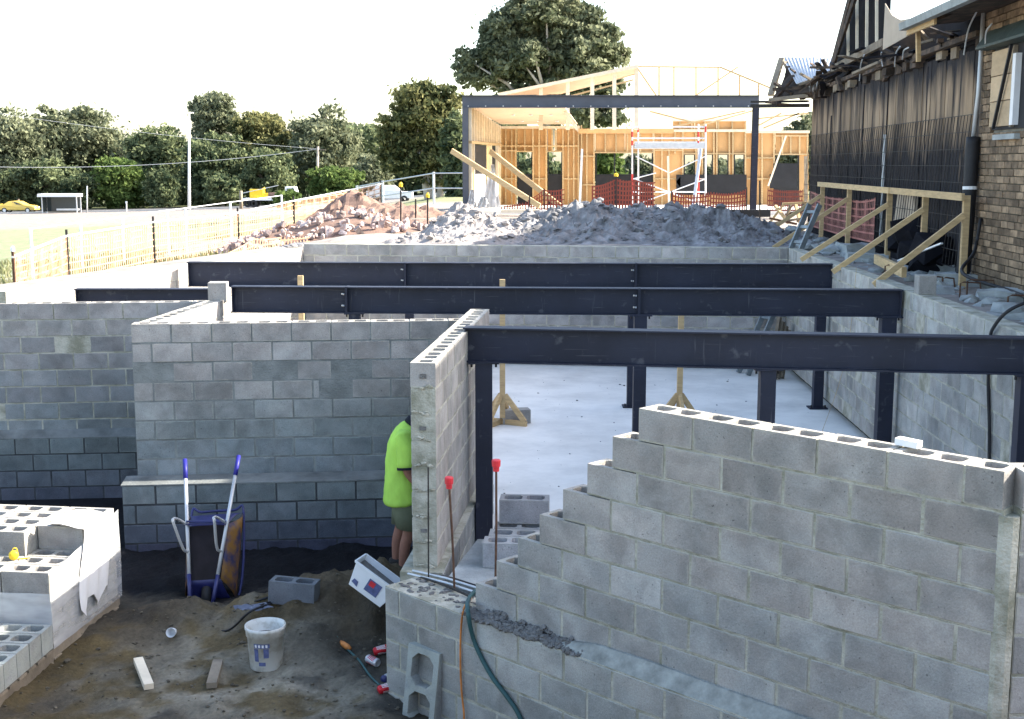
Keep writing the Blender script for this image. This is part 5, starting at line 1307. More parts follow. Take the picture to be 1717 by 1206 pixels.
for i, (px, py, dx) in enumerate([(1560, 472, .16), (1580, 474, .15), (1622, 478, .32), (1690, 505, .4), (1610, 482, .24), (1484, 452, .14)]):
    p = onz(px, py, .04); h = .045
    pts = [p + Vector((0, 0, -.12)), p + Vector((0, 0, h)), p + Vector((.04, 0, h + .015)), p + Vector((dx, .05, h + .0)), p + Vector((dx + .02, .06, h - .1))]
    tag(MB().tube(pts, .010, 6).build('bent_bar', M['rust'], loc=p), 'bent rusty bar in the broken footings right of the basement, %s from the left' % ORD[sorted([1560, 1580, 1622, 1690, 1610, 1484]).index(px)], 'steel bar', 'bent bars in the broken footings')
mb = MB()
for i in range(260):
    t = random.random(); Y = random.uniform(11, 30); x = random.uniform(F1.x - (21.62 - Y)*.034 + .25, 5.55 + .0655*(Y-15.8))
    r = abs(random.gauss(0, .05)) + .02; mb.chunk((x, Y, gz(x, Y) + r*.4), r, (1.3, 1, .7), i + 300, .35)
tag(mb.build('rubble_scatter', M['footing']), 'small rubble scattered between the basement and the old building', 'rubble', kind='stuff')
# black hose on the ground by the brick wall
tag(MB().tube(smooth_path([ow(-.1, .75, .10), ow(-.25, .35, .2), ow(-.7, .12, .45), onz(1700, 490, 0), onz(1740, 510, .0)]), .022, 8).build('hose', M['rubber'], smooth=True), 'black hose coming down beside the old brick wall', 'hose')
# ladder in the far right corner
root = thing('ladder', 'grey aluminium ladder leaning out of the far right corner of the basement', 'ladder', (3.95, 21.3, PZ))
la, lb = Vector((3.93, 21.2, PZ + .01)), at(1366, 343, 21.7)
dv = (lb - la).normalized(); sv = dv.cross(Vector((0, 1, 0))).normalized(); hv = Vector((.35, -.94, 0)).normalized(); sv = (hv - dv*hv.dot(dv)).normalized()
for k in (-1, 1): MB().bar(la + sv*.15*k, lb + sv*.15*k, .035, .09, up=dv.cross(sv)).build('stile', M['gutter'], root)
for i in range(11):
    p = la + dv*(.2 + i*.28)
    if (p - la).length < (lb-la).length - .05: MB().bar(p - sv*.15, p + sv*.15, .03, .05, up=dv).build('rung', M['gutter'], root)
# planks leaning low in that corner
for i in range(4):
    a = Vector((4.28 + .07*i, 20.6 + .05*i, PZ + .02)); MB_ = MB().bar(a, a + Vector((.16, .25, 1.0 - .08*i)), .05, .10)
    tag(MB_.build('short_plank', M['old_timber'], loc=a), 'reddish short plank leaning near the ladder, %s from the camera' % ORD[i], 'plank', 'short planks leaning by the ladder')

# ------------------------------------------------------------------ dirt heaps behind the far wall
def heap(name, label, x0, x1, y0, y1, fn, m, step=.045, cat='dirt heap', clods=0, cm=None):
    xs = np.arange(x0, x1, step); ys = np.arange(y0, y1, step); X, Y = np.meshgrid(xs, ys)
    Z = ground_height(X, Y) - .12 + fn(X, Y)
    i = np.arange(len(xs)*len(ys)).reshape(len(ys), len(xs))
    F = np.stack([i[:-1, :-1], i[:-1, 1:], i[1:, 1:], i[1:, :-1]], -1).reshape(-1, 4)
    me = bpy.data.meshes.new(name); c = Vector(((x0+x1)/2, (y0+y1)/2, 0))
    V = np.stack([X - c.x, Y - c.y, Z], -1).reshape(-1, 3); me.from_pydata(V.tolist(), [], F.tolist()); me.materials.append(m)
    o = tag(link(name, me, None, c), label, cat)
    if clods:
        mb = MB(); k = 0; zf = Z
        while k < clods:
            a, b = random.randrange(len(ys)), random.randrange(len(xs))
            if zf[a, b] < ground_height(X[a:a+1, b], Y[a:a+1, b])[0] + .06: k += .3; continue
            r = min(.075, .011*random.paretovariate(1.5)); mb.chunk((X[a, b], Y[a, b], zf[a, b] + r*.2), r, (1.2, 1, .8), int(k*7) + a, .45); k += 1
        tag(mb.build('clods', cm or m, o), kind='stuff')
    return o
def lumps(X, Y, s=0): return .24*np.abs(fbm(X, Y, 1.3, 3, 31+s)) + .26*np.abs(fbm(X, Y, 3.1, 3, 33+s)) + .15*np.abs(fbm(X, Y, 6.5, 3, 35+s)) + .07*np.abs(fbm(X, Y, 14, 2, 37+s))
def h_grey(X, Y):
    cx = [-.6, .6, 1.7, 2.6, 3.6, 4.4, 5.2]; cy = [25.0, 26.2, 25.7, 26.3, 25.6, 25.9, 25.4]; hh = [.17, .36, .42, .33, .34, .25, .15]; rr = [.7, .95, 1.0, .95, .95, .9, .9]
    b = sum(h*np.exp(-(((X-a)/(r*.95))**2 + ((Y-c)/(r*1.35))**2)) for a, c, h, r in zip(cx, cy, hh, rr))
    b = np.minimum(b, .62 + .1*b)
    return b*(1 + .2*fbm(X, Y, .9, 3, 30)) + lumps(X, Y)*np.clip(b*3.2, 0, 1) + .03
heap('grey_dirt_heap', 'long heap of lumpy grey clay behind the far basement wall', -1.9, 6.6, 22.95, 29.4, h_grey, M['lumpgrey'], clods=1700)
def h_pale(X, Y):
    b = .62*np.exp(-(((X+.95)/.75)**2 + ((Y-26.4)/1.3)**2)) + .18*np.exp(-(((X+1.5)/1.1)**2 + ((Y-24.4)/.8)**2)) + .22*np.exp(-(((X+.1)/.8)**2 + ((Y-25.2)/.8)**2))
    return b + lumps(X, Y, 9)*np.clip(b*3, 0, 1)*.8 + .02
heap('pale_dirt_heap', 'paler sunlit heap of sandy soil at the left end of the grey clay', -3.4, .8, 23.0, 29.4, h_pale, M['lumppale'], clods=700)
def h_red(X, Y):
    b = .68*np.exp(-(((X+4.35)/.75)**2 + ((Y-33.5)/1.2)**2)) + .45*np.exp(-(((X+2.9)/1.6)**2 + ((Y-33)/1.5)**2)) + .35*np.exp(-(((X+5.4)/.7)**2 + ((Y-32.3)/1.2)**2))
    return b + lumps(X, Y, 5)*np.clip(b*3, 0, 1)*.7
heap('red_soil_heap', 'heap of reddish soil behind the pile of broken bricks', -6.8, -.6, 29.8, 36.5, h_red, M['redsoil'], .09, clods=80)
# broken brick and concrete rubble, chunk by chunk
root = thing('rubble_pile', 'sunlit pile of broken bricks and concrete left of the dirt heaps', 'rubble', (-4.2, 28.5, gz(-4.2, 28.5)))
cms = []
for k in range(8):
    mb = MB()
    if k % 2: mb.chunk((0, 0, 0), 1, (1.2, .9, .7), 500 + k, .3)
    else:
        bmx = bmesh.new(); bmesh.ops.create_cube(bmx, size=1.5)
        rr_ = random.Random(k); mb.add([Vector((v.co.x*1.2, v.co.y*.8, v.co.z*.65)) + Vector((rr_.uniform(-.25, .25), rr_.uniform(-.25, .25), rr_.uniform(-.2, .2))) for v in bmx.verts], [[v.index for v in f.verts] for f in bmx.faces]); bmx.free()
    cms.append(mb.mesh('rubble_chunk', M['rubble']))
def rub_h(x, y): return .50*math.exp(-(((x+4.25)/1.05)**2 + ((y-28.9)/1.0)**2)) + .30*math.exp(-(((x+5.6)/.9)**2 + ((y-28.4)/.9)**2)) + .32*math.exp(-(((x+3.0)/.9)**2 + ((y-28.9)/.9)**2))
n = 0
while n < 285:
    x, y = random.uniform(-6.9, -1.7), random.uniform(26.8, 30.8); h = rub_h(x, y)
    if h < .07: continue
    r = random.choice([.04, .05, .05, .06, .07, .08, .09, .12]); p = Vector((x, y, gz(x, y) + h*random.uniform(.55, 1.0)))
    link('rubble_chunk', random.choice(cms), root, p - root.location, (random.uniform(0, 6), random.uniform(0, 6), random.uniform(0, 6)), (r, r, r)); n += 1
xs = np.arange(-7, -1.5, .12); ys = np.arange(26.6, 31, .12); X, Y = np.meshgrid(xs, ys)
Z = ground_height(X, Y) - .08 + .50*np.exp(-(((X+4.25)/1.05)**2 + ((Y-28.9)/1.0)**2))*.85 + .28*np.exp(-(((X+5.6)/.9)**2 + ((Y-28.4)/.9)**2)) + .3*np.exp(-(((X+3.0)/.9)**2 + ((Y-28.9)/.9)**2))*.9 + .05*fbm(X, Y, 2, 3, 5)
i = np.arange(len(xs)*len(ys)).reshape(len(ys), len(xs)); F = np.stack([i[:-1, :-1], i[:-1, 1:], i[1:, 1:], i[1:, :-1]], -1).reshape(-1, 4)
me = bpy.data.meshes.new('fill'); V = np.stack([X, Y, Z], -1).reshape(-1, 3) - np.array(root.location); me.from_pydata(V.tolist(), [], F.tolist()); me.materials.append(M['redsoil']); link('fill', me, root)
# dark spoil strip just outside the left basement wall
mb = MB()
for i in range(170):
    t = random.random(); a = onz(330, 428, -.1); b_ = onz(520, 402, -.1); p = a*(1-t) + b_*t + Vector((-.25 + random.uniform(-.2, .1), random.uniform(.1, .6), 0)); r = random.uniform(.03, .10)
    mb.chunk((p.x, p.y, gz(p.x, p.y) + r*.4), r, (1.4, 1, .6), i + 700, .4)
tag(mb.build('dark_spoil', M['lumpgrey']), 'strip of dark clods along the top of the left basement wall', 'spoil', kind='stuff')

# ------------------------------------------------------------------ steel portal and timber framed building
root = thing('steel_portal', 'dark grey steel portal frame standing in front of the timber building', 'steel frame', (3, 38.2, 0))
YP = 38.2
def rbox(x0, y0, x1, y1, Y, t, yback=None):
    """solid whose front face covers this rectangle of the photograph at depth Y and that runs t metres back"""
    a, b, c, d = at(x0, y1, Y), at(x1, y1, Y), at(x1, y0, Y), at(x0, y0, Y)
    k = Vector((0, t, 0)); return [a, b, b + k, a + k, d, c, c + k, d + k]
def rb(name, x0, y0, x1, y1, Y, t, m, par, label=None):
    return MB().hexa(rbox(x0, y0, x1, y1, Y, t)).build(name, m, par, label=label)
pb = MB()
pL, pR = at(775, 160, YP), at(1273, 162, YP)
ptop = pL.z; pbot = at(775, 181, YP).z
mb = MB(); mb.bar((pL.x, YP, ptop - .008), (pR.x, YP, ptop - .008), .17, .016); mb.bar((pL.x, YP, pbot + .008), (pR.x, YP, pbot + .008), .17, .016); mb.bar((pL.x, YP, (ptop+pbot)/2), (pR.x, YP, (ptop+pbot)/2), .012, ptop - pbot - .032)
mb.add([], [])
M['steel_far'] = mat('grey_primed_steel', (.075, .085, .105), .5, var=.12, scale=3)
mb.build('beam', M['steel_far'], root)
for x in (pL.x + .09, pR.x - .09):
    g = gz(x, YP) - .05; mb = MB(); mb.box((x, YP - .07, (g+pbot)/2), (.18, .014, pbot - g)); mb.box((x, YP + .07, (g+pbot)/2), (.18, .014, pbot - g)); mb.box((x, YP, (g+pbot)/2), (.012, .126, pbot - g)); mb.build('column', M['steel_far'] if x < 0 else M['steel'], root)
mb = MB()
for px in np.linspace(785, 1255, 17): p = at(px, 178, YP - .095); mb.box(p, (.03, .02, .03))
mb.build('bolt', M['bolt'], root)

root = thing('timber_building', 'half built timber framed building with orange sheathing and open studs', 'building', (2.5, 44, 0))
YB = 44.0
PANELS = [(838, 213, 867, 349), (867, 213, 893, 253), (893, 213, 918, 349), (918, 256, 943, 253.5), (943, 213, 970, 349), (970, 216, 998, 349), (998, 216, 1048, 255), (1048, 216, 1095, 255), (1095, 216, 1146, 349), (1146, 216, 1198, 258), (1198, 216, 1250, 258), (1166, 258, 1179, 294), (1196, 258, 1203, 294), (1222, 258, 1230, 294), (1249, 258, 1300, 351), (1250, 220, 1300, 258), (1300, 220, 1356, 258), (1340, 258, 1356, 351), (1095, 349, 1096, 350), (1128, 200, 1165, 216), (1165, 200, 1202, 216), (1202, 203, 1252, 220), (918, 213, 925, 253), (933, 213, 943, 253)]
for q in PANELS:
    if q[3] - q[1] < 3: continue
    rb('sheathing_panel', q[0] + .4, q[1], q[2] - .4, q[3], YB + .12, .02, M['ply'], root)
studs = [(840, 216, 349), (848, 216, 349), (858, 216, 349), (865, 216, 349), (880, 216, 253), (894, 216, 349), (904, 216, 349), (916, 216, 349), (926, 218, 253), (932, 218, 253), (944, 216, 349), (953, 216, 349), (962, 216, 349), (970, 210, 349), (975, 210, 349), (984, 218, 349), (996, 218, 349), (1015, 222, 255), (1033, 222, 255), (1052, 222, 255), (1074, 222, 255), (1097, 218, 349), (1110, 218, 349), (1122, 253, 349), (1132, 218, 258), (1145, 218, 349), (1167, 218, 294), (1178, 218, 294), (1197, 218, 294), (1202, 218, 294), (1223, 218, 294), (1229, 218, 294), (1250, 205, 351), (1262, 220, 351), (1278, 220, 351), (1298, 220, 351), (1312, 228, 258), (1326, 228, 258), (1341, 228, 258), (1354, 220, 351), (1140, 200, 218), (1160, 200, 218), (1182, 200, 218), (1205, 203, 220), (1228, 203, 220)]
for x, a, b_ in studs: rb('stud', x - 1.2, a, x + 1.2, b_, YB, .09, M['pine'], root)
for x0, x1, y in [(838, 970, 245), (838, 867, 253), (865, 895, 254), (916, 945, 254), (893, 918, 300), (945, 970, 300), (970, 998, 262), (970, 998, 310), (838, 866, 300), (996, 1097, 256), (1097, 1146, 252), (1097, 1146, 300), (1145, 1250, 258), (1250, 1300, 265), (1298, 1356, 259), (1250, 1300, 300), (1298, 1356, 228)]:
    rb('nogging', x0, y - 1.1, x1, y + 1.1, YB - .004, .08, M['pine'], root)
for x0, x1, y in [(836, 972, 213.5), (968, 1252, 219), (1126, 1254, 201), (1250, 1358, 221)]:
    rb('top_plate', x0, y - 2, x1, y + 2.4, YB - .012, .11, M['pine_pale'], root)
rb('lintel', 970, 216, 1130, 224, YB - .03, .05, M['ply'], root)
rb('bottom_plate', 838, 346, 1356, 350, YB - .008, .10, M['pine'], root)
# windows with dark frames, and black wrap below them
def window(x0, y0, x1, y1, n=1, glass=True):
    w = MB()
    for a, b_, c, d in [(x0, y0, x1, y0 + 2), (x0, y1 - 1.5, x1, y1), (x0, y0 + 2, x0 + 2, y1 - 1.5), (x1 - 2, y0 + 2, x1, y1 - 1.5)]: w.hexa(rbox(a, b_, c, d, YB + .03, .07))
    for k in range(1, n): xm = x0 + (x1-x0)*k/n; w.hexa(rbox(xm - 1, y0 + 2, xm + 1, y1 - 1.5, YB + .034, .06))
    w.build('window', M['sarking'], root)
window(998.5, 255, 1095, 294, 3); window(1146.5, 258, 1166, 294); window(1179.5, 258, 1196, 294); window(1203, 258, 1222, 294); window(1230.5, 258, 1249, 294); window(1300, 258, 1340, 352)
for q in [(868, 292, 893, 349), (918.5, 292, 943, 349), (998.5, 294, 1095, 349)]: rb('black_wrap', *q, YB + .06, .02, M['sarking'], root)
rb('black_wrap', 1134, 293, 1252, 327, YB - .10, .03, M['sarking'], root); rb('black_wrap', 1146, 327, 1250, 349, YB + .05, .02, M['ply'], root)
MB().prism([at(1134, 305, YB-.1), at(1141, 296, YB-.1), at(1141, 316, YB-.1)], (0, .03, 0)).build('black_wrap', M['sarking'], root)
for q in [(1297, 274, 1337, 292), (1291, 292, 1337, 316), (1297, 316, 1340, 350)]: rb('black_wrap', *q, YB - .2 + .03*(q[1] > 300), .03, M['sarking'], root)
for q in [(868, 253, 893, 292), (918.5, 253, 943, 292)]:
    w = MB()
    for a, b_, c, d in [(q[0], q[1], q[0]+1.8, q[3]), (q[2]-1.8, q[1], q[2], q[3]), (q[0]+1.8, q[1], q[2]-1.8, q[1]+1.8)]: w.hexa(rbox(a, b_, c, d, YB + .03, .07))
    w.build('window', M['sarking'], root)
# left side wall: from the portal post back to the rear wall
sa, sb = Vector((pL.x + .22, 38.35, 0)), Vector((at(839, 300, YB).x, YB, 0))
sd_ = sb - sa; sl_ = sd_.length; sdn = sd_.normalized(); snn = Vector((sdn.y, -sdn.x, 0))
def SWp(s, z, o=0): return sa + sdn*s + snn*o + Vector((0, 0, z))
def ztop_s(s): return 3.12 + (2.70 - 3.12)*s/sl_
def sbox(name, s0, s1, z0, z1, o0, o1, m, slope=False):
    zz = (ztop_s(s0), ztop_s(s1)) if slope else (z1, z1)
    return MB().hexa([SWp(s0, z0, o0), SWp(s1, z0, o0), SWp(s1, z0, o1), SWp(s0, z0, o1), SWp(s0, zz[0], o0), SWp(s1, zz[1], o0), SWp(s1, zz[1], o1), SWp(s0, zz[0], o1)]).build(name, m, root)
for k in range(5): sbox('sheathing_panel', .05 + k*sl_/5, (k+1)*sl_/5 - .02, 2.10, 0, -.06, -.04, M['osb'], True)
for s in np.arange(.02, sl_, .45): sbox('stud', s, s + .045, 2.1 if (.9 < s < 3.2 or 3.7 < s < 4.9) else .05, 0, -.04, .05, M['pine_pale'], True)
sbox('top_plate', 0, sl_, 2.02, 2.10, -.045, .055, M['pine'])
sbox('sheathing_panel', 3.2, 3.7, .05, 2.02, -.06, -.04, M['osb']); sbox('sheathing_panel', 5.0, sl_, .05, 2.02, -.06, -.04, M['osb']); sbox('sheathing_panel', 0.05, .85, .05, 2.02, -.06, -.04, M['osb'])
sbox('black_wrap', .95, 3.15, .9, 2.0, -.07, -.05, M['sarking']); sbox('black_wrap', 3.75, 4.95, .9, 2.0, -.07, -.05, M['sarking'])
sbox('plastic_sheet', .95, 2.9, .05, 1.1, -.06, -.04, M['plastic_sheet'])
# sloping ceiling over the left bay
c0, c1, c2, c3 = Vector((pL.x + .1, 38.35, 3.14)), Vector((at(945, 185, 38.35).x, 38.35, 3.14)), Vector((at(968, 214, YB).x, YB, 2.76)), Vector((sb.x, YB, 2.76))
MB().hexa([c0, c1, c2, c3, c0 + Vector((0, 0, .02)), c1 + Vector((0, 0, .02)), c2 + Vector((0, 0, .02)), c3 + Vector((0, 0, .02))]).build('ceiling_lining', M['ceiling'], root)
for t in (.45, .8):
    for u in (.35, .55, .78):
        p = (c0*(1-t) + c3*t)*(1-u) + (c1*(1-t) + c2*t)*u; MB().lathe([(0, -.03), (.05, -.03), (.06, 0)], 10, Matrix.Translation(p - Vector((0, 0, .005)))).build('ceiling_lamp_hole', M['white'], root)
# raking roof frame above the beam
YR = 41.0
def bar_px(name, a, b, Y, w, h, m, Y2=None):
    return MB().bar(at(*a, Y), at(*b, Y2 or Y), w, h, up=(0, -1, 0)).build(name, m, root)
bar_px('rafter', (836, 159), (1070, 111), YR, .10, .16, M['pine_pale']); bar_px('rafter', (850, 172), (1066, 124), YR + 1.6, .05, .14, M['pine']); bar_px('rafter', (930, 168), (1062, 134), YR + 2.4, .05, .12, M['pine'])
MB().prism([at(846, 160, YR + .1), at(1064, 114, YR + .1), at(1064, 126, YR + 1.8), at(940, 158, YR + 1.8)], (0, 0, .02)).build('roof_lining', M['ceiling'], root)
for x, y0 in ((907, 146), (952, 137), (993, 128), (1030, 121), (1067, 112)): bar_px('gable_stud', (x, y0), (x, 218), YR + .1, .12, .08, M['pine_pale'])
bar_px('raking_prop', (944, 182), (968, 218), 40, .08, .10, M['pine_pale'])
# hip roof trusses on the right, pale in the sun
for (a, b_, Y) in [((1067, 112), (1208, 113), 43), ((1208, 113), (1302, 152), 43), ((1067, 112), (1100, 160), 44), ((1105, 113), (1105, 160), 44.5), ((1130, 113), (1130, 160), 44.5), ((1167, 113), (1167, 160), 44.5), ((1204, 113), (1204, 160), 44.5), ((1167, 160), (1238, 112), 45), ((1240, 127), (1240, 160), 45), ((1272, 140), (1272, 162), 45)]:
    bar_px('truss_member', a, b_, Y, .05, .07, M['pine'])
for (a, b_, Y) in [((1090, 187), (1160, 205), 42), ((1128, 213), (1250, 186), 43), ((1170, 212), (1262, 186), 42.5), ((1262, 200), (1356, 190), 43.5), ((1280, 215), (1340, 190), 43.5), ((1273, 210), (1310, 190), 43)]:
    bar_px('truss_member', a, b_, Y, .05, .08, M['pine'])
bar_px('corner_prop', (1318, 228), (1288, 312), 42.5, .05, .07, M['pine_pale'])
rb('low_timber', 1349, 262, 1354, 350, 42, .08, M['old_timber'], root)
MB().hexa([Vector(p) for p in [(-1.6, 38.2, -.25), (12, 38.2, -.25), (12, 45, -.25), (-1.6, 45, -.25), (-1.6, 38.2, .02), (12, 38.2, .02), (12, 45, .02), (-1.6, 45, .02)]]).build('floor_slab', M['slab'], root)
# the torn plastic hanging at the left wall
mb = MB(); rr_ = random.Random(4)
for (x0, x1, yt, Y) in [(783, 800, 318, 38.0), (808, 840, 292, 38.3), (818, 834, 276, 39), (798, 822, 330, 37.8)]:
    n = 8; pts = []
    for j in range(n+1):
        t = j/n
        for i in range(n+1):
            s = i/n - .5; w = .35 + .65*t
            p = at((x0+x1)/2 + s*(x1-x0)*w, yt + (349-yt)*t, Y); pts.append(p + Vector((0, .10*math.sin(i*2.2 + j*.8), 0)))
    mb.add(pts, [(j*(n+1)+i, j*(n+1)+i+1, (j+1)*(n+1)+i+1, (j+1)*(n+1)+i) for j in range(n) for i in range(n)])
tag(mb.build('plastic_sheet', M['plastic_sheet'], smooth=True, loc=at(820, 345, 38)), 'torn white plastic sheeting bunched at the foot of the left timber wall', 'plastic sheet')
# long diagonal braces in front
for i, (a, b_, Ya, Yb2) in enumerate([((757, 253), (905, 346), 37.6, 36.4), ((822, 254), (942, 348), 38.6, 36.8)]):
    A, B_ = at(*a, Ya), at(*b_, Yb2)
    tag(MB().bar(A, B_, .07, .15).build('brace_timber', M['pine'], loc=A), ['lower long pine brace slanting from the portal post to the ground', 'upper long pine brace slanting inside the portal to the ground'][i], 'brace')
# scaffold tower
YS = 40.2; g = .03
root = thing('scaffold_tower', 'aluminium mobile scaffold tower with a deck in front of the timber wall', 'scaffold', at(1120, 350, YS))
for x, Y in ((1060, YS), (1070, YS + 1.2), (1171, YS + 1.2), (1183, YS)):
    t_, b_ = at(x, 208, Y), at(x, 350, Y); MB().tube([b_, t_], .028, 8).build('upright', M['alu'], root)
    for y0, y1 in ((221, 230), (236, 244), (292, 326)) if x in (1060, 1171) else ((212, 222),):
        MB().tube([at(x, y1, Y), at(x, y0, Y)], .031, 8).build('red_sleeve', M['red_paint'], root)
rb('deck', 1064, 240, 1184, 249, YS, 1.2, M['alu'], root)
rb('deck_edge', 1064, 237.5, 1184, 241, YS + 1.2, .04, M['alu'], root)
for y in (213, 232, 322, 345):
    MB().tube([at(1060, y, YS), at(1183, y, YS)], .022, 8).build('rail', M['alu'], root)
for a, b_ in [((1062, 345), (1183, 300)), ((1062, 300), (1183, 345)), ((1066, 262), (1122, 290)), ((1122, 290), (1183, 262)), ((1062, 300), (1100, 290))]:
    MB().tube([at(*a, YS - .04), at(*b_, YS - .04)], .018, 8).build('brace', M['alu'], root)
for x in (1060, 1183):
    for y in (300, 322, 345): MB().tube([at(x, y, YS), at(x + (8 if x < 1100 else -10), y, YS + 1.2)], .02, 6).build('rung', M['alu'], root)
MB().bar(at(1175, 250, YS - .1), at(1162, 349, YS - .7), .09, .04).build('access_ladder', M['alu'], root)
tag(MB().bar(at(1120, 262, 39.6), at(1122, 349, 39.4), .06, .07).build('timber_prop', M['pine_pale'], loc=at(1122, 349, 39.4)), 'pale pine prop standing inside the scaffold tower', 'timber prop')
tag(MB().bar(at(976, 250, 41), at(972, 347, 40.8), .07, .05).build('timber_prop', M['white'], loc=at(972, 347, 40.8)), 'white batten standing against the timber wall left of the wide window', 'timber prop')
# kerb of dark sleeper and sheets at the foot of the building
tag(MB().hexa(rbox(1195, 352, 1292, 364, 34.5, .2)).build('black_sheet', M['sarking'], loc=at(1240, 364, 34.5)), 'dark sheeted upstand low across the foot of the timber building', 'sheet')
tag(MB().hexa(rbox(840, 352, 905, 357, 33.5, .3)).build('timber_stack', M['pine_pale'], loc=at(870, 357, 33.5)), 'pale timbers lying on the ground behind the dirt heap', 'timber')
root = thing('saw_stools', 'jumble of rusty trestles and timber beside the old building', 'trestle', at(1320, 372, 30))
for a, b_ in [((1292, 372), (1315, 342)), ((1300, 345), (1322, 374)), ((1312, 342), (1352, 340)), ((1326, 342), (1318, 372)), ((1334, 342), (1342, 374)), ((1300, 374), (1346, 366)), ((1290, 366), (1336, 376)), ((1318, 360), (1350, 352)), ((1350, 340), (1338, 372))]:
    MB().bar(at(*a, 30 + random.uniform(-.3, .3)), at(*b_, 30 + random.uniform(-.3, .3)), .07, .05).build('leg', random.choice([M['old_timber'], M['rust'], M['pine']]), root)

# ------------------------------------------------------------------ orange mesh fences
def mesh_run(root, pts, h=1.0, cell=(.075, .14), w=.028, sag=.06, m=None):
    mb = MB()
    for (a, ha), (b_, hb) in zip(pts[:-1], pts[1:]):
        a = Vector(a); b_ = Vector(b_); L_ = (b_-a).length; n = max(2, int(L_/cell[0])); dv = (b_-a)/n
        off = Vector((0, .012, 0))
        for i in range(n):
            t = i/n; hh = (ha*(1-t) + hb*t)*(1 - sag*math.sin(math.pi*t)); p = a + dv*i; q = p + dv*(w/cell[0])
            wv = Vector((.02*math.sin(i*.7), 0, 0)); mb.add([p, q, q + Vector((0, 0, hh)) + wv, p + Vector((0, 0, hh)) + wv], [(0, 1, 2, 3)])
        for k in range(int(max(ha, hb)/cell[1]) + 1):
            f = min(1, k*cell[1]/max(ha, hb))
            m_ = 6
            for i in range(m_):
                t0, t1 = i/m_, (i+1)/m_
                z0 = f*(ha*(1-t0) + hb*t0)*(1 - sag*math.sin(math.pi*t0)); z1 = f*(ha*(1-t1) + hb*t1)*(1 - sag*math.sin(math.pi*t1))
                p, q = a*(1-t0) + b_*t0 - off, a*(1-t1) + b_*t1 - off
                mb.add([p + Vector((0, 0, z0)), q + Vector((0, 0, z1)), q + Vector((0, 0, z1 + w)), p + Vector((0, 0, z0 + w))], [(0, 1, 2, 3)])
    return mb.build('mesh', m or M['mesh_orange'], root)
def picket(root, p, h, m=None, cap=None):
    o = MB().bar(p - Vector((0, 0, .1)), p + Vector((0, 0, h)), .038, .038).build('post', m or M['darksteel'], root)
    if cap: MB().lathe([(0, 0), (.035, 0), (.035, .06), (.02, .085), (0, .085)], 10, Matrix.Translation(p + Vector((0, 0, h - .03)))).build('cap', cap, o)
def gpt(px, Y):
    p = at(px, 400, Y); return Vector((p.x, Y, gz(p.x, Y)))
root = thing('orange_mesh_fence', 'sagging orange plastic mesh fence along the grass left of the basement', 'mesh fence', gpt(258, 27))
run = [(20, 20.5, .72), (112, 24.0, .95), (258, 27.2, .95), (400, 30, .85), (494, 32.5, .95), (640, 41, 1.0)]
fp = [(gpt(x, Y), h) for x, Y, h in run]
mesh_run(root, fp)
for (p, h), (x, Y, _) in zip(fp, run): picket(root, p, h + .12, M['rust'] if x == 20 else None, M['white'] if x == 20 else None)
for (p, h), (q, h2) in zip(fp[:-1], fp[1:]):
    MB().bar(p + Vector((0, -.03, h)), q + Vector((0, -.03, h2)), .03, .03).build('top_tape', M['white'], root)
# temporary barrier of pale posts a little behind
root = thing('white_post_fence', 'row of pale posts with a top wire behind the orange mesh fence', 'fence', gpt(150, 29))
wp = [gpt(x, Y) for x, Y in ((52, 27), (136, 29), (207, 30.5), (282, 32.5), (313, 34), (388, 36), (474, 42))]
for p in wp: MB().tube([p - Vector((0, 0, .1)), p + Vector((0, 0, 1.15))], .032, 8).build('post', M['white'], root)
MB().tube(smooth_path([p + Vector((0, 0, 1.13)) for p in wp], 4), .012, 5).build('wire', M['white'], root)
root = thing('pipe_rail_fence', 'grey pipe rail fence on the far grass beside the timber building', 'fence', gpt(700, 52))
pp = [gpt(x, Y) for x, Y in ((600, 54), (643, 53), (728, 50), (790, 49))]
for p in pp: MB().tube([p - Vector((0, 0, .1)), p + Vector((0, 0, 1.25))], .05, 8).build('post', M['galv'], root)
for z in (1.2, .62): MB().tube([p + Vector((0, 0, z)) for p in pp], .028, 6).build('rail', M['galv'], root)
for i, (px, y0, y1, Y, c) in enumerate([(672, 312, 384, 30, 'yellow'), (697, 334, 384, 30.5, None), (717, 330, 386, 29.5, 'yellow'), (888, 322, 354, 34, None), (1274, 303, 382, 31.5, None), (1062, 262, 0, 0, None)]):
    if not Y: continue
    t_, b_ = at(px, y0, Y), at(px, y1, Y); g = gz(b_.x, Y)
    root = thing('star_picket', ['tallest dark star picket with yellow cap left of the pale heap', 'bare dark star picket between two capped ones', 'dark star picket with yellow cap beside the pale heap', 'dark star picket in front of the timber braces', 'dark star picket in front of the right portal column'][i], 'post', (b_.x, Y, g))
    MB().bar((b_.x, Y, min(b_.z, g)), t_, .035, .035).build('picket', M['darksteel'], root)
    if c: MB().lathe([(0, -.02), (.045, -.02), (.045, .05), (.02, .09), (0, .09)], 10, Matrix.Translation(t_)).build('cap', M['yellow'], root)
tag(MB().bar(at(690, 367, 30.3), at(722, 368, 29.6), .05, .03).build('cross_batten', M['pine_pale'], loc=at(690, 367, 30.3)), 'short pale batten tied across the two small star pickets', 'batten')
M['mesh_shade'] = mat('shaded_orange_mesh', (.23, .05, .032), .6, var=.1)  # shaded copy of the orange mesh, shade put into a darker red
root = thing('shaded_mesh_fence', 'orange mesh fence with shade painted red, strung across the front of the timber building', 'mesh fence', at(1000, 350, 37))
def mp(px, y0, y1, Y): b_ = at(px, y1, Y); return (b_, at(px, y0, Y).z - b_.z)
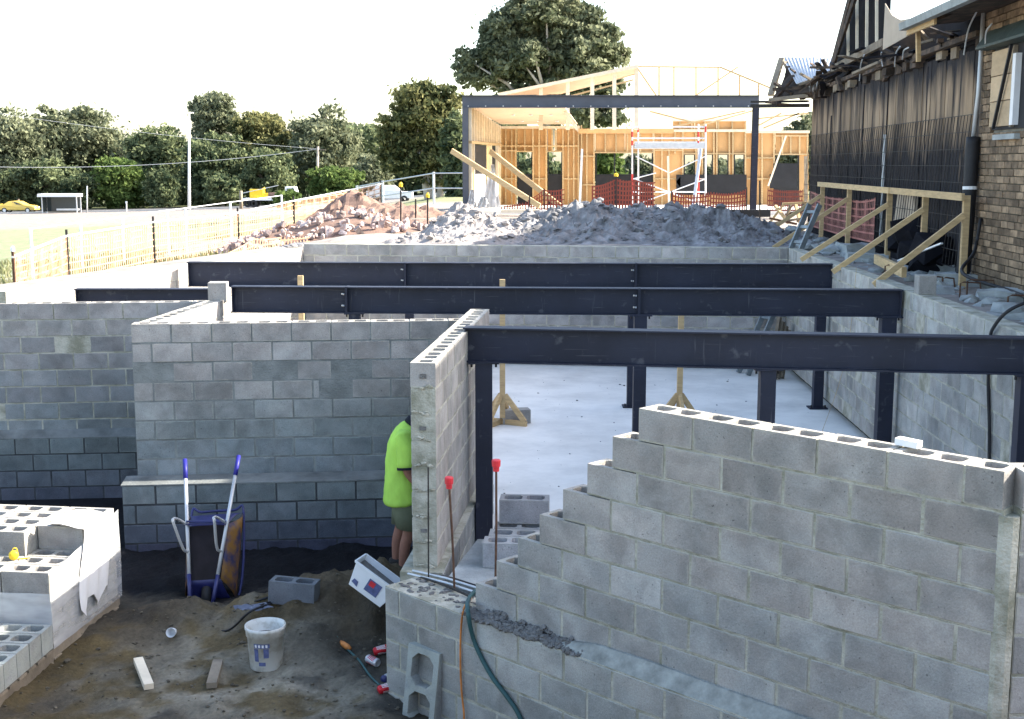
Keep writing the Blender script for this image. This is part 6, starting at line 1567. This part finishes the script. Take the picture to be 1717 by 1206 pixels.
mesh_run(root, [mp(840, 346, 352, 36.5), mp(885, 338, 352, 36.5), mp(912, 318, 352, 36.6), mp(946, 316, 352, 36.6)], m=M['mesh_shade'], w=.034)
mesh_run(root, [mp(992, 312, 352, 37), mp(1032, 299, 352, 37), mp(1062, 301, 352, 37), mp(1098, 306, 352, 37)], m=M['mesh_shade'], w=.045)
mesh_run(root, [mp(1126, 322, 354, 37.4), mp(1190, 322, 354, 37.4), mp(1252, 316, 354, 37.2)], m=M['mesh_shade'], w=.040, sag=.15)
mesh_run(root, [mp(1286, 316, 354, 36.5), mp(1345, 318, 354, 35)], m=M['mesh_shade'], w=.040)
mesh_run(root, [mp(905, 354, 364, 32.5), mp(1000, 350, 362, 33), mp(1100, 350, 362, 33.5), mp(1195, 352, 364, 34)], m=M['mesh_shade'], w=.040)
for px, y0, Y in ((1033, 295, 36.96), (912, 316, 36.5), (1126, 320, 37.3), (1252, 314, 37.1)):
    a = at(px, 352, Y); MB().bar(a, at(px, y0, Y), .035, .035).build('post', M['darksteel'], root)
MB().lathe([(0, 0), (.06, 0), (.06, .08), (0, .1)], 10, Matrix.Translation(at(1033, 296, 36.9))).build('cap', M['yellow'], root)
root = thing('pink_mesh_fence', 'faded orange mesh fence behind the brace frame on the right', 'mesh fence', ow(8, 0, .5))
mesh_run(root, [(ow(5.2, .12, .25), .75), (ow(7.5, .1, .28), .7), (ow(11.5, .1, .25), .75)], m=mat('faded_mesh', (.40, .16, .13), .7), w=.03)
root = thing('rubble_mesh_fence', 'low orange mesh fence slumped in front of the broken brick pile', 'mesh fence', gpt(430, 27))
mesh_run(root, [(gpt(378, 25.2), .10), (gpt(425, 26.2), .32), (gpt(470, 26.8), .22), (gpt(520, 27.2), .12)], m=M['mesh_orange'], sag=.1)

# ------------------------------------------------------------------ trees
leafm = {}
def tree(label, x, y, zb, h, crowns, leaf='leaf_gum', name='gum_tree', trunk_r=.25, nl=3500, ls=.42, seed=0, bark='bark', group=None, lean=0, clump=1.0, stems=1):
    """crowns: list of (dx, dy, z above base, rx, ry, rz); leaves sit in clumps through each volume"""
    r = np.random.default_rng(seed); rr_ = random.Random(seed); nl = int(nl*3.1); ls *= .60; clump *= 1.5
    root = thing(name, label, 'tree', (x, y, zb), group)
    tot = sum(c[3]*c[5] for c in crowns); V = []; cl = []
    for c in crowns:
        n = max(6, int(60*clump*(c[3]*c[5]/tot)*len(crowns)**.5 + 3))
        for k in range(n):
            u = r.normal(size=3); u /= np.linalg.norm(u); q = r.uniform(.15, 1.15)**.5
            p = np.array(c[:3]) + u*q*np.array([c[3], c[4], c[5]]); cl.append((p, r.uniform(.16, .40)*min(c[3], c[5])))
    W_ = np.array([c[1]**2 for c in cl]); W_ /= W_.sum(); ids = r.choice(len(cl), nl, p=W_)
    P = np.array([c[0] for c in cl])[ids]; S = np.array([c[1] for c in cl])[ids][:, None]
    d = r.normal(size=(nl, 3)); d /= np.linalg.norm(d, axis=1)[:, None]; rad = r.uniform(.25, 1, (nl, 1))**.6*np.where(r.random((nl, 1)) < .14, r.uniform(1.1, 2.2, (nl, 1)), 1)
    C = P + d*rad*S*np.array([1.25, 1.25, .75])
    a = r.normal(size=(nl, 3)); a /= np.linalg.norm(a, axis=1)[:, None]; b_ = np.cross(a, r.normal(size=(nl, 3))); b_ /= np.linalg.norm(b_, axis=1)[:, None]
    sz = ls*r.uniform(.45, 1.15, (nl, 1)); a = a*sz; b_ = b_*sz*.55
    V = np.stack([C - a, C - b_*.9, C + a, C + b_], 1).reshape(-1, 3)
    me = bpy.data.meshes.new('crown'); n4 = nl
    me.vertices.add(4*n4); me.vertices.foreach_set('co', V.ravel()); me.loops.add(4*n4); me.loops.foreach_set('vertex_index', np.arange(4*n4))
    me.polygons.add(n4); me.polygons.foreach_set('loop_start', np.arange(0, 4*n4, 4)); me.polygons.foreach_set('loop_total', np.full(n4, 4)); me.materials.append(M[leaf]); me.update(calc_edges=True)
    link('crown', me, root)
    mb = MB(); o = Vector((x, y, zb))
    for s in range(stems):
        dx = rr_.uniform(-.4, .4)*(stems > 1); f = o + Vector((dx, rr_.uniform(-.3, .3)*(stems > 1), -.2)); fork = o + Vector((dx*2.2 + lean, 0, h*.42))
        mb.tube(smooth_path([f, f*.5 + fork*.5 + Vector((rr_.uniform(-.15, .15), 0, 0)), fork], 3), [trunk_r*(1 - .10*i) if i < 6 else trunk_r*.5 for i in range(7)], 8)
        for k in range(min(9, len(cl))):
            t = Vector(tuple(cl[rr_.randrange(len(cl))][0])) + o
            if t.z < fork.z - h*.2: continue
            mb.tube([fork - Vector((0, 0, rr_.uniform(0, h*.12))), fork*.45 + t*.55 + Vector((rr_.uniform(-.4, .4), 0, rr_.uniform(-.2, .5))), t], [trunk_r*.45, trunk_r*.28, trunk_r*.08], 6)
    mb.build('trunk', M[bark], root, smooth=True)
    return root
def px_tree(label, px0, px1, ytop, ybase, Y, **kw):
    """tree whose outline covers these columns and rows at distance Y"""
    xc = (px0 + px1)/2; b_ = at(xc, ybase, Y); g = gz(b_.x, Y); top = at(xc, ytop, Y).z; w = at(px1, ybase, Y).x - at(px0, ybase, Y).x
    h = top - g; low = kw.pop('low', .22); shape = kw.pop('shape', None); sd0 = kw.get('seed', 0); rr_ = random.Random(sd0 + 99)
    if shape is None:
        ch = h*(1-low); shape = [(0, 0, g*0 + h*low + ch*.5, w*.36, w*.36, ch*.44)]
        for k in range(6):
            a = rr_.uniform(0, 6.28); q = rr_.uniform(.35, .62)
            shape.append((math.cos(a)*w*.5*q, math.sin(a)*w*.4*q, h*low + ch*rr_.uniform(.15, .85), w*rr_.uniform(.16, .25), w*.22, ch*rr_.uniform(.14, .24)))
    return tree(label, b_.x, Y, g, h, shape, **kw)
G1 = 'trees along the far side of the road'
px_tree('wide pale green gum tree at the far left edge behind the yellow car', -60, 120, 188, 352, 172, seed=1, nl=5200, ls=.62, low=.30, group=G1, trunk_r=.3, bark='bark')
px_tree('broad light topped gum tree behind the bus shelter', 60, 222, 180, 350, 178, seed=2, nl=6500, ls=.62, low=.32, group=G1, trunk_r=.32)
px_tree('dark bushy tree directly behind the bus shelter', 20, 150, 262, 352, 166, seed=3, leaf='leaf_dark', nl=3600, ls=.55, low=.02, group=G1, name='bushy_tree')
px_tree('leafy bright green tree between the bus shelter and the light pole', 150, 250, 262, 350, 165, seed=4, leaf='leaf_bright', nl=2600, ls=.55, low=.03, group=G1, name='bushy_tree')
px_tree('dark round tree left of the light pole', 205, 330, 200, 348, 174, seed=5, leaf='leaf_dark', nl=6000, ls=.58, low=.05, group=G1, name='bushy_tree')
px_tree('tall narrow gum tree rising just right of the light pole', 315, 405, 150, 346, 180, seed=6, nl=4800, ls=.55, low=.25, group=G1, trunk_r=.3, bark='bark_pale')
px_tree('dark mid height tree behind the light pole', 300, 420, 222, 347, 168, seed=7, leaf='leaf_dark', nl=4800, ls=.55, low=.04, group=G1, name='bushy_tree')
px_tree('olive gum tree in the middle of the far row', 385, 500, 186, 343, 178, seed=8, leaf='leaf_olive', nl=5600, ls=.6, low=.18, group=G1, trunk_r=.28)
px_tree('dense green tree behind the flatbed truck', 400, 505, 250, 342, 166, seed=9, leaf='leaf_dark', nl=3400, ls=.55, low=.03, group=G1, name='bushy_tree')
px_tree('pale trunked gum tree at the right end of the far row', 482, 612, 180, 338, 176, seed=10, nl=6200, ls=.6, low=.24, group=G1, trunk_r=.42, bark='bark_pale')
px_tree('light green shrubby tree right of the pale trunked gum', 510, 620, 280, 336, 160, seed=11, leaf='leaf_bright', nl=2400, ls=.5, low=.0, group=G1, name='bushy_tree')
px_tree('small pale tree in the gap left of the mid tree', 585, 660, 258, 332, 165, seed=12, leaf='leaf_gum', nl=2000, ls=.5, low=.05, group=G1, name='bushy_tree')
for k, (a, b_, t_, Y) in enumerate([(100, 170, 290, 163), (240, 310, 285, 163), (340, 410, 290, 162), (-30, 40, 280, 164)]):
    px_tree(['low dark shrub right behind the bus shelter sign post', 'low dark shrub left of the light pole foot', 'low dark shrub between light pole and truck', 'low dark shrub behind the yellow car'][k], a, b_, t_, 350, Y, seed=20+k, leaf='leaf_dark', nl=1500, ls=.5, low=0, name='shrub', group='shrubs along the road')
# the wood behind the row, one mass
nw = 26000; r = np.random.default_rng(77)
wx = r.uniform(-95, 2, nw); wy = r.uniform(186, 205, nw); top_ = 9.5 + 3.5*fbm(wx, wy*0 + 3, .09, 4, 88) + 1.5*fbm(wx, wy*0, .4, 3, 89)
wz = ground_height(wx, wy) + top_*r.uniform(0, 1, nw)**.8
C = np.stack([wx, wy, wz], -1); a = r.normal(size=(nw, 3)); a /= np.linalg.norm(a, axis=1)[:, None]; b_ = np.cross(a, r.normal(size=(nw, 3))); b_ /= np.linalg.norm(b_, axis=1)[:, None]
sz = .62*r.uniform(.5, 1.2, (nw, 1)); a = a*sz; b_ = b_*sz*.6; V = np.stack([C - a, C - b_, C + a, C + b_], 1).reshape(-1, 3)
me = bpy.data.meshes.new('woods'); me.vertices.add(4*nw); me.vertices.foreach_set('co', V.ravel()); me.loops.add(4*nw); me.loops.foreach_set('vertex_index', np.arange(4*nw)); me.polygons.add(nw); me.polygons.foreach_set('loop_start', np.arange(0, 4*nw, 4)); me.polygons.foreach_set('loop_total', np.full(nw, 4)); me.materials.append(M['leaf_dark']); me.update(calc_edges=True)
tag(link('woods', me), 'dark wood filling the gaps behind the row of far trees', 'wood', kind='stuff')
# tree beside the timber building and the big gum behind it
Yt = 74; b_ = at(730, 338, Yt)
u = Yt/2120*1.0
def crown_px(lst, px, Y, g):      # (px, py, rx, ry) rows of the photograph -> volumes
    o = []
    for x, y, rx, ry in lst:
        p = at(x, y, Y); o.append((p.x - at(px, 300, Y).x, random.uniform(-.2, .2)*rx*Y/2120, p.z - g, rx*Y/2120, rx*Y/2120*.9, ry*Y/2120))
    return o
g = gz(b_.x, Yt)
tree('olive topped dark tree left of the steel portal', b_.x, Yt, g, at(730, 140, Yt).z - g, crown_px([(705, 190, 42, 42), (742, 175, 34, 30), (668, 225, 34, 32), (690, 265, 48, 28), (745, 230, 40, 45), (760, 285, 34, 30), (720, 290, 30, 18), (650, 270, 18, 18), (715, 155, 22, 14)], 730, Yt, g), leaf='leaf_olive', nl=9000, ls=.30, seed=31, trunk_r=.22, stems=3, bark='bark_pale', name='bushy_tree', clump=2.0)
tree('dense dark shrub tree right behind the portal post', at(772, 300, 66).x, 66, gz(at(772, 300, 66).x, 66), 4.5, crown_px([(762, 250, 22, 50), (775, 300, 26, 40), (800, 285, 30, 40), (765, 210, 14, 26)], 772, 66, gz(at(772, 300, 66).x, 66)), leaf='leaf_dark', nl=4200, ls=.30, seed=32, trunk_r=.12, name='bushy_tree', clump=1.6)
Yg = 82; b_ = at(915, 340, Yg); g = gz(b_.x, Yg)
tree('huge spreading gum tree rising behind the timber building', b_.x, Yg, g, at(915, 0, Yg).z - g, crown_px([(905, 25, 62, 36), (850, 60, 50, 38), (960, 45, 58, 38), (800, 100, 46, 24), (880, 95, 62, 34), (975, 95, 60, 40), (1020, 80, 30, 34), (840, 125, 50, 24), (930, 135, 60, 26), (1000, 140, 42, 30), (790, 130, 26, 20), (780, 105, 26, 14), (955, 190, 60, 24), (1015, 190, 30, 26), (870, 160, 40, 20)], 915, Yg, g), leaf='leaf_gum', nl=21000, ls=.34, seed=33, trunk_r=.42, stems=2, bark='bark_pale', name='gum_tree', clump=2.6)
px_tree('bright green young tree seen through the wide window', 990, 1050, 240, 335, 60, seed=34, leaf='leaf_bright', nl=1600, ls=.28, low=.02, name='bushy_tree')
px_tree('green shrub seen through the right part of the wide window', 1040, 1110, 262, 335, 64, seed=35, leaf='leaf_gum', nl=1600, ls=.28, low=0, name='shrub')
px_tree('dark green shrub seen through the two narrow openings', 850, 960, 258, 340, 58, seed=36, leaf='leaf_dark', nl=2400, ls=.28, low=0, name='shrub')
px_tree('pale shrub behind the four small windows', 1130, 1270, 268, 335, 62, seed=37, leaf='leaf_gum', nl=1900, ls=.28, low=0, name='shrub')
px_tree('grey green tree behind the right end of the timber building', 1290, 1380, 196, 335, 62, seed=38, leaf='leaf_gum', nl=2600, ls=.3, low=.02, name='bushy_tree')

# ------------------------------------------------------------------ road side things
def gY(px, Y): return gpt(px, Y)
o = gY(98, 149); sc_ = 149/2120
root = thing('bus_shelter', 'pale framed bus shelter with glass walls on the far roadside', 'bus shelter', o)
def S(px, py, dy=0): return Vector((at(px, 350, 149).x, 149 + dy, o.z + (356 - py)*sc_))
for px in (71, 129):
    for dy in (0, 1.4): MB().bar(S(px, 357, dy), S(px, 328, dy), .10, .10).build('post', M['alu'], root)
MB().hexa([S(65, 329, -.4), S(131, 329, -.4), S(131, 329, 1.8), S(65, 329, 1.8), S(66, 324, -.4), S(131, 324, -.4), S(131, 324, 1.8), S(66, 324, 1.8)]).build('roof', M['white'], root)
MB().hexa([S(72, 354, 1.4), S(128, 354, 1.4), S(128, 354, 1.43), S(72, 354, 1.43), S(72, 330, 1.4), S(128, 330, 1.4), S(128, 330, 1.43), S(72, 330, 1.43)]).build('glass_panel', M['glass'], root)
MB().hexa([S(72, 354, .1), S(72.4, 354, .1), S(72.4, 354, 1.3), S(72, 354, 1.3), S(72, 330, .1), S(72.4, 330, .1), S(72.4, 330, 1.3), S(72, 330, 1.3)]).build('glass_panel', M['glass'], root)
MB().hexa([S(90, 352, .9), S(127, 352, .9), S(127, 352, 1.3), S(90, 352, 1.3), S(90, 349, .9), S(127, 349, .9), S(127, 349, 1.3), S(90, 349, 1.3)]).build('seat', M['alu'], root)
# yellow car
def car(px, Y):
    o = gY(px, Y) + Vector((0, 0, .06)); root = thing('car', 'yellow saloon car standing on the far road left of the bus shelter', 'car', o)
    prof = [(-2.25, .35), (-2.28, .75), (-2.15, .92), (-1.55, .98), (-.95, 1.36), (-.3, 1.43), (.35, 1.38), (1.05, .98), (1.9, .86), (2.25, .68), (2.28, .35)]
    mb = MB(); n = len(prof); w = .86
    for yy, k in ((-w, 1), (-w*.92, 1), (w*.92, 1), (w, 1)): pass
    L0_ = [Vector((x, -w + (.16 if z > 1.0 else 0), z)) for x, z in prof]; R0_ = [Vector((x, w - (.16 if z > 1.0 else 0), z)) for x, z in prof]
    mb.add([o + p for p in L0_ + R0_], [tuple(range(n)), tuple(reversed(range(n, 2*n)))] + [(i, n+i, n+(i+1) % n, (i+1) % n) for i in range(n)])
    bd_ = mb.build('body', M['carpaint'], root)
    bv = bd_.modifiers.new('bevel', 'BEVEL'); bv.width = .06; bv.segments = 2
    for sg in (-1, 1):
        y0 = sg*(w - .09); y1 = sg*(w - .165)
        MB().prism([o + Vector(p) for p in [(-1.3, y0, 1.0), (-.28, y0, 1.0), (-.28, y1, 1.35), (-.85, y1, 1.30)]], (0, sg*.02, 0)).build('side_window', M['glass'], root)
        MB().prism([o + Vector(p) for p in [(-.2, y0, 1.0), (.85, y0, 1.0), (.33, y1, 1.31), (-.2, y1, 1.35)]], (0, sg*.02, 0)).build('side_window', M['glass'], root)
        MB().box(o + Vector((2.22, sg*.6, .66)), (.1, .3, .14)).build('headlight', M['white'], root); MB().box(o + Vector((-2.25, sg*.62, .75)), (.06, .3, .16)).build('tail_light', M['red'], root)
        for x in (-1.38, 1.4):
            Mx = Matrix.Translation(o + Vector((x, sg*(w - .09), .32))) @ Matrix.Rotation(R(90), 4, 'X')
            wh = MB().lathe([(.2, -.11), (.30, -.11), (.32, -.08), (.32, .08), (.30, .11), (.2, .11)], 20, Mx).build('wheel', M['rubber'], root, smooth=True)
            MB().lathe([(0, -.09), (.2, -.10), (.2, .10), (0, .09)], 16, Mx).build('hub', M['alu'], wh)
    MB().box(o + Vector((-2.3, 0, .5)), (.08, 1.5, .16)).build('bumper', M['carpaint'], root)
    MB().bar(o + Vector((-2.2, -.7, 1.02)), o + Vector((-2.2, .7, 1.02)), .22, .04).build('spoiler', M['carpaint'], root)
car(34, 152.8)
# light pole, sign posts, overhead line
def lpole(label, px, y0, y1, Y, r0, r1, m, arm=False, name='street_light_pole', cat='pole', group=None):
    p = gY(px, Y); top = at(px - 2, y0, Y); root = thing(name, label, cat, p, group)
    MB().tube([p - Vector((0, 0, .3)), Vector((top.x, Y, top.z))], [r0, r1], 8).build('shaft', m, root, smooth=True)
    return root, Vector((top.x, Y, top.z))
r_, t_ = lpole('tall white street light pole on the far roadside in front of the trees', 319, 190, 348, 150, .20, .10, M['white'])
MB().bar(t_, t_ + Vector((-.1, 1.6, .12)), .07, .07).build('arm', M['white'], r_); MB().box(t_ + Vector((-.1, 1.9, .12)), (.22, .7, .12)).build('lamp_head', M['galv'], r_)
lpole('thin grey sign post right of the bus shelter', 148, 312, 355, 149.5, .09, .07, M['galv'], name='sign_post', cat='sign post')
r_, t_ = lpole('short white roadside marker post between the sign post and the light pole', 214, 338, 352, 149.5, .07, .06, M['white'], name='marker_post', cat='marker post')
MB().box(t_ - Vector((0, .05, .1)), (.22, .03, .25)).build('plate', M['white'], r_)
lpole('stubby old timber post beside the flatbed truck', 406, 320, 343, 148, .22, .18, M['old_timber'], name='timber_post', cat='post')
root = thing('power_pole', 'slim timber power pole among the far trees', 'power pole', gY(533, 162)); t_ = at(533, 246, 162)
MB().tube([root.location - Vector((0, 0, .3)), t_], [.2, .14], 8).build('shaft', M['bark_pale'], root)
MB().bar(t_ + Vector((-1.0, 0, -.4)), t_ + Vector((1.0, 0, -.4)), .12, .12).build('cross_arm', M['old_timber'], root)
for k, dz in enumerate((0, .55)):
    a = at(-120, 276, 150) + Vector((0, 0, dz*.0 + k*7.2)); e = t_ + Vector((.3*k, 0, -.3)); n = 24
    tag(MB().tube([a*(1-t) + e*t - Vector((0, 0, 1.1*4*t*(1-t)*(1 if k == 0 else .5))) for t in np.linspace(0, 1, n)], .028 if k == 0 else .018, 5).build('power_line', M['galv'], loc=a), ['lower overhead wire sagging across the far trees', 'thin upper overhead wire across the tree tops'][k], 'wire')
# flatbed truck
o = gY(452, 146.5) + Vector((0, 0, .05)); k = 146.5/2120
root = thing('flatbed_truck', 'white flatbed truck loaded with yellow machinery on the far road', 'truck', o)
def TK(px, h, y=0): return Vector((at(px, 340, 146.5).x, 146.5 + y, o.z + h))
MB().hexa([TK(410, .8, -1), TK(482, .8, -1), TK(482, .8, 1.1), TK(410, .8, 1.1), TK(410, 1.05, -1), TK(482, 1.05, -1), TK(482, 1.05, 1.1), TK(410, 1.05, 1.1)]).build('tray', M['white'], root)
o2 = MB().hexa([TK(480, .6, -1), TK(503, .6, -1), TK(503, .6, 1.1), TK(480, .6, 1.1), TK(481, 2.35, -.95), TK(496, 2.35, -.95), TK(496, 2.35, 1.05), TK(481, 2.35, 1.05)]).build('cab', M['white'], root)
MB().hexa([TK(484, 1.5, -1.02), TK(499, 1.5, -1.02), TK(499, 1.5, -.9), TK(484, 1.5, -.9), TK(484, 2.15, -1.0), TK(495.5, 2.15, -1.0), TK(495.5, 2.15, -.9), TK(484, 2.15, -.9)]).build('side_window', M['glass'], o2)
mb = MB(); mb.box(TK(432, 1.55), (1.5, 1.3, 1.0)); mb.box(TK(440, 1.35), (2.6, 1.1, .5)); mb.bar(TK(420, 1.2), TK(445, 2.2), .2, .25); mb.build('yellow_load', M['yellow'], root)
MB().bar(TK(408, 1.6, -1.0), TK(470, 2.5, -1.0), .07, .07).build('side_rail', M['alu'], root)
mb = MB(); mb.box(TK(462, 1.35), (1.4, 1.2, .6)); mb.build('load_box', M['redsoil'], root)
for px in (418, 428, 490):
    for sg in (-1, 1):
        MB().lathe([(.2, -.13), (.42, -.13), (.45, 0), (.42, .13), (.2, .13), (.2, -.13)], 16, Matrix.Translation(TK(px, .45, sg*.9)) @ Matrix.Rotation(R(90), 4, 'X')).build('wheel', M['rubber'], root)
px_tree('small yellow green shrub in front of the truck', 455, 510, 318, 345, 120, seed=41, leaf='leaf_bright', nl=900, ls=.35, low=0, name='shrub')
o = gY(620, 120); root = thing('white_van', 'white low vehicle parked beyond the far grass', 'car', gY(655, 112))
mb = MB(); o = root.location; mb.hexa([o + Vector(p) for p in [(-2, -.8, .4), (2, -.8, .4), (2, .8, .4), (-2, .8, .4), (-2, -.8, 1.0), (2, -.8, .95), (2, .8, .95), (-2, .8, 1.0)]]); mb.hexa([o + Vector(p) for p in [(-1.6, -.75, 1.0), (1.0, -.75, .98), (1.0, .75, .98), (-1.6, .75, 1.0), (-1.1, -.65, 1.5), (.4, -.65, 1.5), (.4, .65, 1.5), (-1.1, .65, 1.5)]]); mb.build('body', M['white'], root)
for x in (-1.3, 1.3):
    for sg in (-1, 1): MB().lathe([(.15, -.1), (.3, -.1), (.32, 0), (.3, .1), (.15, .1), (.15, -.1)], 14, Matrix.Translation(o + Vector((x, sg*.75, .32))) @ Matrix.Rotation(R(90), 4, 'X')).build('wheel', M['rubber'], root)

# ------------------------------------------------------------------ dry grass tufts left of the basement
n = 9000
gx = rng.uniform(-16, -4.6, n*2); gy = rng.uniform(15.5, 44, n*2)
keep = (pit_distance(gx, gy) < -.25) & (gx < -4.9 - .02*gy + rng.uniform(-.6, .8, n*2)) & (fbm(gx, gy, .35, 3, 60) > -.25)
gx, gy = gx[keep][:n], gy[keep][:n]; n = len(gx); gzv = ground_height(gx, gy)
a = rng.uniform(0, 6.28, n); hh = rng.uniform(.05, .16, n)*(1 + .3*(gx < -8)); wd = rng.uniform(.02, .05, n)
bx_, by_ = np.cos(a)*wd, np.sin(a)*wd; lx, ly = rng.normal(0, .05, n), rng.normal(0, .05, n)
V = np.stack([np.stack([gx - bx_, gy - by_, gzv - .01], -1), np.stack([gx + bx_, gy + by_, gzv - .01], -1), np.stack([gx + lx, gy + ly, gzv + hh], -1)], 1).reshape(-1, 3)
me = bpy.data.meshes.new('grass'); me.vertices.add(3*n); me.vertices.foreach_set('co', V.ravel()); me.loops.add(3*n); me.loops.foreach_set('vertex_index', np.arange(3*n)); me.polygons.add(n); me.polygons.foreach_set('loop_start', np.arange(0, 3*n, 3)); me.polygons.foreach_set('loop_total', np.full(n, 3)); me.materials.append(M['grass']); me.update(calc_edges=True)
tag(link('grass', me), 'dry grass growing beyond the left basement wall', 'grass', kind='stuff')
